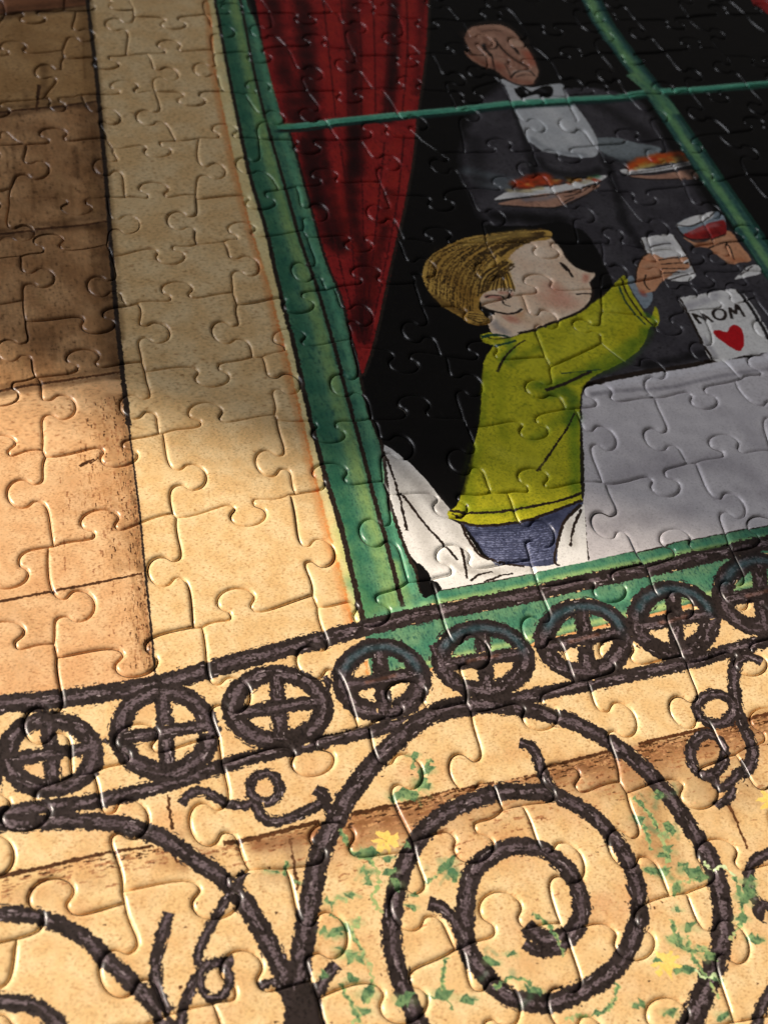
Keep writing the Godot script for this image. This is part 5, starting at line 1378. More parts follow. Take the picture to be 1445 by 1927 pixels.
	wash(Color("d9571c"),0.60,[98.1,-104.2,99.1,-104.7],0.68)
	wash(Color("eaa040"),0.66,[104.6,-104.5,105.6,-104.4],0.65)
	wash(Color("b8401a"),0.83,[112.3,-105.3,113.3,-105.3],0.59)
	wash(Color("f0cf78"),0.79,[105.9,-105.0,106.3,-104.7],0.41)
	wash(Color("d9571c"),0.78,[104.0,-105.1,105.1,-105.4],0.66)
	wash(Color("eaa040"),0.71,[112.2,-105.3,113.5,-105.3],0.66)
	wash(Color("6d4636"),0.40,[74.4,-168.3,72.8,-162.0,73.2,-155.9,75.1,-150.4],2.17)
	wash(Color("6d4636"),0.35,[78.8,-169.6,83.3,-170.8,86.8,-166.8],2.04)
	wash(Color("8b4a38"),0.45,[76.9,-150.9,78.4,-144.5,83.9,-142.3],1.48)
	line("dark_line",[72.6,-166.5,74.3,-170.0,78.8,-173.7,84.9,-175.0,88.6,-172.7,90.4,-165.7,90.2,-157.2,88.4,-148.3,85.0,-142.9],0.76,0.67,0.14)
	wash(Color("8b4a38"),0.30,[81.8,-158.0,80.7,-151.1],0.43)
	wash(Color("8b4a38"),0.30,[83.2,-156.9,82.4,-151.3],0.44)
	wash(Color("8b4a38"),0.30,[84.9,-156.7,83.5,-150.4],0.44)
	wash(Color("8b4a38"),0.30,[86.6,-155.6,85.0,-149.9],0.44)
	wash(Color("0c0b0c"),0.75,[73.8,-142.4,65.7,-134.7,59.8,-126.3,55.8,-119.6,51.5,-110.4,48.7,-100.5,47.7,-88.8,47.8,-81.8],2.03)
	wash(Color("0c0b0c"),0.70,[109.5,-138.5,114.6,-131.0,112.0,-109.9,112.1,-98.5,111.4,-83.2,113.6,-66.2],2.19)
	wash(Color("0c0b0c"),0.40,[58.1,-117.2,56.3,-108.0,53.1,-97.0],2.90)
	wash(Color("0c0b0c"),0.45,[99.8,-131.2,104.4,-123.5,107.0,-115.4],3.32)
	wash(Color("5c5a5e"),0.30,[59.8,-94.5,62.7,-91.2],2.46)
	wash(Color("0c0b0c"),0.50,[71.9,-107.4,73.9,-101.7,80.6,-100.3,87.4,-102.3],1.68)
	line("green_dark",[128.1,-242.2,123.2,-202.5,121.8,-189.3,119.6,-175.1,119.0,-154.3,119.1,-139.0,118.3,-120.7,117.0,-98.8,116.1,-77.6,114.8,-56.1,113.9,-31.9],6.69,7.34,0.06)
	line("green",[127.7,-242.2,122.9,-202.5,121.4,-189.3,119.2,-175.0,118.7,-154.3,118.7,-139.0,117.9,-120.7,116.7,-98.8,115.8,-77.6,114.5,-56.1,113.6,-31.9],4.96,5.61,0.06)
	wash(Color("8fc070"),0.45,[127.5,-242.1,122.7,-202.5,121.3,-189.3,119.1,-175.0,118.5,-154.3,118.6,-139.0,117.8,-120.7,116.6,-98.8,115.6,-77.6,114.4,-56.1,113.5,-31.9],1.29)
	wash(Color("163a4a"),0.50,[130.5,-242.4,125.5,-202.6,124.0,-189.4,121.7,-175.1,121.1,-154.3,121.1,-139.0,120.2,-120.6,118.9,-98.7,117.8,-77.5,116.5,-55.9,115.5,-31.7],1.08)
	wash(Color("163a4a"),0.50,[125.2,-241.9,120.4,-202.4,119.1,-189.2,116.9,-175.0,116.5,-154.3,116.6,-139.0,115.9,-120.7,114.7,-98.9,113.8,-77.7,112.7,-56.2,111.9,-32.1],0.86)
	line("green_dark",[8.8,-122.3,14.2,-122.6,22.6,-124.3,34.1,-126.0,45.9,-127.7,58.0,-129.5,77.0,-132.5,104.6,-134.8,118.8,-137.4,136.6,-139.2,158.0,-141.6,192.7,-145.9],3.64,2.83,0.05)
	line("teal",[9.0,-123.0,14.3,-123.3,22.8,-125.0,34.3,-126.7,46.1,-128.4,58.3,-130.2,77.3,-133.3,104.9,-135.6,119.2,-138.2,137.0,-140.0,158.4,-142.5,193.2,-146.8],2.23,1.83,0.05)
	wash(Color("8fd0b0"),0.50,[9.1,-123.7,14.5,-124.0,23.0,-125.7,34.5,-127.4,46.3,-129.2,58.5,-131.0,77.6,-134.0,105.3,-136.4,119.6,-139.0,137.4,-140.8,158.9,-143.3,193.8,-147.7],0.61)
	wash(Color("0f2a2c"),0.60,[8.4,-120.7,13.8,-121.0,22.2,-122.7,33.6,-124.3,45.3,-126.0,57.4,-127.8,76.3,-130.7,103.8,-133.0,118.0,-135.5],0.76)
	line("dark_line",[9.6,-121.4,13.9,-121.5,19.5,-122.7],0.88,0.53,0.10)
	line("green",[116.7,-147.2,118.8,-138.5,119.2,-127.1],5.53,5.53,0.05)
	wash(Color("8fc070"),0.40,[116.7,-147.2,118.8,-138.5,119.2,-127.1],1.33)
	wash(Color("5f9a62"),0.60,[5.8,-126.5,9.2,-123.9,11.8,-123.8],1.76)


func paint_boy() -> void:
	area("cloth",[48.9,-24.2,51.3,-27.7,58.0,-28.4,68.6,-29.7,78.0,-30.6,98.3,-32.6,137.1,-36.6,105.7,11.7,73.0,13.7,55.7,14.7,45.2,15.7,32.6,16.9,37.6,3.6,41.5,-6.9],0.08,false)
	wash(Color("f0eef2"),0.70,[52.4,-26.6,64.0,-27.9,77.4,-29.3,97.7,-31.4,114.7,-33.2],1.64)
	wash(Color("6f6a72"),0.40,[51.7,-24.5,60.1,-24.8,70.0,-24.7,79.7,-26.2,89.4,-27.2,97.7,-27.7],0.72)
	wash(Color("77707a"),0.28,[46.5,-2.0,58.6,-3.3,70.5,-3.1,76.4,2.0],3.37)
	wash(Color("77707a"),0.15,[49.0,-13.2,55.0,-8.1,61.0,-5.8],2.88)
	wash(Color("77707a"),0.16,[37.9,10.2,47.2,8.9,59.1,7.9],2.16)
	wash(Color("77707a"),0.15,[76.2,-19.2,81.5,-12.3,82.4,-4.6],2.80)
	wash(Color("77707a"),0.20,[65.5,6.8,72.0,5.6,77.1,6.3],2.06)
	line("dark_line",[51.1,-27.4,58.1,-28.6,68.7,-29.9,78.1,-30.7,84.5,-31.7,92.1,-32.3,98.8,-33.4,121.9,-35.8],1.35,1.05,0.12)
	line("dark_line",[51.1,-27.4,49.3,-25.1,46.2,-18.0,42.5,-8.2,38.5,1.7],1.05,1.05,0.15)
	line("dark_line",[38.6,1.0,36.5,7.4,34.4,13.5,33.5,16.6],0.70,0.58,0.12)
	area("white",[4.7,-16.1,5.8,-15.0,8.2,-11.0,10.0,-6.5,11.4,-1.4,12.3,1.6,11.4,3.5,13.1,5.3,13.6,8.5,14.3,12.7,16.7,14.5,22.7,16.1,27.3,16.4,30.9,9.1,37.4,3.5,38.2,3.6,33.4,16.8,18.4,17.9,4.8,18.7,4.7,18.5,2.4,12.8,1.5,10.1,1.3,4.8,1.5,0.7,2.0,-3.9,3.7,-13.2],0.06,false)
	line("dark_line",[9.8,-94.8,8.0,-72.2,7.9,-57.4,5.5,-36.4,4.3,-24.5,4.1,-15.0,1.9,-3.9,1.5,0.7,1.3,4.8,1.3,10.9,1.6,15.1,1.1,18.8],0.48,0.60,0.14)
	wash(Color("8a8580"),0.50,[4.3,-13.8,5.9,-10.2,7.9,-6.6,9.6,-2.3,10.9,1.7],1.86)
	wash(Color("aaa6a0"),0.45,[4.6,-7.7,5.2,0.3,5.7,6.7,5.3,12.7],1.78)
	wash(Color("b4b0aa"),0.40,[6.7,12.9,11.0,14.8,16.6,16.2,22.5,16.6],1.30)
	wash(Color("b4b0aa"),0.50,[11.5,4.4,12.0,7.6,12.4,10.8],1.55)
	wash(Color("9a948c"),0.30,[33.5,7.6,32.1,13.1],1.04)
	wash(Color("a8a49c"),0.40,[8.0,11.9,10.4,15.3,16.3,16.8],0.75)
	area("black",[2.1,12.6,3.1,13.3,3.9,16.1,4.9,18.3,2.8,19.4,1.2,19.8,1.4,16.8],0.15,true)
	line("dark_line",[4.2,-4.0,5.1,-1.0,6.5,4.3,8.6,9.6,9.7,12.8],0.56,0.44,0.10)
	line("dark_line",[11.3,9.7,10.9,13.0,10.0,17.0],0.54,0.43,0.10)
	line("dark_line",[10.5,17.6,12.5,16.5,15.1,16.2],0.43,0.32,0.12)
	line("dark_line",[12.8,18.2,16.2,17.3,18.7,17.2],0.43,0.32,0.12)
	line("dark_line",[37.1,4.8,33.8,8.9,31.5,13.0],0.58,0.35,0.15)
	line("dark_line",[4.2,-14.5,4.1,-7.7,3.7,-2.5,2.7,5.0],0.46,0.46,0.15)
	area("denim",[13.1,4.6,16.2,6.0,22.4,6.1,27.9,5.6,33.8,3.7,37.9,3.1,37.1,4.2,32.3,7.4,29.1,12.7,27.1,16.3,22.7,16.1,18.1,14.9,15.3,12.8,14.5,9.2,13.9,6.6],0.10,true)
	line("dark_line",[13.2,5.0,13.1,7.8,13.6,10.3,14.3,12.7,17.7,14.6,21.3,15.9],0.66,0.44,0.12)
	line("dark_line",[37.5,3.8,33.0,6.9,29.6,11.5,27.3,15.6,27.8,16.9],0.69,0.46,0.12)
	line("denim_pale",[14.2,5.8,19.0,6.8,25.1,7.3,30.5,7.0],0.16,0.11,0.20)
	line("denim_pale",[14.3,6.4,18.8,7.3,24.9,7.8,30.3,7.6],0.16,0.11,0.20)
	line("denim_pale",[14.4,6.9,18.6,7.8,24.7,8.3,30.1,8.1],0.16,0.11,0.20)
	line("denim_pale",[14.5,7.5,18.4,8.3,24.5,8.9,29.9,8.6],0.16,0.11,0.20)
	line("denim_pale",[14.6,8.1,18.2,8.9,24.3,9.4,29.7,9.2],0.16,0.11,0.20)
	line("denim_pale",[14.7,8.6,18.0,9.4,24.1,9.9,29.4,9.7],0.16,0.11,0.20)
	line("denim_pale",[14.8,9.2,17.8,9.9,23.9,10.4,29.2,10.2],0.16,0.11,0.20)
	line("denim_pale",[14.9,9.8,17.7,10.4,23.7,11.0,29.0,10.7],0.16,0.11,0.20)
	line("denim_pale",[15.0,10.3,17.5,10.9,23.5,11.5,28.8,11.3],0.16,0.11,0.20)
	line("denim_pale",[15.1,10.9,17.3,11.5,23.3,12.0,28.6,11.8],0.16,0.11,0.20)
	line("denim_pale",[15.2,11.4,17.1,12.0,23.1,12.5,28.4,12.3],0.16,0.11,0.20)
	line("denim_pale",[15.3,12.0,16.9,12.5,22.9,13.0,28.2,12.8],0.16,0.11,0.20)
	line("denim_pale",[15.5,12.6,16.7,13.0,22.7,13.5,28.0,13.4],0.16,0.11,0.20)
	line("denim_pale",[15.6,13.1,16.5,13.5,22.5,14.1,27.8,13.9],0.15,0.11,0.20)
	line("denim_pale",[15.7,13.7,16.4,14.0,22.3,14.6,27.6,14.4],0.15,0.11,0.20)
	line("denim_pale",[15.8,14.2,16.2,14.5,22.1,15.1,27.4,14.9],0.15,0.11,0.20)
	wash(Color("2c3148"),0.50,[14.6,7.4,18.8,7.4,26.2,7.2,32.2,5.4],0.80)
	area("yellow",[34.3,-44.5,36.6,-45.3,39.3,-44.4,44.5,-45.2,48.0,-46.3,55.1,-48.1,62.3,-51.5,68.6,-55.6,72.9,-59.4,74.8,-61.1,76.0,-61.4,75.1,-57.3,74.9,-51.7,75.4,-46.6,78.6,-50.5,77.6,-46.1,75.8,-43.9,74.0,-43.5,71.1,-39.6,67.1,-35.9,61.1,-32.5,53.8,-29.3,49.5,-25.0,45.8,-16.6,41.7,-6.9,38.5,1.3,37.9,2.8,32.9,3.8,26.8,5.5,21.4,5.9,16.2,5.7,13.4,4.5,11.5,3.0,11.6,1.7,13.7,0.5,15.9,-2.8,19.1,-8.5,22.8,-15.0,26.3,-21.9,29.7,-30.7,32.4,-36.8,35.7,-41.0,34.6,-42.3],0.10,true)
	wash(Color("3c6a1a"),0.55,[41.0,-28.2,45.9,-28.6,51.4,-30.2,59.7,-32.3,67.8,-37.3,73.2,-42.9],1.72)
	wash(Color("2e5f22"),0.60,[42.3,-25.4,46.3,-26.5,47.6,-24.0,43.5,-16.9],1.62)
	wash(Color("3f7a22"),0.45,[45.8,-19.6,41.4,-8.4,37.6,0.2],1.52)
	wash(Color("2f6a2a"),0.50,[39.8,-44.0,39.8,-40.1,36.4,-36.4],1.27)
	wash(Color("6f8a1a"),0.40,[22.5,-13.6,18.7,-5.8,16.0,0.5],1.67)
	wash(Color("6f8a1a"),0.35,[31.9,-33.6,28.1,-24.7,25.5,-19.0],1.31)
	wash(Color("d8d23a"),0.40,[40.4,-34.3,51.0,-38.2,60.3,-42.4],3.16)
	wash(Color("d2cc34"),0.35,[32.5,-21.2,32.1,-11.0,25.4,-2.2],4.24)
	wash(Color("6b8a1c"),0.40,[14.6,1.6,19.3,2.9,26.8,2.7],1.04)
	wash(Color("3f7a2a"),0.60,[74.9,-48.1,76.3,-46.2,75.1,-44.1],0.93)
	wash(Color("b0a018"),0.35,[71.8,-53.8,71.2,-46.6,65.7,-40.1],2.16)
	line("dark_line",[32.1,-5.6,35.0,-8.3,38.6,-11.9,42.5,-15.8,45.9,-19.9],0.51,0.38,0.15)
	line("dark_line",[42.3,-26.9,47.0,-28.2,52.1,-30.3,54.5,-31.2],0.83,0.69,0.12)
	line("green_dark",[47.6,-31.3,53.1,-31.4,56.9,-31.6],0.28,0.28,0.10)
	line("dark_line",[12.0,1.5,15.3,2.5,20.3,3.1,26.8,2.8,33.5,2.2,38.6,1.0],0.58,0.58,0.15)
	line("dark_line",[13.2,4.5,16.2,5.8,21.3,6.1,26.8,5.6,33.3,4.0,38.0,2.7],0.58,0.58,0.12)
	line("dark_line",[16.0,0.5,13.7,3.4,12.2,2.3],0.34,0.34,0.30)
	line("dark_line",[34.5,-44.5,38.3,-43.1,45.0,-44.8,52.2,-47.3,58.2,-49.6,63.3,-52.4,68.9,-56.3],0.33,0.30,0.12)
	line("dark_line",[34.1,-33.4,37.4,-37.6,41.3,-40.8,43.8,-42.2],0.56,0.28,0.10)
	line("green_dark",[35.8,-41.3,38.3,-41.4,41.7,-42.4],0.71,0.43,0.15)
	line("dark_line",[74.6,-60.7,73.6,-55.5,73.7,-50.4,74.4,-45.6,75.1,-44.1],0.47,0.47,0.08)
	line("green_dark",[72.8,-57.9,72.1,-52.7,72.6,-47.9,73.3,-44.3],0.47,0.47,0.10)
	wash(Color("0b0b0a"),0.70,[21.8,-13.7,18.6,-7.1,15.6,-2.2],0.60)
	wash(Color("0b0b0a"),0.60,[31.3,-35.3,27.0,-24.8,24.6,-19.1],0.66)
	wash(Color("8f9a1c"),0.40,[35.2,-33.2,31.4,-24.3,28.8,-14.3],1.57)
	wash(Color("6f8a22"),0.40,[34.2,-13.6,40.2,-17.3,45.3,-21.2],1.30)
	wash(Color("e0dc50"),0.35,[25.7,-11.8,30.0,-8.4,34.8,-6.4],1.98)
	wash(Color("55701c"),0.40,[37.5,-34.6,41.6,-37.5,46.6,-39.4],1.12)
	wash(Color("4f7a24"),0.40,[55.0,-32.8,61.1,-35.5,68.2,-39.9],1.46)
	wash(Color("e4e05a"),0.30,[55.4,-42.8,63.7,-47.3,69.0,-50.4],1.82)
	area("skin_pale",[50.3,-70.6,54.1,-73.8,58.3,-75.9,62.5,-76.5,63.5,-75.6,64.2,-72.4,64.1,-68.5,64.9,-65.7,66.6,-64.0,68.7,-63.1,68.2,-61.6,66.4,-59.9,66.2,-58.0,65.4,-55.8,64.0,-53.4,61.4,-51.1,57.3,-48.9,52.2,-47.3,46.3,-45.1,42.8,-44.7,40.9,-46.9,40.3,-49.4,40.1,-51.5,42.7,-53.6,46.4,-56.7,47.2,-61.4,47.0,-65.1],0.05,true)
	area("hair",[27.7,-64.0,29.5,-68.3,32.2,-71.5,36.8,-74.6,41.5,-77.0,48.6,-78.5,56.8,-79.2,63.4,-78.8,63.9,-77.2,62.0,-75.3,57.9,-75.0,53.7,-72.7,49.7,-69.1,47.9,-66.0,48.1,-62.2,47.1,-57.7,44.6,-58.6,40.9,-57.9,38.2,-55.6,37.2,-53.2,37.5,-50.4,35.9,-48.4,33.7,-49.0,31.7,-51.2,29.1,-54.9,27.6,-59.3],0.12,true)
	wash(Color("e0b040"),0.75,[49.8,-68.3,47.9,-66.0,47.5,-63.2],0.94)
	wash(Color("d8a83a"),0.50,[48.0,-67.9,47.5,-64.1,46.8,-59.6],0.93)
	wash(Color("cf6a50"),0.40,[55.9,-59.2,58.5,-57.1],2.49)
	wash(Color("cf6a50"),0.45,[54.0,-55.0,58.7,-53.8],3.69)
	wash(Color("fbe8d0"),0.40,[54.0,-68.4,59.9,-69.9],3.55)
	wash(Color("d9a878"),0.35,[47.3,-55.9,45.9,-48.9,52.7,-48.6],1.80)
	wash(Color("b8402c"),0.50,[66.6,-62.1,65.3,-60.3],0.96)
	wash(Color("b0452e"),0.55,[42.5,-49.6,44.1,-48.4],1.47)
	wash(Color("7d7d88"),0.50,[39.7,-48.8,40.6,-46.3,41.9,-44.8],1.16)
	wash(Color("d98a4a"),0.40,[47.2,-52.3,45.6,-50.3],1.19)
	area("skin_pale",[38.2,-50.3,40.5,-50.8,42.0,-48.2,43.8,-45.0,40.8,-43.5,38.3,-43.9,37.1,-45.9],0.06,true)
	wash(Color("84868e"),0.60,[39.1,-48.8,39.5,-46.4,40.6,-44.6],1.30)
	area("skin_pale",[38.1,-55.6,39.6,-57.6,42.1,-58.7,45.4,-59.3,47.4,-58.4,47.3,-55.9,47.0,-53.4,46.9,-51.6,44.2,-50.8,41.9,-51.4,39.5,-52.6,38.3,-54.1],0.05,true)
	wash(Color("b0504a"),0.60,[40.0,-56.5,41.9,-56.5,43.2,-55.9],0.75)
	wash(Color("b5604c"),0.50,[43.6,-57.6,46.3,-57.4],0.76)
	line("dark_line",[39.7,-56.5,41.5,-57.1,43.8,-56.5,44.3,-55.4],0.38,0.30,0.05)
	line("dark_line",[43.5,-55.8,43.3,-54.1,44.5,-53.3],0.37,0.30,0.05)
	line("dark_line",[39.7,-52.3,42.4,-51.0,44.9,-51.1,46.9,-52.3],0.59,0.59,0.05)
	line("dark_line",[37.7,-54.5,38.4,-53.1,39.7,-52.3],0.37,0.37,0.05)
	line("dark_line",[61.8,-67.1,62.7,-65.5,62.8,-63.2,62.9,-61.8],0.64,0.64,0.06)
	line("dark_line",[62.1,-66.7,62.3,-64.0],0.97,0.48,0.10)
	line("dark_line",[61.1,-55.8,63.2,-55.8,65.4,-55.5],0.47,0.39,0.04)
	line("dark_line",[58.3,-75.9,62.5,-76.5,63.6,-75.2,64.2,-72.0,64.2,-68.1,65.2,-65.3,67.2,-63.6,68.7,-63.1],0.49,0.49,0.05)
	line("dark_line",[66.4,-59.9,65.9,-57.1,64.0,-53.6,61.0,-50.7,56.6,-48.6,51.5,-47.0,46.3,-45.1,43.0,-44.5],0.61,0.76,0.07)
	line("hair_dark",[61.0,-76.7,51.2,-73.0,44.2,-67.6,38.1,-58.9,34.6,-50.8],0.34,0.19,0.22)
	line("hair_dark",[60.4,-76.2,51.3,-72.4,43.8,-67.6,37.3,-58.9,33.9,-50.2],0.34,0.19,0.22)
	line("hair_dark",[61.2,-76.9,50.8,-72.7,43.4,-68.2,37.8,-60.3,34.4,-51.7],0.34,0.19,0.22)
	line("hair_dark",[61.8,-77.5,51.1,-74.3,42.7,-68.2,37.1,-60.2,33.8,-51.8],0.34,0.19,0.22)
	line("hair_dark",[61.3,-76.6,51.6,-74.5,42.8,-68.8,36.4,-60.1,33.2,-52.6],0.34,0.19,0.22)
	line("hair_dark",[61.4,-76.8,51.5,-74.8,42.7,-69.2,37.1,-61.7,33.2,-52.8],0.34,0.19,0.22)
	line("hair_dark",[61.7,-77.0,50.5,-73.5,42.8,-69.6,36.2,-61.9,32.7,-52.7],0.34,0.19,0.22)
	line("hair_dark",[61.6,-77.1,50.9,-75.2,42.1,-69.6,36.5,-62.9,32.4,-53.0],0.34,0.19,0.22)
	line("hair_dark",[62.2,-77.9,51.3,-74.9,41.8,-69.2,35.6,-62.9,32.3,-53.6],0.34,0.19,0.22)
	line("hair_dark",[61.5,-76.8,51.4,-74.8,42.4,-70.4,35.0,-62.3,31.3,-53.3],0.34,0.19,0.22)
	line("hair_dark",[61.8,-77.4,50.8,-75.1,41.5,-69.9,35.5,-63.6,31.4,-54.5],0.34,0.19,0.22)
	line("hair_dark",[61.6,-76.7,51.5,-76.4,42.5,-72.1,35.8,-64.9,31.2,-54.7],0.35,0.19,0.22)
	line("hair_dark",[62.2,-78.2,51.5,-76.7,40.9,-70.8,34.5,-64.5,31.2,-55.4],0.35,0.19,0.22)
	line("hair_dark",[62.1,-77.7,50.6,-75.6,41.6,-71.5,34.9,-65.3,30.6,-56.2],0.35,0.19,0.22)
	line("hair_dark",[62.0,-77.0,51.0,-77.3,40.9,-71.8,34.4,-65.5,30.5,-55.8],0.35,0.19,0.22)
	line("hair_dark",[61.6,-77.7,50.3,-76.5,41.0,-71.5,34.3,-66.2,29.9,-56.4],0.35,0.19,0.22)
	line("hair_dark",[61.9,-78.0,50.5,-76.4,40.6,-72.5,34.1,-66.3,29.3,-57.0],0.35,0.19,0.22)
	line("hair_dark",[62.4,-78.2,50.7,-77.7,40.9,-72.8,33.3,-66.8,29.6,-57.8],0.35,0.19,0.22)
	line("hair_dark",[62.0,-79.5,51.2,-77.7,40.2,-73.1,32.9,-66.9,28.8,-57.7],0.35,0.19,0.22)
	line("hair_dark",[61.6,-77.9,50.4,-77.3,40.2,-73.6,33.1,-67.4,28.5,-57.9],0.35,0.19,0.22)
	line("hair_dark",[62.1,-78.2,50.0,-77.5,39.8,-73.9,32.7,-68.8,28.8,-58.5],0.35,0.19,0.22)
	line("hair_dark",[62.5,-77.8,49.6,-77.5,39.4,-74.2,32.3,-68.7,28.4,-59.1],0.35,0.19,0.22)
	line("hair_dark",[62.1,-78.0,50.2,-77.8,40.2,-75.5,32.2,-69.3,27.4,-59.6],0.35,0.19,0.22)
	line("hair_dark",[62.9,-79.2,49.6,-78.3,39.5,-74.7,31.7,-70.3,27.5,-60.0],0.35,0.19,0.22)
	wash(Color("4a3418"),0.50,[28.1,-57.5,31.1,-53.7,34.6,-51.7],1.31)
	wash(Color("6b4a20"),0.35,[30.9,-68.2,34.6,-64.2,35.8,-56.8],1.81)
	wash(Color("e0b860"),0.40,[42.1,-75.0,50.5,-76.4,58.9,-77.5],1.31)
	wash(Color("8a6428"),0.35,[34.6,-71.7,37.0,-64.0,35.2,-55.1],3.04)
	wash(Color("e8c46a"),0.45,[40.7,-74.7,49.4,-77.3,57.8,-78.4],1.47)
	wash(Color("f0cc70"),0.40,[45.1,-67.1,40.7,-61.9],1.39)
	line("hair_dark",[50.4,-66.5,46.6,-63.8,43.5,-61.8,40.8,-58.6],0.40,0.31,0.12)
	line("hair_dark",[50.5,-67.4,46.5,-64.3,43.2,-62.0,40.2,-58.2],0.40,0.31,0.12)
	line("hair_dark",[50.1,-67.5,46.1,-64.7,42.8,-62.6,39.9,-58.0],0.40,0.31,0.12)
	line("hair_dark",[49.5,-67.9,46.1,-65.6,42.2,-62.7,39.4,-57.7],0.40,0.31,0.12)
	line("hair_dark",[49.4,-68.0,46.1,-66.0,42.1,-62.8,38.9,-57.5],0.40,0.31,0.12)
	line("hair_dark",[49.3,-68.3,46.1,-66.7,41.7,-63.5,38.2,-57.0],0.40,0.31,0.12)
	line("hair_dark",[49.1,-68.9,45.9,-66.9,41.4,-63.6,38.1,-56.9],0.40,0.31,0.12)
	line("hair_dark",[47.1,-57.9,47.8,-62.1,47.9,-64.9],0.37,0.31,0.10)
	line("hair_dark",[46.1,-58.4,46.9,-62.0,47.4,-64.7],0.37,0.31,0.10)
	line("hair_dark",[44.8,-58.2,46.0,-61.9,47.2,-64.8],0.37,0.31,0.10)
	line("hair_dark",[44.0,-58.2,45.6,-62.2,46.9,-65.1],0.37,0.31,0.10)
	line("hair_dark",[42.9,-58.5,44.8,-62.2,46.9,-65.5],0.37,0.31,0.10)
	line("hair_dark",[42.1,-58.6,44.1,-62.3,46.5,-65.4],0.37,0.31,0.10)
	line("hair_dark",[41.0,-58.7,43.3,-61.7,46.3,-65.6],0.37,0.31,0.10)
	line("hair_dark",[48.4,-70.7,52.8,-73.9,56.9,-76.0,61.2,-76.6],0.82,0.33,0.12)
	line("hair_dark",[48.1,-70.0,51.8,-72.8,55.8,-74.9],0.65,0.32,0.12)
	line("dark_line",[46.7,-58.6,44.9,-56.1,46.1,-56.7],0.30,0.30,0.05)
	area("hair",[33.2,-51.4,34.5,-52.4,36.4,-51.5,37.8,-50.2,38.4,-48.9,37.0,-48.0,34.6,-48.2,33.2,-49.4],0.10,true)
	line("hair_dark",[33.5,-50.4,35.5,-48.8,37.9,-49.3],0.29,0.23,0.08)
	line("hair_dark",[33.6,-50.6,35.7,-49.6,37.9,-49.5],0.29,0.23,0.08)
	line("hair_dark",[33.7,-51.1,36.1,-50.4,38.0,-49.9],0.29,0.23,0.08)
	line("hair_dark",[34.1,-51.7,36.4,-51.1,38.1,-49.8],0.29,0.23,0.08)
	line("green_dark",[34.4,-44.1,37.6,-44.5,40.8,-43.5],1.00,0.43,0.20)
	area("grey_blue",[75.8,-59.9,77.4,-60.9,77.3,-57.1,77.9,-54.8,79.7,-55.8,79.6,-53.9,78.0,-51.5,75.6,-49.8,75.3,-52.8,75.3,-56.2],0.05,true)
	area("white",[85.8,-74.2,89.8,-75.2,94.1,-75.7,94.9,-74.4,95.0,-71.9,94.6,-66.7,93.7,-60.8,93.0,-59.3,90.1,-58.0,86.5,-58.7,85.6,-60.3,84.4,-64.3,84.9,-70.2],0.04,true)
	wash(Color("9a9aa0"),0.50,[85.8,-71.1,89.7,-71.9,92.9,-72.1],1.04)
	wash(Color("8d8d92"),0.40,[86.1,-61.2,90.4,-61.5,93.5,-62.0],0.84)
	line("dark_line",[87.0,-71.1,90.4,-71.8,92.8,-71.9],0.43,0.35,0.05)
	line("dark_line",[85.6,-58.7,89.9,-60.0,93.5,-60.7],0.42,0.33,0.05)
	line("dark_line",[85.7,-74.0,84.9,-69.4,84.5,-65.0],0.43,0.34,0.05)
	line("dark_line",[94.9,-74.4,94.7,-67.5,93.9,-60.8],0.43,0.43,0.05)
	area("skin",[77.6,-59.4,80.0,-63.6,82.8,-67.3,85.7,-68.7,87.3,-68.0,88.1,-66.8,91.7,-67.1,94.1,-66.7,94.5,-65.9,92.6,-64.9,94.0,-64.4,93.5,-63.0,92.1,-62.1,89.5,-61.9,86.3,-59.8,84.0,-58.5,81.0,-55.7,79.3,-55.1,77.4,-54.9,77.1,-56.8],0.05,true)
	wash(Color("a03a30"),0.60,[77.4,-55.6,77.8,-54.1],0.96)
	wash(Color("e0b898"),0.50,[82.3,-63.4,84.7,-64.2],1.51)
	line("dark_line",[86.7,-66.1,90.7,-66.6,94.4,-66.7],0.38,0.34,0.05)
	line("dark_line",[86.5,-64.5,90.2,-64.6,94.0,-64.6],0.37,0.34,0.05)
	line("dark_line",[86.1,-63.0,89.6,-62.7,92.6,-62.5],0.37,0.34,0.05)
	line("dark_line",[85.6,-61.4,87.8,-61.3,90.1,-61.5],0.37,0.34,0.05)
	line("dark_line",[81.0,-61.0,79.7,-58.8,79.4,-56.9,79.8,-56.0],0.36,0.33,0.05)
	line("dark_line",[77.5,-59.0,79.6,-63.1,82.7,-67.1,85.4,-68.7],0.37,0.33,0.05)
	area("skin",[97.1,-73.9,99.7,-71.6,103.8,-72.6,109.8,-75.6,111.0,-74.3,110.9,-70.1,110.8,-64.4,108.0,-63.7,104.4,-63.8,102.6,-67.4,101.8,-69.5,98.6,-70.9],0.06,true)
	area("grey_blue",[97.5,-78.9,101.4,-81.2,106.6,-82.6,110.7,-83.3,112.2,-82.3,111.5,-79.3,110.2,-76.4,108.2,-74.0,103.3,-73.1,98.8,-72.9,97.8,-75.1,97.3,-77.2],0.04,true)
	area("white",[97.6,-78.9,101.7,-81.2,107.0,-82.8,110.2,-83.3,108.1,-80.8,103.3,-79.0,98.4,-78.0],0.03,true)
	area("red",[97.4,-74.7,100.4,-76.2,105.2,-78.4,108.8,-79.5,111.3,-79.8,110.4,-76.8,108.5,-74.0,104.0,-73.0,99.5,-72.9],0.03,true)
	wash(Color("c98a8a"),0.55,[100.0,-75.4,104.6,-77.2,108.9,-78.2],0.91)
	wash(Color("6b0f14"),0.60,[103.1,-74.1,108.3,-75.7],1.09)
	line("dark_line",[97.5,-78.9,101.4,-78.2,107.2,-80.9,110.3,-83.1],0.46,0.46,0.04)
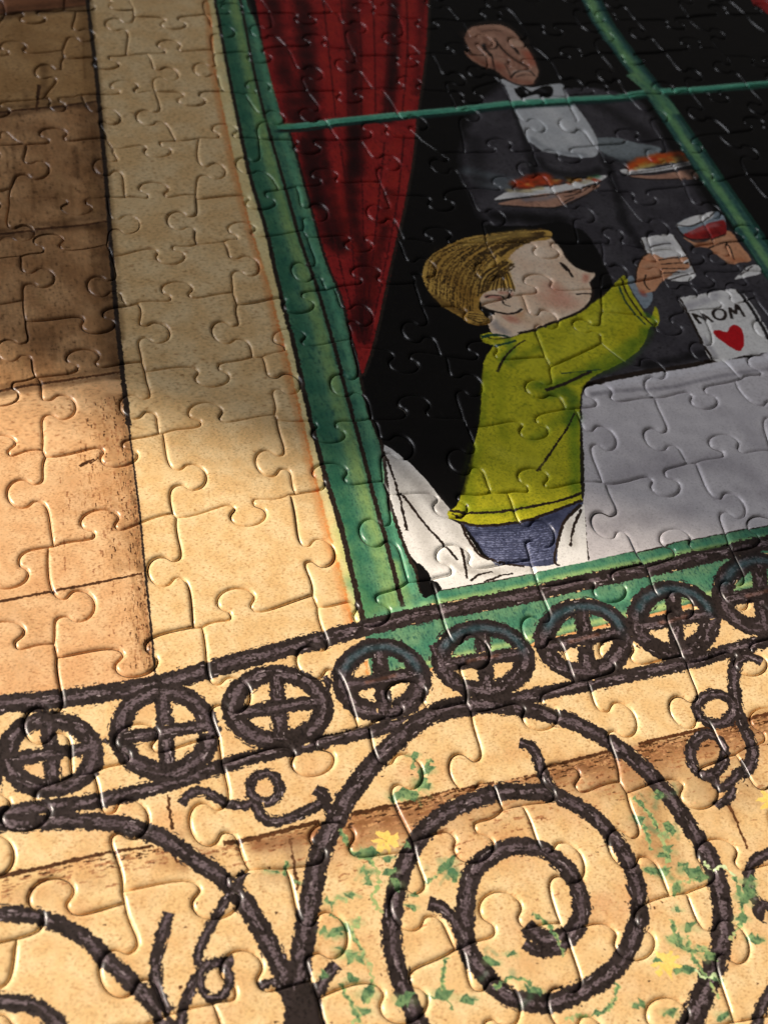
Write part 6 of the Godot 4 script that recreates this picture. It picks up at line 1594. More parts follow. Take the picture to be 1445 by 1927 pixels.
	line("dark_line",[97.4,-78.5,97.4,-74.7,99.5,-72.9,104.7,-73.0,108.6,-74.2],0.45,0.45,0.05)
	line("dark_line",[101.8,-69.5,104.2,-70.5,107.7,-71.5,111.4,-71.5],0.45,0.36,0.06)
	line("dark_line",[107.8,-71.5,107.5,-68.7,106.3,-64.7],0.36,0.36,0.05)
	wash(Color("b5653c"),0.50,[99.9,-72.0,101.9,-70.3],1.06)
	wash(Color("b0552e"),0.40,[105.4,-65.1,108.9,-64.1],1.06)
	area("white",[102.8,-57.8,106.2,-60.3,108.2,-61.7,110.7,-62.5,111.7,-61.7,110.9,-59.5,108.0,-58.6,105.5,-58.2],0.06,true)
	line("dark_line",[104.9,-59.2,107.6,-60.6,109.9,-62.0],0.35,0.26,0.06)
	line("dark_line",[107.3,-61.0,107.8,-62.6],0.35,0.35,0.05)
	area("white",[85.6,-52.1,91.9,-53.3,99.0,-54.4,101.3,-54.0,102.5,-52.0,102.5,-45.6,101.2,-34.0,100.5,-32.9,92.1,-32.3,83.8,-31.3,84.0,-38.0,84.8,-45.4],0.05,true)
	wash(Color("a09ca4"),0.50,[85.9,-49.3,92.2,-51.0,95.8,-52.6],1.31)
	wash(Color("8d8a90"),0.50,[85.1,-38.2,85.1,-33.0],0.92)
	line("charcoal_line",[101.7,-53.6,101.8,-49.1,101.5,-43.5,100.7,-36.7],0.98,0.98,0.06)
	line("dark_line",[85.6,-52.1,85.0,-45.4,84.0,-37.5,83.8,-31.1],0.62,0.62,0.06)
	line("dark_line",[101.3,-54.0,101.7,-49.4,101.4,-43.2,100.7,-35.7],0.41,0.41,0.06)
	line("dark_line",[86.5,-43.3,86.3,-46.7,88.5,-44.7,88.6,-46.9,89.9,-43.7],0.73,0.67,0.05)
	line("dark_line",[95.1,-44.3,96.4,-47.9,96.9,-46.0,98.7,-49.0,98.6,-44.7],0.75,0.68,0.05)
	line("dark_line",[93.9,-45.3,93.1,-44.6,92.3,-44.3,91.6,-44.5,91.1,-45.0,91.1,-45.8,91.4,-46.7,92.1,-47.4,92.9,-47.9,93.7,-47.9,94.2,-47.6,94.5,-46.9,94.3,-46.0,93.8,-45.2],0.74,0.71,0.05)
	line("dark_line",[86.3,-46.7,87.0,-45.6],0.96,0.64,0.08)
	line("dark_line",[98.7,-49.0,98.5,-47.1],0.99,0.66,0.08)
	area("heart",[88.5,-40.7,89.8,-41.0,91.1,-40.2,91.7,-40.1,93.2,-41.7,94.6,-42.3,95.6,-41.5,95.4,-39.4,93.8,-36.0,92.4,-34.4,91.3,-33.8,89.9,-35.3,88.9,-37.5,88.3,-39.0],0.06,true)


func paint_balcony() -> void:
	iron([-84.7,29.8,-68.5,28.7,-64.0,28.9,-57.0,29.1,-51.5,29.2,-45.8,29.0,-39.9,28.3,-33.9,27.3,-25.9,26.2,-18.6,25.2,-10.1,24.1,0.5,23.1,8.3,22.7,16.9,22.2,26.8,21.4,36.5,20.7,45.4,20.1,58.1,19.0,70.8,17.8,103.6,15.0],3.32,"lavender",false)
	iron([-84.0,48.3,-70.1,46.7,-65.8,46.4,-60.1,47.0,-54.1,46.9,-48.0,46.4,-43.2,45.8,-37.5,44.7,-30.1,44.1,-23.4,43.7,-15.6,43.3,-8.5,42.7,-2.1,42.4,3.4,42.1],2.48,"lavender",false)
	iron([3.4,42.1,13.9,41.6,22.6,41.3,32.7,40.9,42.1,40.4,52.1,39.2,59.4,38.6,89.3,37.0],2.69,"lavender",false)
	iron([-76.4,32.6,-74.7,33.0,-73.2,33.9,-71.9,35.2,-71.0,36.8,-70.6,38.5,-70.6,40.2,-71.0,41.7,-71.9,43.0,-73.2,44.0,-74.6,44.5,-76.2,44.5,-77.8,44.1,-79.3,43.2,-80.5,42.0,-81.4,40.5,-81.9,38.8,-81.9,37.1,-81.5,35.6,-80.6,34.2,-79.4,33.2,-77.9,32.7],2.97,"lavender",true)
	iron([-76.2,33.1,-76.1,38.7,-76.2,44.1],2.27,"lavender",false)
	iron([-81.6,38.7,-76.3,38.7,-70.8,38.7],2.19,"lavender",false)
	iron([-62.2,32.3,-60.5,32.8,-58.9,33.6,-57.6,34.9,-56.8,36.4,-56.3,38.1,-56.4,39.7,-57.0,41.2,-58.0,42.5,-59.3,43.4,-60.9,43.8,-62.5,43.9,-64.2,43.4,-65.7,42.6,-66.9,41.4,-67.8,39.9,-68.2,38.3,-68.2,36.7,-67.7,35.1,-66.7,33.9,-65.4,32.9,-63.8,32.4],3.08,"lavender",true)
	iron([-62.0,32.8,-62.2,38.2,-62.5,43.4],2.35,"lavender",false)
	iron([-68.0,38.2,-62.3,38.2,-56.6,38.2],2.27,"lavender",false)
	iron([-45.1,30.6,-43.2,31.1,-41.5,32.1,-40.2,33.6,-39.4,35.3,-39.1,37.3,-39.3,39.3,-40.0,41.1,-41.2,42.6,-42.8,43.7,-44.5,44.3,-46.4,44.3,-48.1,43.8,-49.7,42.9,-51.0,41.5,-51.8,39.8,-52.2,37.9,-52.0,35.9,-51.3,34.1,-50.2,32.5,-48.6,31.4,-46.8,30.7],3.21,"lavender",true)
	iron([-44.9,31.1,-45.5,37.7,-46.3,43.9],2.45,"lavender",false)
	iron([-51.9,37.6,-45.7,37.6,-39.4,37.7],2.37,"lavender",false)
	iron([-27.3,30.3,-25.3,30.8,-23.6,31.7,-22.2,33.0,-21.3,34.6,-21.0,36.3,-21.3,38.1,-22.1,39.6,-23.4,40.9,-25.1,41.8,-27.0,42.3,-29.0,42.3,-30.8,41.8,-32.5,40.9,-33.8,39.6,-34.7,38.1,-35.0,36.4,-34.8,34.7,-34.0,33.2,-32.8,31.8,-31.1,30.9,-29.2,30.3],3.38,"lavender",true)
	iron([-27.1,30.8,-28.0,36.5,-28.9,41.8],2.58,"lavender",false)
	iron([-34.8,36.4,-28.1,36.4,-21.3,36.5],2.49,"lavender",false)
	iron([-9.4,28.2,-7.6,28.6,-6.1,29.5,-5.0,30.8,-4.3,32.4,-4.1,34.1,-4.5,35.9,-5.4,37.4,-6.7,38.8,-8.3,39.7,-10.1,40.2,-11.9,40.3,-13.6,39.8,-15.1,39.0,-16.2,37.7,-16.8,36.2,-17.0,34.5,-16.7,32.8,-15.8,31.2,-14.6,29.9,-13.0,28.9,-11.1,28.3],3.56,"lavender",true)
	iron([-9.4,28.8,-10.5,34.4,-11.7,39.8],2.72,"lavender",false)
	iron([-16.7,34.5,-10.6,34.4,-4.5,34.2],2.62,"lavender",false)
	wash(Color("b0603a"),0.22,[-13.2,34.5,-8.1,34.0],0.47)
	wash(Color("16242a"),0.40,[-16.4,32.3,-15.5,30.8,-14.1,29.5,-12.5,28.7,-10.7,28.2,-8.9,28.3,-7.2,28.8,-5.8,29.8,-4.8,31.2,-4.2,32.7,-4.2,34.4],1.24)
	wash(Color("3d6f7a"),0.40,[-15.9,31.3,-14.5,29.8,-12.8,28.8,-10.9,28.3,-8.9,28.3,-7.0,28.9,-5.6,30.1,-4.6,31.6,-4.1,33.4],0.77)
	iron([8.8,27.4,10.8,27.8,12.6,28.7,13.8,30.0,14.6,31.6,14.7,33.3,14.2,35.0,13.2,36.6,11.7,37.9,9.8,38.8,7.8,39.3,5.8,39.3,3.9,38.8,2.2,38.0,1.0,36.7,0.3,35.2,0.1,33.5,0.5,31.8,1.5,30.2,3.0,28.9,4.8,27.9,6.9,27.4],3.44,"lavender",true)
	iron([8.9,28.1,7.5,33.5,6.0,38.7],2.66,"lavender",false)
	iron([0.5,33.5,7.3,33.5,14.2,33.4],2.56,"lavender",false)
	wash(Color("b0603a"),0.22,[4.5,33.6,10.2,33.1],0.49)
	wash(Color("16242a"),0.40,[0.8,31.2,1.9,29.8,3.5,28.6,5.4,27.7,7.4,27.3,9.5,27.4,11.3,28.0,12.9,29.0,14.0,30.4,14.6,31.9,14.7,33.6],1.31)
	wash(Color("3d6f7a"),0.40,[1.5,30.3,3.0,28.9,5.0,27.9,7.2,27.4,9.5,27.4,11.5,28.1,13.2,29.2,14.3,30.8,14.7,32.6],0.80)
	iron([28.2,26.0,30.1,26.4,31.8,27.4,32.9,28.8,33.5,30.5,33.4,32.3,32.8,34.2,31.6,35.9,30.0,37.3,28.0,38.4,26.0,38.9,23.9,39.0,22.1,38.5,20.5,37.6,19.4,36.3,18.8,34.6,18.8,32.8,19.4,31.0,20.6,29.3,22.2,27.8,24.1,26.7,26.2,26.1],3.62,"lavender",true)
	iron([28.1,26.7,26.2,32.7,24.2,38.3],2.79,"lavender",false)
	iron([19.3,32.8,26.0,32.6,32.9,32.4],2.69,"lavender",false)
	wash(Color("b0603a"),0.22,[23.2,32.8,29.0,32.2],0.52)
	wash(Color("16242a"),0.40,[19.8,30.4,21.0,28.8,22.7,27.4,24.7,26.5,26.7,26.0,28.8,26.1,30.6,26.7,32.1,27.7,33.1,29.2,33.5,30.9,33.4,32.7],1.38)
	wash(Color("3d6f7a"),0.40,[20.5,29.3,22.2,27.8,24.3,26.6,26.5,26.1,28.8,26.1,30.8,26.7,32.3,28.0,33.3,29.6,33.5,31.5],0.85)
	iron([46.2,25.1,48.2,25.6,49.8,26.5,50.8,27.9,51.3,29.5,51.2,31.3,50.4,33.2,49.1,34.8,47.4,36.2,45.5,37.3,43.4,37.8,41.3,37.9,39.5,37.4,38.0,36.5,37.0,35.2,36.5,33.6,36.6,31.9,37.3,30.0,38.5,28.4,40.1,26.9,42.1,25.8,44.3,25.2],3.80,"lavender",true)
	iron([46.1,25.9,44.0,31.7,41.7,37.2],2.94,"lavender",false)
	iron([37.1,31.9,43.8,31.6,50.6,31.4],2.83,"lavender",false)
	wash(Color("b0603a"),0.22,[40.9,31.9,46.8,31.2],0.54)
	wash(Color("16242a"),0.40,[37.6,29.4,39.0,27.9,40.7,26.5,42.7,25.6,44.8,25.2,46.9,25.2,48.7,25.8,50.1,26.8,51.0,28.2,51.3,29.9,51.1,31.7],1.44)
	wash(Color("3d6f7a"),0.40,[38.4,28.4,40.2,26.9,42.3,25.8,44.6,25.2,46.9,25.2,48.8,25.9,50.3,27.0,51.1,28.7,51.3,30.5],0.89)
	iron([66.1,21.5,68.1,22.0,69.8,23.0,70.8,24.5,71.2,26.3,70.9,28.4,69.9,30.4,68.4,32.3,66.4,33.9,64.2,35.0,61.9,35.6,59.7,35.7,57.7,35.3,56.2,34.3,55.2,32.9,54.8,31.1,55.0,29.1,55.9,27.1,57.4,25.2,59.3,23.6,61.6,22.4,63.9,21.7],4.04,"lavender",true)
	iron([65.9,22.3,63.1,28.8,60.1,35.1],3.12,"lavender",false)
	iron([55.6,29.1,62.8,28.8,70.2,28.5],3.00,"lavender",false)
	wash(Color("b0603a"),0.22,[59.8,29.0,66.1,28.3],0.58)
	wash(Color("16242a"),0.40,[56.4,26.4,58.0,24.7,60.0,23.2,62.2,22.1,64.5,21.6,66.7,21.6,68.6,22.2,70.1,23.3,71.0,24.9,71.2,26.7,70.7,28.7],1.54)
	wash(Color("3d6f7a"),0.40,[57.3,25.3,59.4,23.6,61.8,22.3,64.3,21.6,66.7,21.6,68.8,22.3,70.3,23.6,71.1,25.4,71.1,27.5],0.95)
	iron([86.1,19.9,88.2,20.3,89.8,21.3,90.8,22.8,91.1,24.7,90.7,26.7,89.6,28.8,87.9,30.7,85.8,32.2,83.5,33.4,81.1,34.0,78.8,34.1,76.9,33.7,75.3,32.7,74.4,31.2,74.0,29.5,74.4,27.5,75.4,25.5,77.0,23.6,79.1,22.0,81.4,20.7,83.9,20.0],4.27,"lavender",true)
	iron([85.9,20.7,82.7,27.2,79.4,33.4],3.30,"lavender",false)
	iron([75.0,27.5,82.4,27.2,90.1,26.8],3.17,"lavender",false)
	wash(Color("16242a"),0.40,[75.9,24.8,77.6,23.0,79.7,21.5,82.1,20.5,84.5,19.9,86.8,20.0,88.7,20.6,90.2,21.7,91.0,23.2,91.1,25.1,90.6,27.1],1.63)
	wash(Color("3d6f7a"),0.40,[76.9,23.7,79.1,21.9,81.7,20.6,84.3,20.0,86.8,20.0,88.9,20.6,90.4,21.9,91.1,23.7,91.0,25.8],1.00)
	iron([-19.4,31.9,-19.3,34.0,-20.0,34.8],0.92,"lavender",false)
	iron([-0.4,29.4,-0.4,31.6],1.17,"lavender",false)
	iron([17.9,29.8,18.0,31.5],1.02,"lavender",false)
	iron([-54.5,37.1,-54.0,38.1],0.83,"lavender",false)
	iron([-81.2,45.2,-70.2,47.7,-66.0,48.6,-61.8,49.3,-56.1,50.6,-52.0,52.4,-48.6,54.8,-44.9,58.8,-41.9,62.2,-39.7,66.2,-38.0,71.6,-36.9,76.3,-36.4,79.6,-36.5,85.2],2.75,"lavender",false)
	iron([-79.2,58.6,-71.4,61.0,-68.1,61.8,-64.9,63.4,-61.2,66.5,-58.3,70.7,-55.8,74.1,-53.6,77.8,-52.6,81.4],2.28,"lavender",false)
	iron([-77.4,70.9,-72.4,72.3,-69.6,73.3,-67.2,75.0,-65.0,78.2],2.16,"lavender",false)
	iron([-38.1,88.8,-36.8,83.6,-35.1,78.5,-32.8,72.4,-30.0,66.0,-28.0,61.9,-25.2,57.9,-21.3,53.3,-16.4,49.0,-11.5,45.6,-5.8,42.6,-0.9,41.3,3.6,41.7,8.6,43.1,13.5,45.0,18.3,48.2,22.6,52.5,25.7,57.1,27.8,62.8,29.0,69.0,29.6,74.4,28.5,80.1,26.4,84.6,23.2,88.7,19.4,92.4,15.4,95.9,11.3,100.0],3.13,"lavender",false)
	area("ink",[-38.8,77.7,-37.9,77.5,-36.4,79.1,-34.5,78.6,-32.6,79.1,-32.9,82.6,-33.5,86.6,-38.0,85.5,-37.4,81.5,-38.0,79.4],0.30,true)
	iron([-40.3,77.9,-38.5,77.6,-37.5,78.8],1.05,"lavender",false)
	iron([-49.9,65.4,-51.6,68.8,-52.9,72.3,-53.0,75.7,-52.2,78.4],1.67,"lavender",false)
	iron([-38.6,61.7,-42.1,65.3,-45.7,69.5,-47.3,72.1,-47.1,73.5],1.38,"lavender",false)
	iron([-42.8,73.6,-45.0,73.5,-47.2,74.3,-49.0,76.2,-50.4,78.5,-51.4,81.7],1.51,"lavender",false)
	iron([-44.6,73.6,-44.1,74.3,-43.8,75.2,-43.9,76.2,-44.3,77.1,-45.0,77.8,-45.8,78.0,-46.6,77.8,-47.2,77.2,-47.6,76.4,-47.6,75.4,-47.3,74.4,-46.7,73.7,-45.9,73.3],1.25,"lavender",false)
	iron([-45.5,49.8,-44.4,48.8,-43.1,48.2,-41.3,48.8,-40.1,50.0,-38.4,51.3,-36.5,51.8,-35.1,51.4],1.53,"lavender",false)
	iron([-34.0,51.8,-34.7,51.3,-35.2,50.6,-35.3,49.6,-35.1,48.7,-34.5,47.9,-33.7,47.5,-32.8,47.4,-31.9,47.6,-31.3,48.3,-31.0,49.2,-31.0,50.1,-31.4,51.0,-32.1,51.7,-32.9,52.0,-33.8,51.9],1.56,"lavender",false)
	iron([-35.2,51.7,-34.7,53.8,-33.3,55.1,-30.6,55.1,-27.5,54.3,-25.4,53.7,-24.6,55.4],1.70,"lavender",false)
	iron([-26.0,51.3,-25.1,52.3,-24.5,53.9],1.82,"lavender",false)
	iron([7.7,49.5,9.4,50.6,9.6,52.9,9.4,55.4,9.8,58.0],1.99,"lavender",false)
	iron([-2.0,57.5,1.6,57.1,5.4,57.7,9.0,58.7,11.7,60.8,14.4,63.7,16.2,67.8,16.9,71.6,16.6,75.4,15.3,79.3,12.7,82.7,9.2,85.7,4.2,87.7,-0.5,88.6,-4.3,88.3,-7.4,86.8,-9.3,84.7,-10.6,81.8,-11.2,79.1,-10.6,75.7,-9.1,72.1,-7.3,69.2,-5.0,67.3,-0.9,66.1,2.1,66.3,4.5,67.3,6.3,69.4,7.4,71.8,7.6,74.5,6.8,77.4,5.0,79.6,2.3,80.7,-0.0,80.2,-1.4,78.7,-2.0,77.7],2.80,"lavender",false)
	iron([-3.2,80.1,-1.7,81.6,1.3,81.9,3.9,80.9],1.69,"lavender",false)
	iron([-0.3,57.5,-3.8,57.8,-7.6,58.9,-11.6,60.8,-15.3,64.3,-18.1,68.1,-20.2,72.4,-21.3,76.1,-21.7,80.5,-21.3,85.2,-20.5,89.6],2.79,"lavender",false)
	iron([-14.7,71.7,-13.0,72.8,-12.0,74.6,-11.4,76.9],2.00,"lavender",false)
	iron([-29.5,77.2,-31.3,78.5,-32.8,80.3],1.56,"lavender",false)
	iron([55.8,42.6,55.0,41.8,53.3,41.0,50.8,42.1,48.5,46.1,46.9,50.3,46.2,54.3,45.9,57.5,43.7,60.6,41.2,61.9],2.24,"lavender",false)
	iron([46.4,49.9,45.7,51.0,44.6,51.9,43.3,52.4,41.9,52.4,40.7,52.1,39.9,51.3,39.6,50.2,39.9,49.1,40.8,48.1,42.0,47.3,43.4,47.0,44.8,47.2,45.9,47.8,46.4,48.7,46.4,49.9],2.01,"lavender",false)
	iron([40.6,54.8,41.0,55.9,40.8,57.3,40.0,58.7,38.9,59.9,37.5,60.7,36.2,60.9,35.1,60.5,34.4,59.6,34.3,58.4,34.7,56.9,35.7,55.6,37.0,54.6,38.4,54.0,39.6,54.1,40.6,54.8],1.92,"lavender",false)
	iron([36.7,61.2,36.7,63.1,38.9,63.0,41.6,61.2],1.69,"lavender",false)
	iron([34.7,66.1,37.7,65.2,39.3,63.6],1.48,"lavender",false)
	iron([40.9,75.0,38.1,75.3,35.7,76.4,33.8,78.8,33.4,81.2,35.2,82.9,37.7,83.4],1.73,"lavender",false)
	iron([34.5,82.3,33.0,83.3,33.8,84.0],1.85,"lavender",false)
	iron([31.5,93.7,28.0,95.1,25.4,97.5,23.3,99.9],1.69,"lavender",false)


func paint_vines() -> void:
	line("vine_pale",[-7.0,49.9,-9.4,51.3,-9.1,53.2,-12.3,55.2,-15.4,55.5],0.69,0.48,0.35)
	line("vine",[-7.0,49.9,-9.4,51.3,-9.1,53.2],0.52,0.37,0.35)
	line("vine_pale",[-9.4,48.5,-10.6,51.0],0.70,0.49,0.35)
	line("vine",[-9.4,48.5,-10.6,51.0],0.52,0.37,0.35)
	line("vine_pale",[-23.9,58.2,-23.2,61.7,-20.8,64.3,-20.7,67.2,-22.2,69.2,-21.4,71.8],0.63,0.44,0.35)
	line("vine",[-23.9,58.2,-23.2,61.7,-20.8,64.3],0.48,0.33,0.35)
	line("vine_pale",[-14.1,68.6,-11.3,67.5,-9.2,66.3],0.64,0.45,0.35)
	line("vine",[-14.1,68.6,-11.3,67.5,-9.2,66.3],0.48,0.33,0.35)
	line("vine_pale",[-28.7,70.2,-26.9,72.1,-25.7,76.2,-25.3,80.0,-27.0,83.2,-29.8,85.4],0.58,0.40,0.35)
	line("vine",[-28.7,70.2,-26.9,72.1,-25.7,76.2],0.44,0.31,0.35)
	line("vine_pale",[-14.5,79.5,-16.3,82.8,-16.0,86.5],0.58,0.41,0.35)
	line("vine",[-14.5,79.5,-16.3,82.8,-16.0,86.5],0.44,0.30,0.35)
	line("vine_pale",[-0.5,76.3,1.2,78.3,1.8,83.1],0.62,0.43,0.35)
	line("vine",[-0.5,76.3,1.2,78.3,1.8,83.1],0.47,0.33,0.35)
	line("vine_pale",[22.1,62.1,23.5,65.1,23.6,68.8,23.3,72.2,21.4,75.3,22.7,76.4,26.1,76.7],0.69,0.48,0.35)
	line("vine",[22.1,62.1,23.5,65.1,23.6,68.8],0.53,0.37,0.35)
	line("vine_pale",[21.9,66.6,21.2,70.9],0.69,0.49,0.35)
	line("vine",[21.9,66.6,21.2,70.9],0.52,0.36,0.35)
	line("vine_pale",[32.1,77.5,31.3,81.6,29.4,84.5,26.6,86.3],0.67,0.47,0.35)
	line("vine",[32.1,77.5,31.3,81.6,29.4,84.5],0.50,0.35,0.35)
	line("vine_pale",[20.7,84.2,20.1,87.2,21.0,90.5,21.1,93.6],0.63,0.44,0.35)
	line("vine",[20.7,84.2,20.1,87.2,21.0,90.5],0.47,0.33,0.35)
	line("vine_pale",[7.8,88.3,5.8,90.8,2.3,91.4,-1.4,90.9],0.59,0.41,0.35)
	line("vine",[7.8,88.3,5.8,90.8,2.3,91.4],0.45,0.31,0.35)
	line("vine_pale",[-9.4,85.1,-6.7,84.2,-4.1,85.6],0.59,0.41,0.35)
	line("vine",[-9.4,85.1,-6.7,84.2,-4.1,85.6],0.44,0.31,0.35)
	line("vine_pale",[-32.6,61.4,-33.5,63.6],0.62,0.43,0.35)
	line("vine",[-32.6,61.4,-33.5,63.6],0.46,0.32,0.35)
	line("vine_pale",[-29.7,79.7,-28.9,83.5,-28.4,85.5],0.56,0.39,0.35)
	line("vine",[-29.7,79.7,-28.9,83.5,-28.4,85.5],0.42,0.29,0.35)
	line("vine_pale",[19.4,81.5,19.2,85.4,21.2,86.7],0.64,0.45,0.35)
	line("vine",[19.4,81.5,19.2,85.4,21.2,86.7],0.48,0.34,0.35)
	wash(Color("9ab47c"),0.35,[-9.5,51.2,-7.0,52.0],0.70)
	area("vine",[-9.5,52.1,-8.6,52.3,-7.8,52.0,-7.2,51.5,-6.9,50.9,-7.7,50.8,-8.5,50.9,-9.1,51.5],0.50,false)
	wash(Color("86a074"),0.45,[-8.6,51.1,-7.9,51.9],0.39)
	wash(Color("3c5f46"),0.40,[-8.1,51.5,-7.2,51.2],0.28)
	wash(Color("9ab47c"),0.35,[-15.7,54.6,-13.0,55.4],0.76)
	area("vine",[-15.8,54.5,-15.2,55.3,-14.4,55.6,-13.6,55.4,-12.8,55.1,-13.4,54.5,-14.1,54.2,-15.1,54.3],0.50,false)
	wash(Color("86a074"),0.45,[-14.8,54.4,-14.0,55.2],0.42)
	wash(Color("3c5f46"),0.40,[-14.2,54.9,-13.2,55.1],0.30)
	wash(Color("9ab47c"),0.35,[-13.3,54.6,-11.2,55.3],0.59)
	area("vine",[-13.2,54.2,-13.0,54.9,-12.5,55.3,-11.8,55.4,-11.2,55.4,-11.5,54.8,-11.9,54.4,-12.6,54.2],0.50,false)
	wash(Color("86a074"),0.45,[-12.6,54.5,-12.0,55.1],0.33)
	wash(Color("3c5f46"),0.40,[-12.1,54.8,-11.4,55.2],0.24)
	wash(Color("9ab47c"),0.35,[-22.9,62.2,-19.4,63.3],0.95)
	area("vine",[-22.9,62.0,-22.3,63.0,-21.2,63.4,-20.2,63.4,-19.2,63.1,-19.9,62.2,-20.8,61.7,-22.0,61.7],0.50,false)
	wash(Color("86a074"),0.45,[-21.7,62.0,-20.7,63.0],0.53)
	wash(Color("3c5f46"),0.40,[-20.9,62.6,-19.7,62.9],0.38)
	wash(Color("9ab47c"),0.35,[-23.1,66.6,-21.5,67.1],0.43)
	area("vine",[-22.8,67.5,-22.2,67.3,-21.9,67.0,-21.8,66.5,-21.8,66.2,-22.3,66.3,-22.7,66.6,-22.8,67.1],0.50,false)
	wash(Color("86a074"),0.45,[-22.6,66.6,-22.1,67.0],0.24)
	wash(Color("3c5f46"),0.40,[-22.2,66.8,-22.0,66.5],0.17)
	wash(Color("9ab47c"),0.35,[-19.5,65.8,-17.5,66.4],0.55)
	area("vine",[-19.6,66.2,-19.0,66.5,-18.3,66.5,-17.8,66.2,-17.4,65.8,-18.0,65.5,-18.6,65.5,-19.2,65.8],0.50,false)
	wash(Color("86a074"),0.45,[-18.9,65.7,-18.2,66.3],0.31)
	wash(Color("3c5f46"),0.40,[-18.4,66.0,-17.7,65.9],0.22)
	wash(Color("9ab47c"),0.35,[-36.1,62.3,-34.2,62.9],0.54)
	area("vine",[-36.1,62.1,-35.8,62.7,-35.2,63.0,-34.6,63.0,-34.1,62.9,-34.5,62.3,-34.9,62.0,-35.6,62.0],0.50,false)
	wash(Color("86a074"),0.45,[-35.5,62.2,-34.9,62.8],0.30)
	wash(Color("3c5f46"),0.40,[-35.0,62.5,-34.3,62.7],0.21)
	wash(Color("9ab47c"),0.35,[-29.8,72.7,-27.5,73.4],0.59)
	area("vine",[-29.6,73.5,-28.8,73.6,-28.1,73.3,-27.8,72.8,-27.6,72.3,-28.4,72.3,-29.0,72.5,-29.4,73.0],0.50,false)
	wash(Color("86a074"),0.45,[-29.0,72.6,-28.3,73.2],0.33)
	wash(Color("3c5f46"),0.40,[-28.5,72.9,-27.9,72.6],0.24)
	wash(Color("9ab47c"),0.35,[-27.8,72.3,-26.2,72.9],0.45)
	area("vine",[-27.3,71.7,-27.5,72.2,-27.4,72.7,-27.1,73.0,-26.7,73.3,-26.5,72.8,-26.5,72.4,-26.9,72.0],0.50,false)
	wash(Color("86a074"),0.45,[-27.3,72.2,-26.8,72.7],0.25)
	wash(Color("3c5f46"),0.40,[-26.9,72.5,-26.7,73.0],0.18)
	wash(Color("9ab47c"),0.35,[-28.7,76.3,-26.8,76.9],0.51)
	area("vine",[-28.4,77.2,-27.7,77.1,-27.2,76.8,-27.0,76.3,-27.0,75.9,-27.6,75.9,-28.1,76.2,-28.4,76.7],0.50,false)
	wash(Color("86a074"),0.45,[-28.0,76.2,-27.5,76.8],0.28)
	wash(Color("3c5f46"),0.40,[-27.6,76.5,-27.2,76.2],0.20)
	wash(Color("9ab47c"),0.35,[-29.1,79.5,-27.1,80.2],0.53)
	area("vine",[-28.8,78.9,-28.8,79.6,-28.5,80.1,-27.9,80.4,-27.4,80.5,-27.4,79.9,-27.6,79.5,-28.2,79.1],0.50,false)
	wash(Color("86a074"),0.45,[-28.4,79.4,-27.8,80.0],0.30)
	wash(Color("3c5f46"),0.40,[-28.0,79.8,-27.5,80.2],0.21)
	wash(Color("9ab47c"),0.35,[-28.1,81.5,-25.2,82.5],0.78)
	area("vine",[-27.5,83.0,-26.5,82.8,-25.8,82.2,-25.6,81.4,-25.7,80.7,-26.6,81.0,-27.3,81.5,-27.6,82.3],0.50,false)
	wash(Color("86a074"),0.45,[-27.1,81.4,-26.2,82.3],0.44)
	wash(Color("3c5f46"),0.40,[-26.5,81.9,-26.0,81.3],0.31)
	wash(Color("9ab47c"),0.35,[-29.1,83.4,-26.7,84.3],0.63)
	area("vine",[-28.8,82.9,-28.7,83.7,-28.2,84.2,-27.6,84.4,-26.9,84.5,-27.0,83.8,-27.4,83.3,-28.2,83.0],0.50,false)
	wash(Color("86a074"),0.45,[-28.3,83.4,-27.6,84.1],0.35)
	wash(Color("3c5f46"),0.40,[-27.7,83.8,-27.1,84.2],0.25)
	wash(Color("9ab47c"),0.35,[-23.5,83.3,-20.5,84.3],0.78)
	area("vine",[-23.3,84.4,-22.2,84.5,-21.3,84.2,-20.8,83.5,-20.6,82.9,-21.6,82.9,-22.4,83.1,-23.0,83.8],0.50,false)
	wash(Color("86a074"),0.45,[-22.4,83.2,-21.6,84.1],0.44)
	wash(Color("3c5f46"),0.40,[-21.8,83.7,-21.0,83.3],0.31)
	wash(Color("9ab47c"),0.35,[-10.9,65.9,-8.5,66.7],0.64)
	area("vine",[-10.6,67.0,-9.7,66.9,-9.1,66.5,-8.8,65.9,-8.7,65.3,-9.5,65.5,-10.1,65.8,-10.5,66.5],0.50,false)
	wash(Color("86a074"),0.45,[-10.0,65.8,-9.3,66.5],0.36)
	wash(Color("3c5f46"),0.40,[-9.5,66.2,-9.0,65.7],0.26)
	wash(Color("9ab47c"),0.35,[-11.1,68.4,-9.0,69.0],0.56)
	area("vine",[-10.1,67.6,-10.6,68.1,-10.6,68.8,-10.3,69.2,-10.0,69.6,-9.6,69.1,-9.4,68.5,-9.7,68.0],0.50,false)
	wash(Color("86a074"),0.45,[-10.4,68.3,-9.8,68.9],0.31)
	wash(Color("3c5f46"),0.40,[-9.9,68.6,-9.9,69.2],0.22)
	wash(Color("9ab47c"),0.35,[-11.6,66.8,-9.9,67.3],0.48)
	area("vine",[-11.7,67.2,-11.1,67.4,-10.5,67.4,-10.1,67.1,-9.7,66.7,-10.3,66.5,-10.8,66.5,-11.4,66.9],0.50,false)
	wash(Color("86a074"),0.45,[-11.0,66.7,-10.5,67.2],0.27)
	wash(Color("3c5f46"),0.40,[-10.6,67.0,-10.0,66.9],0.19)
	wash(Color("9ab47c"),0.35,[-17.1,69.9,-15.6,70.4],0.39)
	area("vine",[-17.1,69.9,-16.8,70.3,-16.4,70.5,-15.9,70.4,-15.5,70.3,-15.9,69.9,-16.2,69.8,-16.7,69.8],0.50,false)
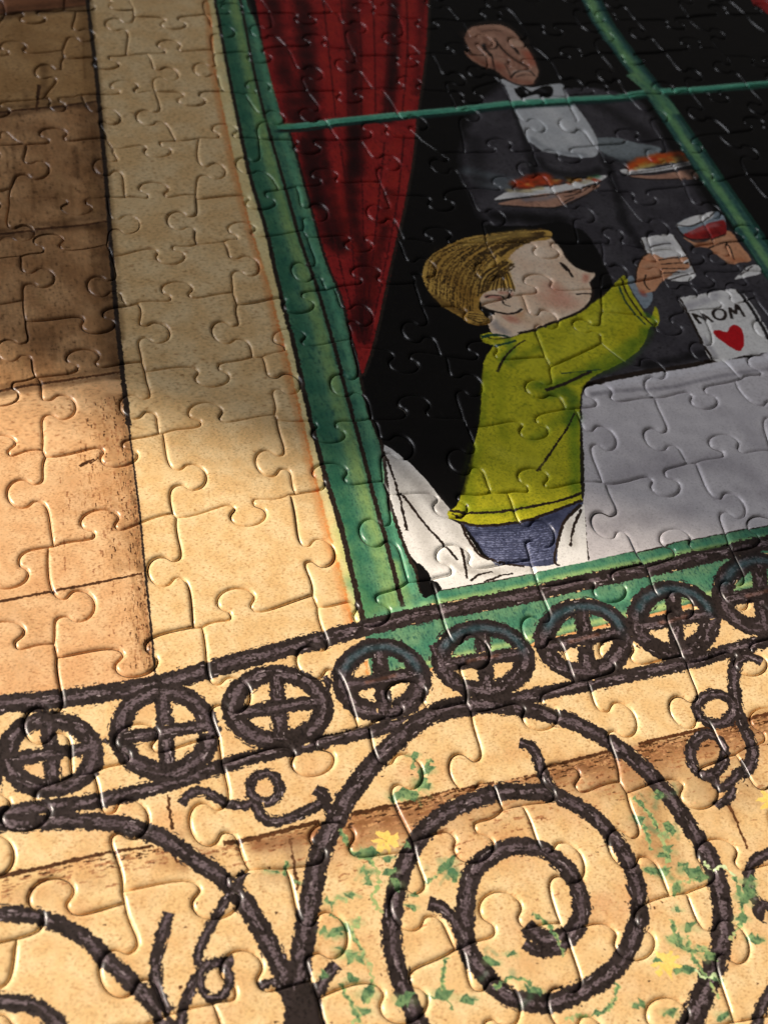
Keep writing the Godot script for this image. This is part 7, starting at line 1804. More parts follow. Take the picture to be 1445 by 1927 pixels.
	wash(Color("86a074"),0.45,[-16.6,69.9,-16.1,70.3],0.22)
	wash(Color("3c5f46"),0.40,[-16.2,70.1,-15.7,70.2],0.16)
	wash(Color("9ab47c"),0.35,[-17.9,71.4,-16.2,72.0],0.46)
	area("vine",[-17.9,71.3,-17.6,71.8,-17.2,72.0,-16.6,72.1,-16.2,72.0,-16.5,71.5,-16.8,71.2,-17.4,71.2],0.50,false)
	wash(Color("86a074"),0.45,[-17.3,71.4,-16.8,71.9],0.26)
	wash(Color("3c5f46"),0.40,[-16.9,71.6,-16.4,71.9],0.18)
	wash(Color("9ab47c"),0.35,[-18.3,83.8,-15.3,84.8],0.79)
	area("vine",[-18.5,84.1,-17.6,84.7,-16.6,84.8,-15.8,84.6,-15.1,84.1,-15.9,83.6,-16.8,83.4,-17.8,83.7],0.50,false)
	wash(Color("86a074"),0.45,[-17.3,83.7,-16.4,84.5],0.44)
	wash(Color("3c5f46"),0.40,[-16.6,84.2,-15.5,84.2],0.32)
	wash(Color("9ab47c"),0.35,[-9.7,81.3,-7.4,82.0],0.60)
	area("vine",[-9.5,81.0,-9.3,81.6,-8.8,82.0,-8.1,82.2,-7.5,82.2,-7.7,81.6,-8.1,81.1,-8.9,80.9],0.50,false)
	wash(Color("86a074"),0.45,[-8.9,81.2,-8.2,81.9],0.33)
	wash(Color("3c5f46"),0.40,[-8.4,81.6,-7.7,81.9],0.24)
	wash(Color("9ab47c"),0.35,[-6.5,80.9,-4.7,81.5],0.49)
	area("vine",[-6.5,81.4,-5.9,81.6,-5.2,81.4,-4.8,81.1,-4.6,80.7,-5.2,80.6,-5.8,80.7,-6.3,81.1],0.50,false)
	wash(Color("86a074"),0.45,[-5.9,80.8,-5.3,81.3],0.27)
	wash(Color("3c5f46"),0.40,[-5.5,81.1,-4.9,80.9],0.20)
	wash(Color("9ab47c"),0.35,[-5.6,85.9,-3.1,86.8],0.66)
	area("vine",[-5.6,85.7,-5.2,86.4,-4.5,86.8,-3.8,86.9,-3.0,86.7,-3.4,86.1,-4.0,85.7,-4.9,85.6],0.50,false)
	wash(Color("86a074"),0.45,[-4.8,85.9,-4.0,86.6],0.37)
	wash(Color("3c5f46"),0.40,[-4.2,86.3,-3.3,86.6],0.27)
	wash(Color("9ab47c"),0.35,[-4.1,86.7,-2.7,87.1],0.37)
	area("vine",[-3.5,86.2,-3.8,86.6,-3.7,87.0,-3.5,87.2,-3.2,87.4,-3.0,87.1,-3.0,86.8,-3.2,86.4],0.50,false)
	wash(Color("86a074"),0.45,[-3.6,86.6,-3.2,87.0],0.21)
	wash(Color("3c5f46"),0.40,[-3.3,86.8,-3.2,87.2],0.15)
	wash(Color("9ab47c"),0.35,[25.3,62.3,27.6,63.0],0.63)
	area("vine",[25.7,61.8,25.7,62.5,26.1,63.0,26.7,63.2,27.4,63.3,27.3,62.6,27.1,62.1,26.3,61.8],0.50,false)
	wash(Color("86a074"),0.45,[26.2,62.2,26.8,62.8],0.36)
	wash(Color("3c5f46"),0.40,[26.7,62.5,27.2,63.0],0.25)
	wash(Color("9ab47c"),0.35,[20.2,65.4,22.5,66.1],0.62)
	area("vine",[21.2,64.6,20.7,65.2,20.8,65.9,21.1,66.3,21.6,66.6,22.0,66.0,22.0,65.5,21.7,64.9],0.50,false)
	wash(Color("86a074"),0.45,[21.0,65.3,21.6,65.9],0.35)
	wash(Color("3c5f46"),0.40,[21.5,65.6,21.6,66.2],0.25)
	wash(Color("9ab47c"),0.35,[24.6,68.1,26.9,68.8],0.62)
	area("vine",[25.2,67.5,25.0,68.2,25.3,68.7,25.8,69.0,26.4,69.2,26.6,68.5,26.4,68.0,25.8,67.6],0.50,false)
	wash(Color("86a074"),0.45,[25.5,68.0,26.1,68.6],0.35)
	wash(Color("3c5f46"),0.40,[25.9,68.3,26.4,68.8],0.25)
	wash(Color("9ab47c"),0.35,[22.4,71.2,24.9,72.0],0.69)
	area("vine",[22.7,72.4,23.7,72.2,24.4,71.7,24.6,71.0,24.7,70.4,23.8,70.7,23.1,71.1,22.8,71.8],0.50,false)
	wash(Color("86a074"),0.45,[23.3,71.1,24.0,71.8],0.39)
	wash(Color("3c5f46"),0.40,[23.8,71.5,24.3,70.9],0.28)
	wash(Color("9ab47c"),0.35,[24.1,75.0,27.5,76.1],0.94)
	area("vine",[24.2,74.6,24.6,75.5,25.4,76.1,26.5,76.2,27.5,76.1,27.1,75.2,26.5,74.7,25.3,74.5],0.50,false)
	wash(Color("86a074"),0.45,[25.3,74.9,26.3,75.8],0.52)
	wash(Color("3c5f46"),0.40,[26.1,75.4,27.2,75.9],0.38)
	wash(Color("9ab47c"),0.35,[26.0,76.2,28.2,76.9],0.60)
	area("vine",[25.9,76.7,26.6,77.0,27.4,76.9,28.0,76.6,28.4,76.2,27.7,76.0,27.0,76.0,26.3,76.3],0.50,false)
	wash(Color("86a074"),0.45,[26.8,76.2,27.4,76.8],0.33)
	wash(Color("3c5f46"),0.40,[27.3,76.5,28.1,76.4],0.24)
	wash(Color("9ab47c"),0.35,[21.5,71.8,23.4,72.4],0.51)
	area("vine",[21.5,71.8,21.8,72.3,22.4,72.5,23.0,72.4,23.5,72.3,23.2,71.9,22.7,71.6,22.0,71.7],0.50,false)
	wash(Color("86a074"),0.45,[22.2,71.8,22.7,72.3],0.29)
	wash(Color("3c5f46"),0.40,[22.6,72.1,23.3,72.2],0.21)
	wash(Color("9ab47c"),0.35,[25.1,62.7,26.7,63.2],0.45)
	area("vine",[25.0,62.7,25.3,63.1,25.8,63.3,26.3,63.2,26.8,63.0,26.5,62.7,26.1,62.5,25.5,62.5],0.50,false)
	wash(Color("86a074"),0.45,[25.6,62.6,26.1,63.1],0.25)
	wash(Color("3c5f46"),0.40,[26.0,62.9,26.6,63.0],0.18)
	wash(Color("9ab47c"),0.35,[20.2,82.9,22.9,83.7],0.73)
	area("vine",[20.4,84.0,21.4,84.0,22.2,83.5,22.7,82.9,22.9,82.3,21.9,82.4,21.1,82.7,20.6,83.4],0.50,false)
	wash(Color("86a074"),0.45,[21.2,82.8,21.9,83.5],0.41)
	wash(Color("3c5f46"),0.40,[21.7,83.2,22.4,82.7],0.29)
	wash(Color("9ab47c"),0.35,[17.5,84.3,19.9,85.0],0.64)
	area("vine",[17.9,83.8,17.9,84.5,18.3,85.0,19.0,85.2,19.6,85.3,19.6,84.7,19.3,84.2,18.6,83.9],0.50,false)
	wash(Color("86a074"),0.45,[18.4,84.2,19.0,84.9],0.36)
	wash(Color("3c5f46"),0.40,[18.9,84.6,19.5,85.0],0.26)
	wash(Color("9ab47c"),0.35,[20.9,86.2,23.0,86.9],0.56)
	area("vine",[21.1,85.9,21.2,86.5,21.7,86.9,22.3,87.0,22.9,87.0,22.7,86.4,22.4,86.1,21.7,85.9],0.50,false)
	wash(Color("86a074"),0.45,[21.6,86.1,22.2,86.7],0.31)
	wash(Color("3c5f46"),0.40,[22.1,86.5,22.7,86.8],0.22)
	wash(Color("9ab47c"),0.35,[16.5,88.3,19.4,89.3],0.78)
	area("vine",[16.4,88.5,17.1,89.1,18.1,89.3,19.0,89.2,19.7,88.8,19.0,88.3,18.2,88.0,17.1,88.2],0.50,false)
	wash(Color("86a074"),0.45,[17.6,88.3,18.4,89.1],0.44)
	wash(Color("3c5f46"),0.40,[18.2,88.7,19.3,88.8],0.31)
	wash(Color("9ab47c"),0.35,[21.6,90.6,23.4,91.2],0.47)
	area("vine",[22.0,90.2,21.9,90.7,22.1,91.1,22.6,91.4,23.0,91.5,23.1,91.0,23.0,90.6,22.5,90.3],0.50,false)
	wash(Color("86a074"),0.45,[22.2,90.6,22.7,91.1],0.26)
	wash(Color("3c5f46"),0.40,[22.6,90.9,23.0,91.2],0.19)
	wash(Color("9ab47c"),0.35,[29.4,86.5,32.1,87.4],0.74)
	area("vine",[29.4,86.3,29.7,87.0,30.5,87.4,31.4,87.5,32.2,87.3,31.8,86.7,31.2,86.3,30.2,86.2],0.50,false)
	wash(Color("86a074"),0.45,[30.4,86.4,31.1,87.2],0.41)
	wash(Color("3c5f46"),0.40,[30.9,86.8,31.9,87.2],0.29)
	wash(Color("9ab47c"),0.35,[19.7,95.5,22.0,96.2],0.61)
	area("vine",[19.8,96.4,20.7,96.4,21.4,96.0,21.8,95.5,21.9,95.1,21.1,95.1,20.5,95.4,20.0,95.9],0.50,false)
	wash(Color("86a074"),0.45,[20.5,95.4,21.1,96.0],0.34)
	wash(Color("3c5f46"),0.40,[21.0,95.8,21.6,95.4],0.24)
	wash(Color("9ab47c"),0.35,[12.1,93.3,14.6,94.2],0.67)
	area("vine",[11.9,93.7,12.6,94.1,13.5,94.2,14.3,93.9,14.9,93.6,14.1,93.2,13.4,93.1,12.5,93.3],0.50,false)
	wash(Color("86a074"),0.45,[13.0,93.3,13.7,94.0],0.38)
	wash(Color("3c5f46"),0.40,[13.5,93.7,14.5,93.7],0.27)
	wash(Color("9ab47c"),0.35,[8.6,91.4,10.4,92.0],0.45)
	area("vine",[8.8,91.2,8.9,91.7,9.3,92.0,9.8,92.1,10.3,92.1,10.2,91.6,9.9,91.3,9.3,91.2],0.50,false)
	wash(Color("86a074"),0.45,[9.3,91.4,9.7,91.9],0.25)
	wash(Color("3c5f46"),0.40,[9.6,91.7,10.1,91.9],0.18)
	wash(Color("9ab47c"),0.35,[-14.7,85.3,-12.3,86.2],0.65)
	area("vine",[-14.8,85.7,-14.1,86.1,-13.3,86.2,-12.6,85.9,-12.1,85.5,-12.8,85.2,-13.5,85.1,-14.3,85.3],0.50,false)
	wash(Color("86a074"),0.45,[-13.9,85.3,-13.2,85.9],0.36)
	wash(Color("3c5f46"),0.40,[-13.3,85.6,-12.4,85.6],0.26)
	wash(Color("9ab47c"),0.35,[-29.1,68.5,-27.4,69.1],0.45)
	area("vine",[-28.4,67.9,-28.7,68.3,-28.7,68.8,-28.5,69.2,-28.2,69.5,-27.9,69.1,-27.8,68.7,-28.1,68.2],0.50,false)
	wash(Color("86a074"),0.45,[-28.6,68.5,-28.1,69.0],0.25)
	wash(Color("3c5f46"),0.40,[-28.2,68.7,-28.1,69.2],0.18)
	wash(Color("9ab47c"),0.35,[-32.6,64.6,-31.2,65.1],0.38)
	area("vine",[-32.4,64.3,-32.4,64.7,-32.1,65.1,-31.7,65.2,-31.3,65.3,-31.4,64.8,-31.6,64.5,-32.0,64.3],0.50,false)
	wash(Color("86a074"),0.45,[-32.1,64.6,-31.7,65.0],0.21)
	wash(Color("3c5f46"),0.40,[-31.8,64.8,-31.4,65.1],0.15)
	wash(Color("9ab47c"),0.35,[-26.4,71.9,-24.4,72.5],0.52)
	area("vine_pale",[-26.3,72.5,-25.6,72.7,-25.0,72.5,-24.6,72.1,-24.4,71.7,-25.0,71.6,-25.6,71.7,-26.1,72.1],0.50,false)
	wash(Color("86a074"),0.45,[-25.7,71.8,-25.1,72.4],0.29)
	wash(Color("3c5f46"),0.40,[-25.2,72.1,-24.6,71.9],0.21)
	wash(Color("9ab47c"),0.35,[-27.5,68.1,-25.8,68.7],0.46)
	area("vine_pale",[-27.3,67.7,-27.2,68.3,-26.9,68.6,-26.4,68.8,-25.9,68.9,-26.0,68.4,-26.3,68.0,-26.8,67.8],0.50,false)
	wash(Color("86a074"),0.45,[-26.9,68.0,-26.4,68.5],0.26)
	wash(Color("3c5f46"),0.40,[-26.5,68.3,-26.1,68.6],0.18)
	wash(Color("9ab47c"),0.35,[17.6,83.9,19.4,84.5],0.48)
	area("vine_pale",[18.4,83.3,18.0,83.8,18.0,84.3,18.3,84.6,18.7,84.9,19.0,84.4,19.1,84.0,18.7,83.6],0.50,false)
	wash(Color("86a074"),0.45,[18.2,83.8,18.7,84.3],0.27)
	wash(Color("3c5f46"),0.40,[18.6,84.1,18.7,84.6],0.19)
	wash(Color("9ab47c"),0.35,[21.3,86.3,22.6,86.7],0.36)
	area("vine_pale",[21.4,86.1,21.5,86.5,21.8,86.7,22.2,86.8,22.6,86.8,22.5,86.4,22.2,86.2,21.8,86.1],0.50,false)
	wash(Color("86a074"),0.45,[21.8,86.3,22.1,86.6],0.20)
	wash(Color("3c5f46"),0.40,[22.1,86.5,22.5,86.7],0.14)
	wash(Color("9ab47c"),0.35,[24.0,68.8,25.6,69.3],0.44)
	area("vine_pale",[25.0,68.3,24.6,68.6,24.4,69.1,24.5,69.4,24.7,69.8,25.1,69.4,25.3,69.0,25.2,68.6],0.50,false)
	wash(Color("86a074"),0.45,[24.6,68.8,25.0,69.2],0.25)
	wash(Color("3c5f46"),0.40,[24.9,69.0,24.8,69.4],0.17)
	line("mint",[28.5,74.2,29.3,75.7,31.3,75.8,32.2,77.4],0.52,0.34,0.30)
	line("mint",[19.6,89.0,20.6,90.4,22.3,90.4,22.6,91.6],0.47,0.31,0.30)
	wash(Color("6f9464"),0.41,[-25.2,68.0,-25.0,67.9,-23.7,69.0],0.32)
	wash(Color("9ab47c"),0.35,[-26.2,67.8,-24.3,68.4],0.50)
	area("vine",[-26.1,67.6,-25.9,68.2,-25.3,68.5,-24.8,68.5,-24.3,68.4,-24.6,67.9,-25.0,67.6,-25.6,67.5],0.50,false)
	wash(Color("86a074"),0.45,[-25.5,67.8,-25.0,68.3],0.28)
	wash(Color("3c5f46"),0.40,[-25.1,68.1,-24.5,68.3],0.20)
	wash(Color("86a672"),0.25,[-28.2,75.5,-29.3,76.3,-27.9,76.6],0.53)
	wash(Color("9ab47c"),0.35,[-29.4,75.2,-27.0,76.0],0.62)
	area("vine",[-29.2,74.8,-29.0,75.5,-28.5,76.0,-27.8,76.1,-27.1,76.1,-27.4,75.5,-27.8,75.0,-28.6,74.8],0.50,false)
	wash(Color("86a074"),0.45,[-28.6,75.1,-27.9,75.8],0.35)
	wash(Color("3c5f46"),0.40,[-28.1,75.5,-27.4,75.9],0.25)
	wash(Color("4f7a58"),0.33,[28.5,62.7,29.5,62.8,29.6,61.2],0.47)
	wash(Color("6f9464"),0.28,[19.7,73.7,18.6,73.6,20.9,73.3],0.48)
	wash(Color("9ab47c"),0.35,[18.7,73.5,20.6,74.1],0.51)
	area("vine",[19.0,73.1,19.0,73.7,19.4,74.1,19.9,74.2,20.4,74.3,20.4,73.8,20.1,73.4,19.5,73.1],0.50,false)
	wash(Color("86a074"),0.45,[19.4,73.4,19.9,73.9],0.29)
	wash(Color("3c5f46"),0.40,[19.8,73.7,20.3,74.1],0.20)
	wash(Color("86a672"),0.37,[19.3,84.2,17.8,84.4,18.2,84.1],0.45)
	wash(Color("9ab47c"),0.35,[18.4,84.0,20.1,84.5],0.45)
	area("vine",[19.0,83.5,18.8,83.9,18.9,84.4,19.2,84.7,19.6,84.8,19.8,84.4,19.8,84.0,19.4,83.7],0.50,false)
	wash(Color("86a074"),0.45,[19.0,83.9,19.5,84.4],0.25)
	wash(Color("3c5f46"),0.40,[19.4,84.2,19.6,84.6],0.18)
	wash(Color("4f7a58"),0.43,[-6.2,83.6,-6.2,84.2,-6.3,83.8],0.58)
	wash(Color("6f9464"),0.28,[-10.0,48.6,-9.5,49.2,-8.4,48.6],0.34)
	wash(Color("9ab47c"),0.35,[-10.9,48.4,-9.2,48.9],0.46)
	area("vine",[-10.9,48.8,-10.4,49.0,-9.8,49.0,-9.4,48.7,-9.1,48.4,-9.6,48.2,-10.1,48.2,-10.6,48.5],0.50,false)
	wash(Color("86a074"),0.45,[-10.3,48.3,-9.8,48.8],0.26)
	wash(Color("3c5f46"),0.40,[-9.9,48.6,-9.3,48.5],0.18)
	wash(Color("86a672"),0.38,[32.2,81.1,31.7,80.7,32.6,82.3],0.55)
	wash(Color("9ab47c"),0.35,[30.8,80.8,33.3,81.6],0.68)
	area("vine",[30.9,81.8,31.9,81.8,32.7,81.4,33.2,80.9,33.4,80.3,32.5,80.4,31.7,80.6,31.2,81.2],0.50,false)
	wash(Color("86a074"),0.45,[31.8,80.7,32.4,81.4],0.38)
	wash(Color("3c5f46"),0.40,[32.3,81.1,33.0,80.7],0.27)
	wash(Color("4f7a58"),0.45,[-9.0,67.4,-9.0,68.5,-10.6,67.4],0.49)
	wash(Color("6f9464"),0.24,[-22.1,65.1,-21.9,64.5,-23.9,66.3],0.37)
	wash(Color("9ab47c"),0.35,[-23.1,64.9,-21.2,65.6],0.52)
	area("vine",[-22.2,64.2,-22.6,64.7,-22.7,65.3,-22.4,65.7,-22.1,66.1,-21.7,65.6,-21.6,65.1,-21.8,64.6],0.50,false)
	wash(Color("86a074"),0.45,[-22.5,64.9,-21.9,65.4],0.29)
	wash(Color("3c5f46"),0.40,[-22.0,65.2,-22.1,65.7],0.21)
	wash(Color("86a672"),0.31,[-31.7,78.3,-30.9,78.4,-31.0,78.1],0.35)
	wash(Color("9ab47c"),0.35,[-32.4,78.1,-31.0,78.6],0.38)
	area("vine",[-31.8,77.6,-32.1,78.0,-32.1,78.4,-31.8,78.7,-31.6,79.0,-31.3,78.6,-31.3,78.3,-31.5,77.9],0.50,false)
	wash(Color("86a074"),0.45,[-31.9,78.1,-31.5,78.5],0.21)
	wash(Color("3c5f46"),0.40,[-31.6,78.3,-31.5,78.7],0.15)
	wash(Color("4f7a58"),0.37,[23.2,68.5,22.5,67.4,24.5,69.4],0.52)
	wash(Color("6f9464"),0.35,[22.2,77.4,23.4,77.3,22.4,75.8],0.62)
	wash(Color("9ab47c"),0.35,[21.2,77.2,23.2,77.8],0.55)
	area("vine",[21.4,78.1,22.2,78.0,22.8,77.6,23.0,77.1,23.0,76.6,22.3,76.8,21.8,77.1,21.5,77.7],0.50,false)
	wash(Color("86a074"),0.45,[21.9,77.1,22.5,77.7],0.31)
	wash(Color("3c5f46"),0.40,[22.3,77.4,22.8,77.0],0.22)
	wash(Color("86a672"),0.21,[19.0,85.3,19.1,86.1,18.7,84.4],0.45)
	wash(Color("9ab47c"),0.35,[18.0,85.1,20.0,85.7],0.55)
	area("vine",[18.5,84.5,18.3,85.1,18.6,85.6,19.1,85.9,19.6,86.1,19.7,85.5,19.6,85.0,19.0,84.7],0.50,false)
	wash(Color("86a074"),0.45,[18.7,85.0,19.3,85.6],0.31)
	wash(Color("3c5f46"),0.40,[19.2,85.3,19.6,85.8],0.22)
	wash(Color("4f7a58"),0.27,[-8.8,81.0,-9.0,79.8,-8.3,79.7],0.37)
	wash(Color("6f9464"),0.39,[-12.8,54.6,-13.3,54.8,-13.2,55.0],0.33)
	wash(Color("9ab47c"),0.35,[-14.1,54.3,-11.7,55.1],0.66)
	area("vine",[-13.3,53.4,-13.6,54.2,-13.4,54.9,-13.0,55.4,-12.4,55.7,-12.2,55.0,-12.2,54.3,-12.7,53.8],0.50,false)
	wash(Color("86a074"),0.45,[-13.3,54.2,-12.5,54.9],0.37)
	wash(Color("3c5f46"),0.40,[-12.7,54.6,-12.4,55.2],0.26)
	wash(Color("86a672"),0.41,[33.3,80.2,34.8,79.3,33.3,79.4],0.45)
	wash(Color("9ab47c"),0.35,[32.0,79.9,34.4,80.7],0.67)
	area("vine",[31.8,80.3,32.5,80.7,33.4,80.7,34.1,80.4,34.7,80.0,34.0,79.7,33.3,79.6,32.4,79.9],0.50,false)
	wash(Color("86a074"),0.45,[32.9,79.8,33.5,80.5],0.37)
	wash(Color("3c5f46"),0.40,[33.4,80.2,34.3,80.2],0.27)
	wash(Color("4f7a58"),0.29,[-10.6,68.2,-9.7,67.4,-12.1,69.4],0.28)
	wash(Color("6f9464"),0.26,[-18.3,67.9,-17.9,68.7,-18.8,66.3],0.47)
	wash(Color("9ab47c"),0.35,[-19.5,67.7,-17.2,68.4],0.64)
	area("vine",[-18.7,66.8,-19.1,67.5,-18.9,68.2,-18.4,68.7,-17.9,69.0,-17.6,68.3,-17.7,67.7,-18.2,67.1],0.50,false)
	wash(Color("86a074"),0.45,[-18.7,67.6,-18.0,68.3],0.36)
	wash(Color("3c5f46"),0.40,[-18.2,67.9,-17.9,68.6],0.26)
	wash(Color("86a672"),0.32,[-28.3,73.2,-28.9,73.8,-26.7,73.6],0.56)
	wash(Color("9ab47c"),0.35,[-29.0,73.0,-27.5,73.5],0.39)
	area("vine",[-29.0,72.8,-28.8,73.3,-28.4,73.5,-28.0,73.6,-27.6,73.6,-27.8,73.2,-28.1,72.9,-28.6,72.8],0.50,false)
	wash(Color("86a074"),0.45,[-28.5,73.0,-28.1,73.4],0.22)
	wash(Color("3c5f46"),0.40,[-28.2,73.2,-27.7,73.4],0.16)
	wash(Color("4f7a58"),0.26,[25.6,68.9,26.2,70.1,26.9,67.5],0.38)
	wash(Color("6f9464"),0.44,[25.3,74.0,24.0,74.7,23.8,75.0],0.64)
	wash(Color("9ab47c"),0.35,[24.5,73.9,26.0,74.3],0.40)
	area("vine",[24.8,73.5,24.7,74.0,25.0,74.3,25.4,74.5,25.8,74.5,25.8,74.1,25.6,73.8,25.2,73.6],0.50,false)
	wash(Color("86a074"),0.45,[25.0,73.8,25.4,74.2],0.22)
	wash(Color("3c5f46"),0.40,[25.4,74.0,25.7,74.3],0.16)
	wash(Color("86a672"),0.33,[21.2,80.5,21.2,79.8,20.2,80.2],0.37)
	wash(Color("9ab47c"),0.35,[20.3,80.3,21.9,80.8],0.42)
	area("vine",[20.7,79.9,20.6,80.4,20.8,80.7,21.2,80.9,21.7,81.0,21.7,80.6,21.5,80.3,21.1,80.0],0.50,false)
	wash(Color("86a074"),0.45,[20.9,80.3,21.3,80.7],0.23)
	wash(Color("3c5f46"),0.40,[21.2,80.5,21.6,80.8],0.17)
	wash(Color("4f7a58"),0.36,[-9.7,82.8,-10.8,83.6,-11.0,83.5],0.47)
	wash(Color("6f9464"),0.31,[-9.9,53.4,-9.7,54.4,-11.0,52.4],0.52)
	wash(Color("9ab47c"),0.35,[-11.2,53.1,-8.7,53.9],0.69)
	area("vine",[-9.6,52.1,-10.3,52.7,-10.6,53.4,-10.5,54.1,-10.2,54.6,-9.5,54.1,-9.2,53.5,-9.3,52.7],0.50,false)
	wash(Color("86a074"),0.45,[-10.3,53.0,-9.6,53.7],0.39)
	wash(Color("3c5f46"),0.40,[-9.8,53.4,-10.0,54.1],0.28)
	wash(Color("86a672"),0.43,[34.0,78.6,32.6,78.6,34.7,79.0],0.45)
	wash(Color("9ab47c"),0.35,[32.6,78.3,35.2,79.2],0.69)
	area("vine",[32.7,79.4,33.7,79.4,34.5,79.0,35.0,78.4,35.2,77.9,34.3,77.9,33.6,78.2,33.0,78.8],0.50,false)
	wash(Color("86a074"),0.45,[33.6,78.3,34.2,79.0],0.39)
	wash(Color("3c5f46"),0.40,[34.1,78.7,34.8,78.2],0.28)
	wash(Color("4f7a58"),0.39,[-10.5,68.2,-10.7,68.9,-11.4,66.9],0.30)
	wash(Color("6f9464"),0.38,[-18.3,64.0,-17.2,64.1,-19.0,63.1],0.28)
	wash(Color("9ab47c"),0.35,[-19.0,63.9,-17.7,64.3],0.35)
	area("vine",[-19.0,63.7,-18.8,64.1,-18.5,64.3,-18.1,64.3,-17.7,64.3,-17.9,63.9,-18.2,63.7,-18.6,63.6],0.50,false)
	wash(Color("86a074"),0.45,[-18.6,63.8,-18.2,64.2],0.20)
	wash(Color("3c5f46"),0.40,[-18.3,64.0,-17.8,64.2],0.14)
	wash(Color("86a672"),0.40,[-26.4,77.1,-25.5,76.6,-27.7,76.1],0.46)
	wash(Color("9ab47c"),0.35,[-27.5,76.8,-25.4,77.6],0.58)
	area("vine",[-26.9,76.1,-27.1,76.7,-26.9,77.4,-26.5,77.8,-26.0,78.1,-25.8,77.4,-25.9,76.9,-26.3,76.4],0.50,false)
	wash(Color("86a074"),0.45,[-26.8,76.8,-26.1,77.4],0.32)
	wash(Color("3c5f46"),0.40,[-26.3,77.1,-26.0,77.7],0.23)
	wash(Color("4f7a58"),0.30,[23.8,63.4,23.6,61.9,23.4,61.8],0.34)
	wash(Color("6f9464"),0.38,[21.7,74.7,22.5,75.7,20.1,74.6],0.33)
	wash(Color("9ab47c"),0.35,[20.8,74.5,22.5,75.0],0.46)
	area("vine",[20.7,74.9,21.3,75.1,21.9,75.0,22.3,74.8,22.7,74.5,22.2,74.3,21.7,74.3,21.1,74.6],0.50,false)
	wash(Color("86a074"),0.45,[21.4,74.4,21.9,74.9],0.26)
	wash(Color("3c5f46"),0.40,[21.8,74.7,22.4,74.6],0.19)
	wash(Color("86a672"),0.37,[22.6,87.9,22.0,88.6,21.0,87.0],0.40)
	wash(Color("9ab47c"),0.35,[21.5,87.6,23.6,88.3],0.57)
	area("vine",[21.4,87.7,21.9,88.2,22.6,88.3,23.3,88.2,23.9,88.0,23.3,87.6,22.8,87.4,22.0,87.5],0.50,false)
	wash(Color("86a074"),0.45,[22.3,87.6,22.9,88.1],0.32)
	wash(Color("3c5f46"),0.40,[22.7,87.9,23.5,88.0],0.23)
	wash(Color("4f7a58"),0.37,[-8.1,80.0,-7.6,81.0,-7.4,80.9],0.38)
	wash(Color("6f9464"),0.36,[-11.9,55.3,-11.4,55.1,-11.1,57.2],0.26)
	wash(Color("9ab47c"),0.35,[-13.1,55.1,-10.8,55.8],0.63)
	area("vine",[-12.9,56.2,-12.0,56.1,-11.4,55.7,-11.0,55.1,-10.9,54.5,-11.7,54.6,-12.3,54.9,-12.7,55.6],0.50,false)
	wash(Color("86a074"),0.45,[-12.3,55.0,-11.6,55.7],0.35)
	wash(Color("3c5f46"),0.40,[-11.8,55.4,-11.2,54.9],0.25)
	wash(Color("86a672"),0.43,[32.9,80.3,34.0,80.4,30.9,80.5],0.59)
	wash(Color("9ab47c"),0.35,[31.9,80.1,33.9,80.8],0.54)
	area("vine",[33.2,79.5,32.6,79.8,32.3,80.4,32.4,80.8,32.6,81.2,33.2,80.8,33.5,80.4,33.5,79.8],0.50,false)
	wash(Color("86a074"),0.45,[32.6,80.1,33.1,80.6],0.30)
	wash(Color("3c5f46"),0.40,[33.0,80.4,32.8,80.8],0.22)
	wash(Color("4f7a58"),0.30,[-10.1,67.4,-9.5,67.9,-11.1,65.7],0.62)
	wash(Color("6f9464"),0.41,[-22.0,65.2,-20.8,65.6,-22.7,65.6],0.56)
	wash(Color("9ab47c"),0.35,[-22.6,65.1,-21.4,65.4],0.32)
	area("vine",[-22.4,64.8,-22.4,65.1,-22.1,65.4,-21.8,65.6,-21.5,65.6,-21.6,65.3,-21.7,65.0,-22.1,64.8],0.50,false)
	wash(Color("86a074"),0.45,[-22.2,65.0,-21.8,65.4],0.18)
	wash(Color("3c5f46"),0.40,[-21.9,65.2,-21.6,65.4],0.13)
	wash(Color("86a672"),0.40,[-30.2,72.4,-29.9,73.4,-30.0,72.1],0.40)
	wash(Color("9ab47c"),0.35,[-31.0,72.2,-29.5,72.7],0.38)
	area("vine",[-30.9,72.8,-30.3,72.8,-29.9,72.6,-29.7,72.3,-29.6,72.0,-30.1,72.0,-30.5,72.1,-30.7,72.5],0.50,false)
	wash(Color("86a074"),0.45,[-30.5,72.2,-30.0,72.6],0.21)
	wash(Color("3c5f46"),0.40,[-30.1,72.4,-29.8,72.2],0.15)
	wash(Color("4f7a58"),0.37,[25.7,63.6,24.6,64.6,25.1,64.7],0.53)
	wash(Color("6f9464"),0.39,[21.1,74.1,21.4,74.8,20.4,74.7],0.67)
	wash(Color("9ab47c"),0.35,[19.8,73.8,22.3,74.6],0.68)
	area("vine",[19.7,74.3,20.4,74.7,21.3,74.6,22.0,74.3,22.6,73.9,21.8,73.6,21.1,73.5,20.2,73.9],0.50,false)
	wash(Color("86a074"),0.45,[20.7,73.7,21.4,74.4],0.38)
	wash(Color("3c5f46"),0.40,[21.3,74.1,22.2,74.0],0.27)
	wash(Color("86a672"),0.30,[15.3,86.4,15.0,86.4,17.0,86.2],0.41)
	wash(Color("9ab47c"),0.35,[14.2,86.2,16.4,86.9],0.57)
	area("vine",[14.2,86.9,15.0,87.0,15.7,86.8,16.2,86.4,16.5,86.0,15.7,85.9,15.1,86.0,14.5,86.5],0.50,false)
	wash(Color("86a074"),0.45,[15.0,86.1,15.6,86.7],0.32)
	wash(Color("3c5f46"),0.40,[15.4,86.5,16.2,86.2],0.23)
	wash(Color("4f7a58"),0.33,[-4.8,87.4,-4.6,87.0,-6.6,88.2],0.56)
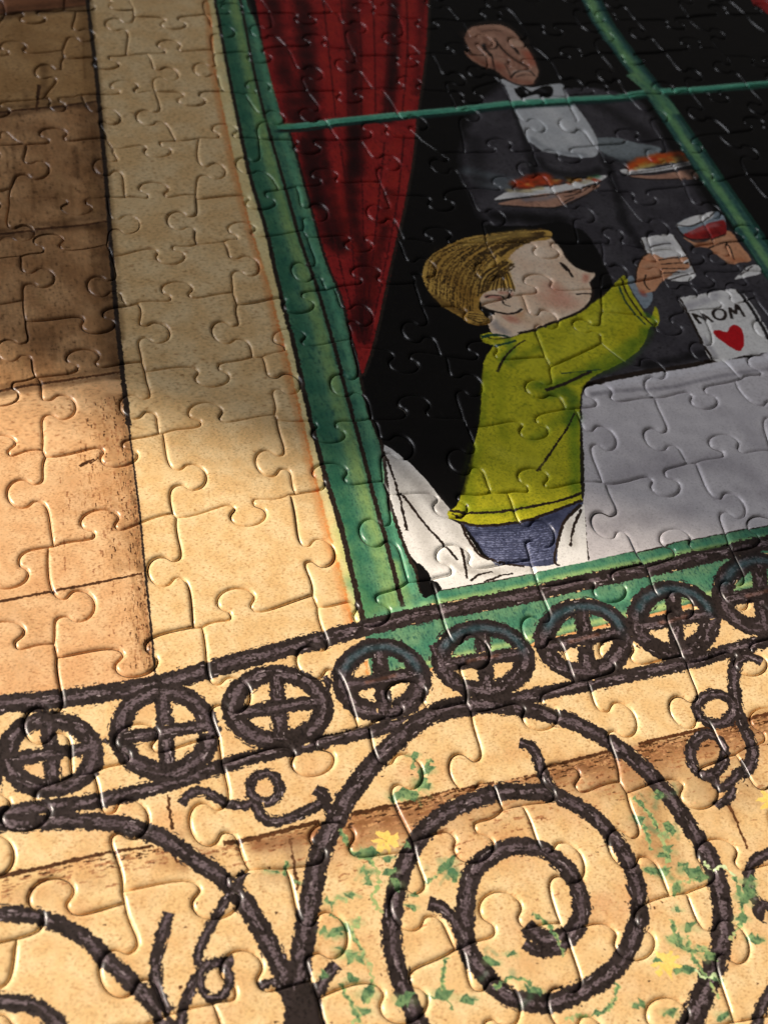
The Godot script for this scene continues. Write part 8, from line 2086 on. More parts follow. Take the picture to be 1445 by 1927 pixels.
	wash(Color("6f9464"),0.26,[-9.7,54.1,-10.4,54.1,-9.1,56.0],0.33)
	wash(Color("9ab47c"),0.35,[-11.0,53.8,-8.5,54.6],0.69)
	area("vine",[-10.9,53.5,-10.6,54.3,-9.9,54.7,-9.1,54.7,-8.4,54.6,-8.8,53.9,-9.4,53.5,-10.2,53.4],0.50,false)
	wash(Color("86a074"),0.45,[-10.1,53.7,-9.4,54.4],0.39)
	wash(Color("3c5f46"),0.40,[-9.6,54.1,-8.7,54.4],0.28)
	wash(Color("86a672"),0.21,[30.3,83.7,29.3,83.6,28.3,84.3],0.61)
	wash(Color("9ab47c"),0.35,[29.2,83.5,31.3,84.2],0.56)
	area("vine",[29.1,83.7,29.6,84.1,30.3,84.2,31.0,84.0,31.5,83.8,31.0,83.4,30.4,83.3,29.7,83.4],0.50,false)
	wash(Color("86a074"),0.45,[30.0,83.4,30.5,84.0],0.31)
	wash(Color("3c5f46"),0.40,[30.4,83.7,31.2,83.8],0.23)
	wash(Color("4f7a58"),0.24,[-13.5,66.1,-13.2,66.4,-14.0,67.3],0.57)
	wash(Color("6f9464"),0.22,[-15.2,62.6,-14.8,62.7,-14.6,63.2],0.25)
	wash(Color("9ab47c"),0.35,[-15.9,62.4,-14.5,62.9],0.38)
	area("vine",[-15.6,63.2,-15.1,63.0,-14.8,62.7,-14.7,62.3,-14.8,62.0,-15.2,62.1,-15.5,62.4,-15.6,62.8],0.50,false)
	wash(Color("86a074"),0.45,[-15.4,62.4,-15.0,62.8],0.21)
	wash(Color("3c5f46"),0.40,[-15.1,62.6,-14.9,62.2],0.15)
	area("flower",[-17.9,61.3,-17.8,61.9,-17.3,62.3,-16.8,62.4,-16.2,62.4,-16.4,61.9,-16.8,61.5,-17.4,61.3],0.35,false)
	area("flower",[-18.0,61.4,-18.4,61.8,-18.5,62.4,-18.3,62.9,-18.0,63.3,-17.6,62.8,-17.4,62.3,-17.7,61.7],0.35,false)
	area("flower",[-18.0,61.3,-18.7,61.3,-19.3,61.7,-19.6,62.1,-19.7,62.6,-19.0,62.5,-18.5,62.3,-18.2,61.8],0.35,false)
	area("flower",[-18.0,61.2,-18.5,60.8,-19.1,60.6,-19.6,60.7,-20.1,60.9,-19.7,61.3,-19.2,61.5,-18.5,61.5],0.35,false)
	area("flower",[-18.0,61.2,-17.8,60.5,-18.0,60.0,-18.5,59.7,-18.9,59.5,-19.1,60.1,-18.9,60.5,-18.5,61.0],0.35,false)
	area("flower",[-17.9,61.1,-17.3,60.9,-16.9,60.4,-16.9,59.8,-17.0,59.4,-17.6,59.7,-18.0,60.1,-18.0,60.7],0.35,false)
	area("flower",[-17.9,61.2,-17.3,61.5,-16.6,61.4,-16.1,61.1,-15.8,60.7,-16.4,60.5,-17.0,60.5,-17.6,60.8],0.35,false)
	area("flower",[16.0,87.3,16.1,87.9,16.5,88.3,17.2,88.4,17.8,88.4,17.6,87.9,17.3,87.5,16.6,87.3],0.35,false)
	area("flower",[15.9,87.3,15.3,87.8,15.2,88.3,15.4,88.8,15.7,89.2,16.2,88.7,16.4,88.3,16.2,87.7],0.35,false)
	area("flower",[15.9,87.3,15.1,87.3,14.4,87.5,14.0,88.0,13.8,88.4,14.6,88.4,15.2,88.2,15.7,87.7],0.35,false)
	area("flower",[15.9,87.2,15.4,86.7,14.8,86.5,14.1,86.6,13.5,86.8,14.0,87.2,14.5,87.4,15.3,87.4],0.35,false)
	area("flower",[15.9,87.1,16.2,86.5,16.0,86.0,15.6,85.6,15.0,85.4,14.9,86.0,14.9,86.5,15.4,86.9],0.35,false)
	area("flower",[16.0,87.1,16.8,86.9,17.2,86.4,17.3,85.9,17.3,85.4,16.6,85.7,16.1,86.0,15.9,86.6],0.35,false)
	area("flower",[16.0,87.2,16.7,87.5,17.5,87.4,18.1,87.1,18.5,86.8,17.8,86.5,17.2,86.5,16.5,86.8],0.35,false)
	area("flower",[44.2,67.0,44.3,67.7,44.7,68.1,45.4,68.2,46.0,68.2,45.9,67.6,45.6,67.2,44.9,67.0],0.35,false)
	area("flower",[44.1,67.1,43.5,67.6,43.3,68.2,43.4,68.7,43.7,69.1,44.3,68.6,44.6,68.1,44.5,67.5],0.35,false)
	area("flower",[44.1,67.0,43.3,67.1,42.5,67.4,42.1,67.9,41.8,68.4,42.6,68.3,43.3,68.1,43.8,67.5],0.35,false)
	area("flower",[44.1,67.0,43.7,66.4,43.0,66.2,42.3,66.4,41.7,66.6,42.1,67.0,42.7,67.3,43.5,67.2],0.35,false)
	area("flower",[44.2,66.9,44.5,66.2,44.4,65.6,43.9,65.3,43.4,65.1,43.2,65.7,43.2,66.2,43.7,66.7],0.35,false)
	area("flower",[44.3,66.9,45.1,66.6,45.6,66.0,45.8,65.5,45.8,65.0,45.0,65.3,44.5,65.7,44.2,66.4],0.35,false)
	area("flower",[44.3,66.9,45.0,67.2,45.8,67.1,46.4,66.8,46.9,66.4,46.2,66.2,45.5,66.2,44.8,66.5],0.35,false)


# ------------------------------------------------------------------ the cut
func seam(r: int, f: Array) -> void:
	seams[r] = f


func tie(r: int, f: Array) -> void:
	ties[r] = f


func lay_seams() -> void:
	seam(-2, [X, -111.8, 118.0, K, -100.6, 114.7, X, -91.3, 120.3, K, -80.3, 124.2, X, -70.5, 119.5, K, -58.6, 123.8, X, -46.6, 118.8, K, -40.9, 123.8, X, -33.4, 120.1, K, -23.4, 114.5, X, -11.1, 118.5, K, -2.6, 114.2, X, 5.4, 120.2, K, 15.1, 123.8, X, 23.4, 117.6, K, 30.9, 122.8, X, 40.3, 117.4, K, 51.4, 112.9, X, 59.5, 118.6, K, 70.9, 123.0, X, 82.1, 117.1, K, 91.2, 112.8, X, 102.7, 118.0, K, 114.3, 113.6, X, 123.1, 118.1, K, 133.1, 123.0, X, 140.8, 117.9, K, 150.6, 113.6, X, 161.8, 119.8, K, 171.9, 123.1, X, 180.2, 117.5, K, 190.5, 113.9, X, 199.0, 119.0])
	seam(-1, [X, -111.3, 98.5, K, -102.4, 103.9, X, -91.9, 100.0, K, -81.2, 104.3, X, -70.7, 99.7, K, -57.8, 104.3, X, -46.6, 98.2, K, -39.8, 95.9, X, -34.1, 100.2, K, -21.0, 102.5, X, -12.6, 94.9, K, -4.1, 100.2, X, 3.4, 96.3, K, 13.1, 94.0, X, 22.0, 96.9, K, 32.4, 101.6, X, 40.6, 97.0, K, 49.7, 102.2, X, 59.7, 98.4, K, 69.4, 103.1, X, 81.2, 98.0, K, 90.6, 93.0, X, 102.0, 97.1, K, 110.6, 102.6, X, 122.1, 97.4, K, 131.7, 101.4, X, 141.8, 98.6, K, 152.3, 104.1, X, 161.4, 99.2, K, 171.7, 94.3, X, 181.4, 98.2, K, 189.8, 94.5, X, 199.9, 99.5])
	seam(0, [X, -111.2, 78.6, K, -102.6, 83.6, X, -91.0, 79.2, K, -82.2, 84.5, X, -70.6, 80.1, K, -61.5, 81.6, U, -52.3, 78.7, D, -46.5, 78.7, K, -41.9, 75.1, U, -33.4, 78.5, D, -33.0, 81.0, K, -22.1, 84.1, U, -12.9, 78.8, D, -12.0, 78.8, K, -4.6, 74.7, U, 3.1, 78.5, D, 3.5, 79.8, K, 12.7, 83.4, U, 21.0, 78.1, D, 23.6, 78.3, K, 31.3, 73.6, X, 41.5, 77.3, K, 49.9, 72.5, X, 60.7, 77.5, K, 71.2, 82.6, X, 81.6, 78.2, K, 91.5, 82.5, X, 102.5, 78.0, K, 111.0, 82.9, X, 121.7, 78.1, K, 131.6, 83.0, X, 141.1, 78.0, K, 151.1, 72.9, X, 161.1, 78.4, K, 171.5, 82.9, X, 180.8, 78.3, K, 191.6, 73.9, X, 201.0, 78.6])
	seam(1, [X, -112.9, 60.7, K, -102.9, 66.3, X, -93.7, 61.9, K, -84.5, 58.6, U, -74.7, 64.6, D, -69.6, 64.7, K, -64.8, 59.8, D, -55.4, 62.8, U, -55.4, 61.1, K, -43.4, 65.1, U, -38.0, 61.5, D, -32.9, 62.5, K, -25.2, 59.2, D, -14.2, 63.8, U, -13.9, 62.1, K, -5.5, 64.8, U, 1.1, 60.0, D, 4.3, 59.9, K, 11.9, 56.5, U, 21.2, 59.1, D, 21.6, 61.1, K, 33.3, 63.4, U, 41.1, 58.3, D, 42.6, 58.3, K, 51.0, 53.6, X, 60.5, 58.3, K, 71.2, 53.5, X, 81.2, 58.4, K, 91.3, 53.8, X, 101.1, 59.1, K, 110.2, 54.6, X, 120.3, 59.4, K, 129.9, 54.1, X, 140.6, 58.7, K, 150.6, 55.2, X, 160.6, 58.6, K, 169.4, 63.6, X, 180.4, 59.3, K, 190.1, 55.6, X, 199.9, 58.8])
	seam(2, [X, -118.4, 40.0, K, -107.9, 37.1, X, -97.7, 40.9, K, -86.1, 37.3, X, -77.5, 42.3, K, -66.8, 47.1, U, -59.7, 42.3, D, -56.8, 42.4, K, -49.7, 37.9, U, -38.0, 39.9, D, -38.3, 44.5, K, -25.3, 46.5, U, -16.5, 42.1, D, -15.0, 42.2, K, -7.2, 37.6, U, 1.7, 40.9, D, 2.1, 42.6, K, 12.8, 45.5, U, 21.4, 40.3, D, 23.4, 40.5, K, 30.9, 35.8, U, 42.0, 38.9, D, 42.3, 40.0, K, 53.9, 42.3, X, 63.8, 37.6, K, 73.2, 42.4, X, 83.2, 38.0, K, 92.8, 43.8, X, 103.3, 39.1, K, 113.5, 34.6, X, 124.2, 39.4, K, 133.0, 43.8, X, 144.2, 39.3, K, 152.8, 44.1, X, 163.5, 39.1, K, 172.2, 43.9, X, 183.6, 39.8, K, 193.5, 36.4, X, 203.3, 39.8])
	seam(3, [X, -119.1, 19.4, K, -108.9, 14.0, X, -98.4, 18.7, K, -88.1, 15.1, X, -77.6, 18.2, K, -67.0, 15.7, U, -59.6, 18.9, D, -59.4, 21.4, K, -47.6, 24.6, U, -37.9, 19.3, D, -36.5, 19.5, K, -30.1, 15.1, U, -17.3, 16.0, D, -17.0, 18.5, K, -8.4, 21.4, U, -0.3, 16.0, D, 3.7, 16.2, K, 9.5, 11.8, U, 22.9, 14.7, D, 22.5, 20.5, K, 34.8, 23.6, U, 43.8, 18.9, D, 44.0, 19.6, K, 52.7, 14.2, U, 62.6, 17.3, D, 62.5, 18.6, K, 71.5, 13.8, X, 82.5, 18.6, K, 92.5, 23.4, X, 101.6, 19.1, K, 111.6, 24.1, X, 121.3, 18.9, K, 132.0, 24.0, X, 141.0, 18.8, K, 150.8, 14.6, X, 161.5, 18.8, K, 171.0, 15.4, X, 180.5, 18.9, K, 191.8, 14.6, X, 200.2, 19.5])
	seam(4, [X, -116.2, -0.2, K, -106.7, 4.7, X, -97.1, -0.3, K, -87.4, 4.7, X, -76.6, 0.1, K, -64.9, 4.4, D, -58.2, -0.6, U, -57.3, -0.7, K, -49.0, -4.0, U, -36.9, -4.9, D, -36.4, -3.9, K, -24.2, -2.9, D, -15.8, -6.4, U, -14.7, -6.5, K, -7.1, -10.7, U, 1.9, -7.2, D, 2.1, -3.8, K, 12.6, 0.7, U, 21.4, -1.8, D, 24.5, -1.3, K, 30.7, -4.3, U, 44.2, -1.2, D, 44.7, -0.9, K, 56.6, 1.3, U, 63.9, -3.7, D, 65.7, -3.6, K, 74.6, -7.9, X, 83.7, -4.7, K, 94.9, 1.2, X, 104.3, -3.4, K, 114.1, 2.2, X, 124.8, -2.1, K, 134.6, -6.6, X, 144.0, -0.8, K, 152.3, 4.0, X, 163.1, -1.0, K, 173.7, -5.3, X, 183.1, -0.5, K, 194.0, 4.4, X, 203.2, -0.8])
	seam(5, [X, -113.8, -20.8, K, -104.9, -25.6, X, -94.4, -20.8, K, -83.9, -16.1, X, -73.6, -21.9, K, -64.3, -24.8, U, -56.7, -22.8, D, -56.3, -21.1, K, -44.1, -19.5, U, -35.9, -24.4, D, -35.2, -24.3, K, -26.5, -28.7, U, -13.9, -26.6, D, -13.7, -25.3, K, -5.1, -20.4, U, 4.4, -23.5, D, 4.8, -23.0, K, 13.9, -26.2, U, 22.4, -21.0, D, 22.5, -18.7, K, 35.8, -16.3, U, 44.8, -21.4, D, 46.6, -21.2, K, 53.7, -25.2, X, 65.2, -22.2, K, 75.9, -20.2, D, 85.9, -25.1, U, 87.6, -25.5, K, 94.7, -29.7, X, 103.1, -27.8, K, 115.0, -30.4, X, 123.7, -24.9, K, 134.3, -27.0, X, 144.2, -22.4, K, 154.6, -17.0, X, 163.4, -21.9, K, 172.3, -16.6, X, 183.6, -20.8, K, 194.5, -25.4, X, 204.1, -20.4])
	seam(6, [X, -111.0, -40.3, K, -101.3, -43.8, X, -91.5, -40.6, K, -82.0, -36.6, X, -71.5, -41.7, K, -62.2, -37.2, U, -55.9, -41.7, D, -55.4, -41.5, K, -46.6, -46.1, U, -35.9, -43.9, D, -35.7, -40.9, K, -23.5, -38.1, U, -14.5, -43.1, D, -12.5, -42.8, K, -6.0, -47.8, U, 6.4, -46.0, D, 6.2, -44.1, K, 15.1, -37.9, U, 23.9, -39.7, D, 24.9, -39.1, K, 33.7, -39.9, U, 46.2, -36.8, D, 46.3, -33.7, D, 60.6, -39.6, K, 58.9, -45.4, U, 65.2, -49.8, K, 78.1, -43.0, U, 84.9, -47.9, D, 88.8, -48.3, K, 96.3, -52.5, X, 104.9, -51.1, K, 114.3, -44.0, X, 124.7, -46.4, K, 134.7, -39.8, X, 144.8, -43.8, K, 156.0, -38.7, X, 165.7, -42.5, K, 175.1, -38.6, X, 184.9, -41.5, K, 195.6, -36.8, X, 204.4, -41.0])
	seam(7, [X, -108.0, -59.6, K, -98.0, -63.2, X, -87.9, -60.1, K, -78.6, -56.0, X, -68.3, -60.8, U, -55.9, -63.4, D, -56.0, -57.6, K, -42.8, -55.1, U, -36.3, -60.4, D, -33.9, -61.0, K, -25.5, -64.5, U, -14.3, -62.6, D, -14.2, -59.0, K, -1.8, -57.6, U, 5.7, -62.1, D, 7.3, -62.5, K, 15.8, -66.7, U, 25.2, -62.5, D, 24.7, -55.5, K, 36.0, -50.7, U, 46.2, -56.9, D, 48.7, -57.0, K, 54.5, -61.2, X, 68.2, -57.5, X, 85.0, -60.3, K, 94.4, -57.8, X, 106.1, -60.7, K, 117.0, -54.8, X, 127.1, -59.8, K, 136.5, -64.9, X, 146.9, -59.8, K, 157.0, -64.4, X, 165.9, -59.7, K, 174.9, -54.4, X, 186.0, -59.9, K, 194.9, -55.3, X, 205.4, -59.3])
	seam(8, [X, -120.3, -78.3, K, -110.3, -81.5, X, -100.4, -78.0, K, -90.6, -81.4, X, -80.8, -78.0, K, -71.3, -73.9, U, -61.3, -76.6, D, -54.9, -77.4, K, -48.8, -82.1, U, -37.4, -80.2, D, -36.8, -75.9, K, -25.1, -75.5, U, -18.6, -79.0, D, -12.8, -79.4, K, -8.0, -83.8, U, 5.5, -82.6, D, 6.0, -80.0, K, 16.9, -76.7, D, 26.1, -78.4, U, 27.7, -77.5, K, 36.1, -79.1, X, 46.6, -75.1, K, 60.1, -71.1, U, 69.1, -73.8, D, 75.1, -73.5, K, 79.9, -76.4, X, 86.6, -69.5, K, 95.5, -66.2, U, 104.2, -71.3, D, 107.9, -71.5, K, 115.2, -75.5, X, 125.0, -71.7, K, 135.2, -78.1, X, 144.4, -74.3, K, 154.3, -78.9, X, 165.0, -76.8, K, 175.9, -82.0, X, 184.9, -78.0, K, 195.9, -72.9, X, 204.2, -78.5])
	seam(9, [X, -110.4, -99.6, K, -100.1, -96.3, X, -89.9, -99.8, K, -79.2, -104.5, X, -69.4, -99.6, K, -60.6, -95.4, U, -54.7, -101.0, D, -55.2, -97.6, K, -41.6, -93.1, D, -35.0, -96.8, U, -31.0, -96.6, K, -24.1, -98.6, U, -15.6, -96.5, D, -15.7, -95.1, K, -1.4, -93.2, U, 3.7, -98.0, D, 8.0, -99.0, K, 16.0, -102.9, U, 28.3, -99.6, D, 28.4, -94.5, K, 40.5, -90.2, X, 49.4, -96.1, K, 59.6, -98.0, X, 71.1, -92.9, K, 80.4, -96.7, X, 87.9, -93.2, K, 94.1, -89.8, X, 107.7, -94.6, K, 115.0, -97.9, X, 127.9, -98.4, K, 139.2, -94.0, X, 148.8, -99.2, K, 158.5, -95.8, X, 168.2, -99.2, K, 179.5, -103.8, X, 188.1, -99.2, K, 198.8, -94.3, X, 207.5, -99.5])
	seam(10, [X, -106.9, -117.9, K, -96.5, -114.2, X, -85.9, -117.4, K, -76.2, -113.4, X, -66.2, -116.2, K, -58.6, -113.5, U, -50.2, -117.6, D, -49.7, -117.4, K, -43.2, -121.5, U, -32.0, -119.3, D, -30.9, -115.2, K, -21.1, -114.0, U, -16.1, -118.2, D, -10.5, -118.9, K, -3.8, -122.3, X, 3.7, -118.3, K, 14.5, -114.2, U, 23.2, -117.4, D, 28.4, -117.5, K, 34.0, -122.4, U, 43.9, -117.1, D, 47.3, -111.2, U, 53.8, -111.0, K, 64.3, -114.4, X, 72.2, -110.9, K, 80.8, -108.1, X, 90.2, -113.0, K, 101.4, -117.5, X, 110.9, -115.3, K, 117.5, -111.0, D, 128.9, -117.4, U, 132.7, -117.5, K, 143.0, -122.9, X, 153.1, -118.2, K, 162.3, -123.1, X, 172.2, -118.9, K, 182.0, -124.0, X, 193.1, -118.3, K, 202.5, -114.2, X, 212.7, -118.7])
	seam(11, [X, -123.6, -137.4, K, -113.3, -140.4, X, -103.2, -136.7, K, -92.2, -140.2, X, -82.7, -134.5, K, -72.9, -129.9, X, -62.3, -132.1, K, -55.2, -130.9, U, -43.8, -136.1, K, -41.0, -133.1, D, -35.0, -137.9, K, -24.3, -141.6, X, -17.3, -139.2, K, -8.8, -135.1, U, -0.4, -139.1, D, 4.4, -138.1, K, 9.0, -141.8, X, 20.7, -139.5, K, 31.2, -136.0, U, 38.7, -140.4, D, 40.4, -140.4, K, 49.2, -143.4, X, 58.5, -138.8, K, 64.6, -135.7, X, 74.8, -144.0, K, 81.5, -135.0, X, 91.8, -136.2, K, 103.1, -141.0, X, 110.5, -136.4, K, 123.3, -140.1, X, 130.8, -138.9, K, 138.2, -135.1, X, 150.8, -140.8, K, 162.0, -145.3, X, 171.3, -139.8, K, 181.3, -143.1, X, 191.3, -139.6, K, 202.7, -134.2, X, 212.0, -139.1])
	seam(12, [X, -115.9, -156.7, K, -105.0, -161.4, X, -96.1, -156.4, K, -87.9, -151.8, X, -76.9, -155.4, K, -66.4, -149.8, X, -57.1, -154.0, K, -48.3, -159.3, U, -37.0, -157.7, D, -36.9, -154.5, K, -27.4, -151.8, U, -21.6, -156.1, D, -16.3, -157.0, K, -10.1, -160.9, U, 0.5, -158.7, D, 0.8, -156.7, K, 12.3, -155.2, X, 20.5, -161.2, K, 29.4, -165.1, U, 38.0, -159.8, D, 38.1, -156.3, K, 51.6, -153.2, U, 56.8, -157.6, D, 59.9, -157.9, K, 68.9, -160.8, X, 75.8, -156.7, K, 83.6, -152.1, X, 94.1, -154.7, K, 102.4, -159.0, X, 111.1, -158.5, K, 120.0, -154.6, X, 132.5, -159.7, K, 143.6, -164.9, U, 151.0, -161.1, D, 151.9, -157.3, K, 162.1, -153.2, X, 172.2, -157.6, K, 182.9, -153.4, X, 192.8, -157.7, K, 204.1, -153.5, X, 213.2, -158.3])
	seam(13, [X, -109.4, -178.0, K, -98.3, -182.5, X, -88.5, -177.1, K, -78.6, -173.5, X, -68.5, -176.7, K, -58.4, -180.5, X, -49.0, -175.0, K, -42.3, -173.1, U, -34.1, -177.7, D, -31.3, -177.5, K, -24.4, -182.5, U, -16.4, -178.8, D, -16.6, -175.2, K, -6.9, -171.4, X, 2.4, -176.9, K, 10.7, -181.1, X, 20.0, -178.3, K, 29.2, -174.9, U, 38.0, -179.5, D, 39.4, -179.3, K, 48.2, -182.4, X, 56.6, -177.2, K, 64.0, -173.0, X, 74.9, -175.3, K, 85.4, -181.1, X, 92.9, -174.3, K, 101.2, -170.7, X, 111.7, -174.5, K, 122.8, -180.4, X, 131.5, -177.6, K, 143.5, -174.8, X, 150.3, -179.7, K, 163.7, -185.6, X, 171.9, -182.6, K, 181.0, -186.6, X, 192.1, -181.3, K, 202.0, -185.5, X, 212.5, -179.9])
	seam(14, [X, -110.4, -197.9, K, -98.6, -193.4, X, -88.3, -197.3, K, -76.7, -201.3, X, -68.4, -195.7, K, -58.2, -191.1, X, -48.1, -195.1, K, -41.3, -191.3, X, -34.3, -197.4, K, -26.2, -202.8, X, -16.0, -199.0, K, -5.9, -202.5, X, 2.1, -196.9, K, 11.4, -194.8, X, 19.7, -199.3, K, 29.3, -203.3, X, 37.2, -198.6, K, 46.1, -203.1, X, 56.6, -197.6, K, 66.4, -201.1, X, 75.1, -194.5, K, 83.2, -199.0, X, 94.0, -195.0, K, 102.1, -190.2, X, 112.0, -194.7, K, 123.3, -192.2, X, 132.0, -197.9, K, 139.1, -203.9, X, 149.8, -200.3, K, 160.0, -205.9, X, 171.6, -202.9, K, 182.7, -206.8, X, 191.1, -202.2, K, 203.5, -205.8, X, 213.6, -200.5])
	seam(15, [X, -109.7, -218.8, K, -99.5, -223.0, X, -87.8, -217.9, K, -78.0, -222.2, X, -67.4, -216.6, K, -58.7, -221.3, X, -48.3, -215.3, K, -42.4, -220.6, X, -34.9, -216.9, K, -24.4, -223.1, X, -14.9, -219.9, K, -8.1, -214.1, X, 2.7, -216.7, K, 11.3, -222.9, X, 19.7, -218.4, K, 27.8, -224.0, X, 38.0, -219.3, K, 47.3, -213.5, X, 57.1, -217.0, K, 66.3, -219.3, X, 74.7, -214.8, K, 84.0, -210.2, X, 93.1, -215.2, K, 103.3, -210.5, X, 111.2, -214.9, K, 121.4, -222.3, X, 131.0, -218.7, K, 139.7, -224.9, X, 149.1, -221.0, K, 161.7, -217.1, X, 172.2, -222.2, K, 181.9, -226.9, X, 190.6, -222.6, K, 200.7, -216.6, X, 213.0, -221.0])
	tie(-2, [-115.8, 108.0, -86.6, 109.2, -66.3, 109.2, -43.2, 108.5, -30.4, 110.0, -6.9, 107.0, 0.2, 108.9, 18.0, 107.1, 36.2, 108.0, 64.8, 108.8, 77.0, 107.6, 106.6, 108.5, 119.2, 107.9, 146.6, 108.3, 166.2, 110.4, 185.2, 107.0, 194.3, 108.3])
	tie(-1, [-106.1, 89.1, -86.6, 88.5, -65.7, 89.6, -41.6, 87.4, -28.3, 90.5, -9.0, 86.9, -0.7, 89.8, 27.1, 86.2, 36.6, 86.7, 55.7, 88.7, 77.0, 86.8, 97.7, 88.4, 126.8, 89.0, 146.0, 87.6, 156.4, 88.6, 176.5, 88.0, 205.4, 89.5])
	tie(0, [-116.4, 70.1, -87.7, 69.5, -75.0, 72.2, -57.4, 72.1, -29.4, 73.1, -17.6, 71.8, 7.8, 70.0, 17.3, 69.8, 46.5, 67.0, 65.5, 68.0, 76.2, 67.5, 97.6, 69.9, 115.9, 69.5, 145.2, 69.5, 156.0, 67.8, 185.9, 68.0, 204.8, 69.8])
	tie(1, [-118.9, 51.2, -100.7, 53.0, -71.2, 52.2, -52.8, 50.7, -42.4, 53.5, -11.4, 51.0, -2.5, 52.9, 26.3, 48.7, 37.6, 49.1, 66.5, 49.9, 76.9, 48.7, 97.6, 47.5, 117.0, 48.4, 139.0, 48.4, 166.2, 50.0, 185.3, 50.1, 205.0, 49.9])
	tie(2, [-114.2, 28.7, -93.4, 29.3, -82.5, 30.0, -63.0, 32.8, -34.2, 32.7, -20.5, 29.0, 6.3, 31.9, 18.5, 29.6, 46.6, 28.5, 58.1, 28.3, 87.7, 28.8, 97.8, 28.8, 117.7, 28.4, 138.4, 30.2, 167.6, 29.4, 186.9, 29.2, 198.4, 30.2])
	tie(3, [-122.6, 8.2, -101.1, 9.0, -81.7, 9.1, -55.0, 12.4, -40.6, 7.0, -13.6, 7.4, -3.2, 4.6, 27.4, 8.9, 40.4, 8.8, 68.1, 8.0, 87.5, 8.4, 106.9, 9.8, 118.2, 8.2, 146.9, 9.9, 165.7, 9.2, 177.5, 9.6, 206.5, 9.5])
	tie(4, [-109.7, -10.3, -100.3, -10.9, -70.1, -8.8, -61.0, -13.1, -32.0, -13.1, -17.7, -14.5, 7.6, -15.2, 18.2, -10.1, 49.4, -12.6, 60.4, -10.8, 91.9, -15.0, 98.8, -15.7, 119.0, -12.4, 148.3, -10.3, 167.5, -10.6, 188.2, -9.1, 208.0, -9.4])
	tie(5, [-116.6, -32.0, -96.3, -31.2, -76.7, -32.9, -52.1, -33.3, -39.3, -31.9, -9.3, -34.9, 1.2, -32.9, 27.2, -30.6, 41.1, -27.5, 70.6, -31.2, 82.7, -34.5, 102.5, -40.2, 119.5, -36.6, 147.9, -33.0, 160.3, -31.9, 180.9, -31.3, 199.7, -31.4])
	tie(6, [-114.6, -51.2, -93.1, -51.0, -65.3, -49.3, -59.6, -49.5, -31.7, -52.1, -18.5, -50.6, 10.7, -53.6, 20.4, -47.3, 51.3, -48.2, NONE, NONE, 88.7, -54.5, 101.7, -54.6, 130.3, -51.9, 151.0, -52.2, 161.1, -50.4, 190.6, -50.1, 200.1, -50.4])
	tie(7, [-117.0, -67.1, -91.4, -71.0, -77.3, -67.4, -51.5, -69.9, -40.6, -66.6, -9.3, -71.3, 2.0, -68.3, 29.2, -67.5, 43.0, -65.2, 74.7, -62.8, 82.6, -65.0, 102.7, -65.5, 130.3, -65.9, 149.0, -67.6, 169.7, -68.9, 190.4, -69.7, 209.0, -69.8])
	tie(8, [-120.6, -90.3, -98.2, -90.4, -79.6, -89.7, -53.9, -84.8, -32.0, -86.7, -20.9, -87.4, 10.4, -88.7, 24.3, -87.4, 52.2, -84.8, 75.3, -84.4, 92.5, -78.5, 109.8, -84.4, 131.5, -85.7, 142.3, -87.4, 171.1, -86.7, 181.8, -87.9, 200.6, -88.5])
	tie(9, [-113.4, -110.4, -84.6, -107.9, -63.5, -107.8, -48.4, -107.3, -33.8, -108.2, -9.4, -105.4, -1.6, -107.4, 33.0, -107.4, 46.0, -105.6, 67.6, -102.8, 93.0, -103.2, 105.3, -107.7, 133.8, -108.3, 147.6, -109.5, 175.4, -108.6, 186.3, -108.9, 214.9, -107.2])
	tie(10, [-117.8, -125.4, -97.1, -124.8, -77.0, -123.1, -57.3, -122.2, -29.8, -128.7, -21.0, -128.1, 9.4, -127.1, 18.6, -128.1, 45.3, -124.6, 61.1, -128.0, 77.4, -122.7, 86.6, -122.1, 115.2, -126.9, 127.1, -126.7, 147.5, -129.3, 168.3, -129.2, 197.2, -128.2, 217.8, -129.1])
	tie(11, [-122.9, -148.3, -104.2, -149.5, -75.1, -143.4, -64.3, -143.2, -41.8, -148.1, -12.7, -147.4, -3.6, -148.7, 24.4, -148.1, 34.0, -151.0, 63.0, -145.0, 69.8, -148.5, 96.5, -142.3, 107.7, -146.4, 136.1, -147.0, 147.4, -150.5, 177.0, -148.1, 196.4, -149.4, 217.2, -148.0])
	tie(12, [-107.8, -167.1, -97.1, -167.4, -69.5, -164.8, -57.6, -166.7, -30.6, -165.5, -22.1, -171.0, 5.7, -168.2, 15.2, -168.1, 42.9, -171.3, 51.1, -165.0, 78.1, -165.2, 87.3, -163.9, 117.4, -168.0, 128.4, -168.9, 155.6, -170.1, 177.1, -169.4, 197.8, -170.4, 208.2, -169.2])
	tie(13, [-105.4, -187.7, -83.5, -186.2, -63.1, -185.8, -53.2, -185.9, -29.4, -186.8, -20.9, -188.2, 7.0, -186.0, 15.0, -189.3, 33.2, -188.8, 53.0, -186.7, 70.1, -185.5, 88.5, -186.0, 116.8, -185.1, 128.1, -187.7, 154.5, -191.2, 166.8, -193.3, 186.8, -192.5, 217.7, -190.3])
	tie(14, [-105.4, -209.3, -83.3, -207.2, -63.1, -204.6, -42.9, -205.9, -30.2, -207.3, -20.5, -209.8, 5.8, -206.7, 14.4, -208.6, 42.1, -210.2, 53.4, -207.4, 79.6, -204.1, 98.3, -204.0, 106.6, -204.9, 127.0, -207.0, 144.6, -211.8, 177.3, -213.7, 186.5, -211.5, 218.2, -211.8])


func bezier(r: PackedVector2Array, a: Vector2, b: Vector2, c: Vector2, d: Vector2, n: int) -> void:
	for i in range(1, n + 1):
		r.append(a.bezier_interpolate(b, c, d, float(i) / n))


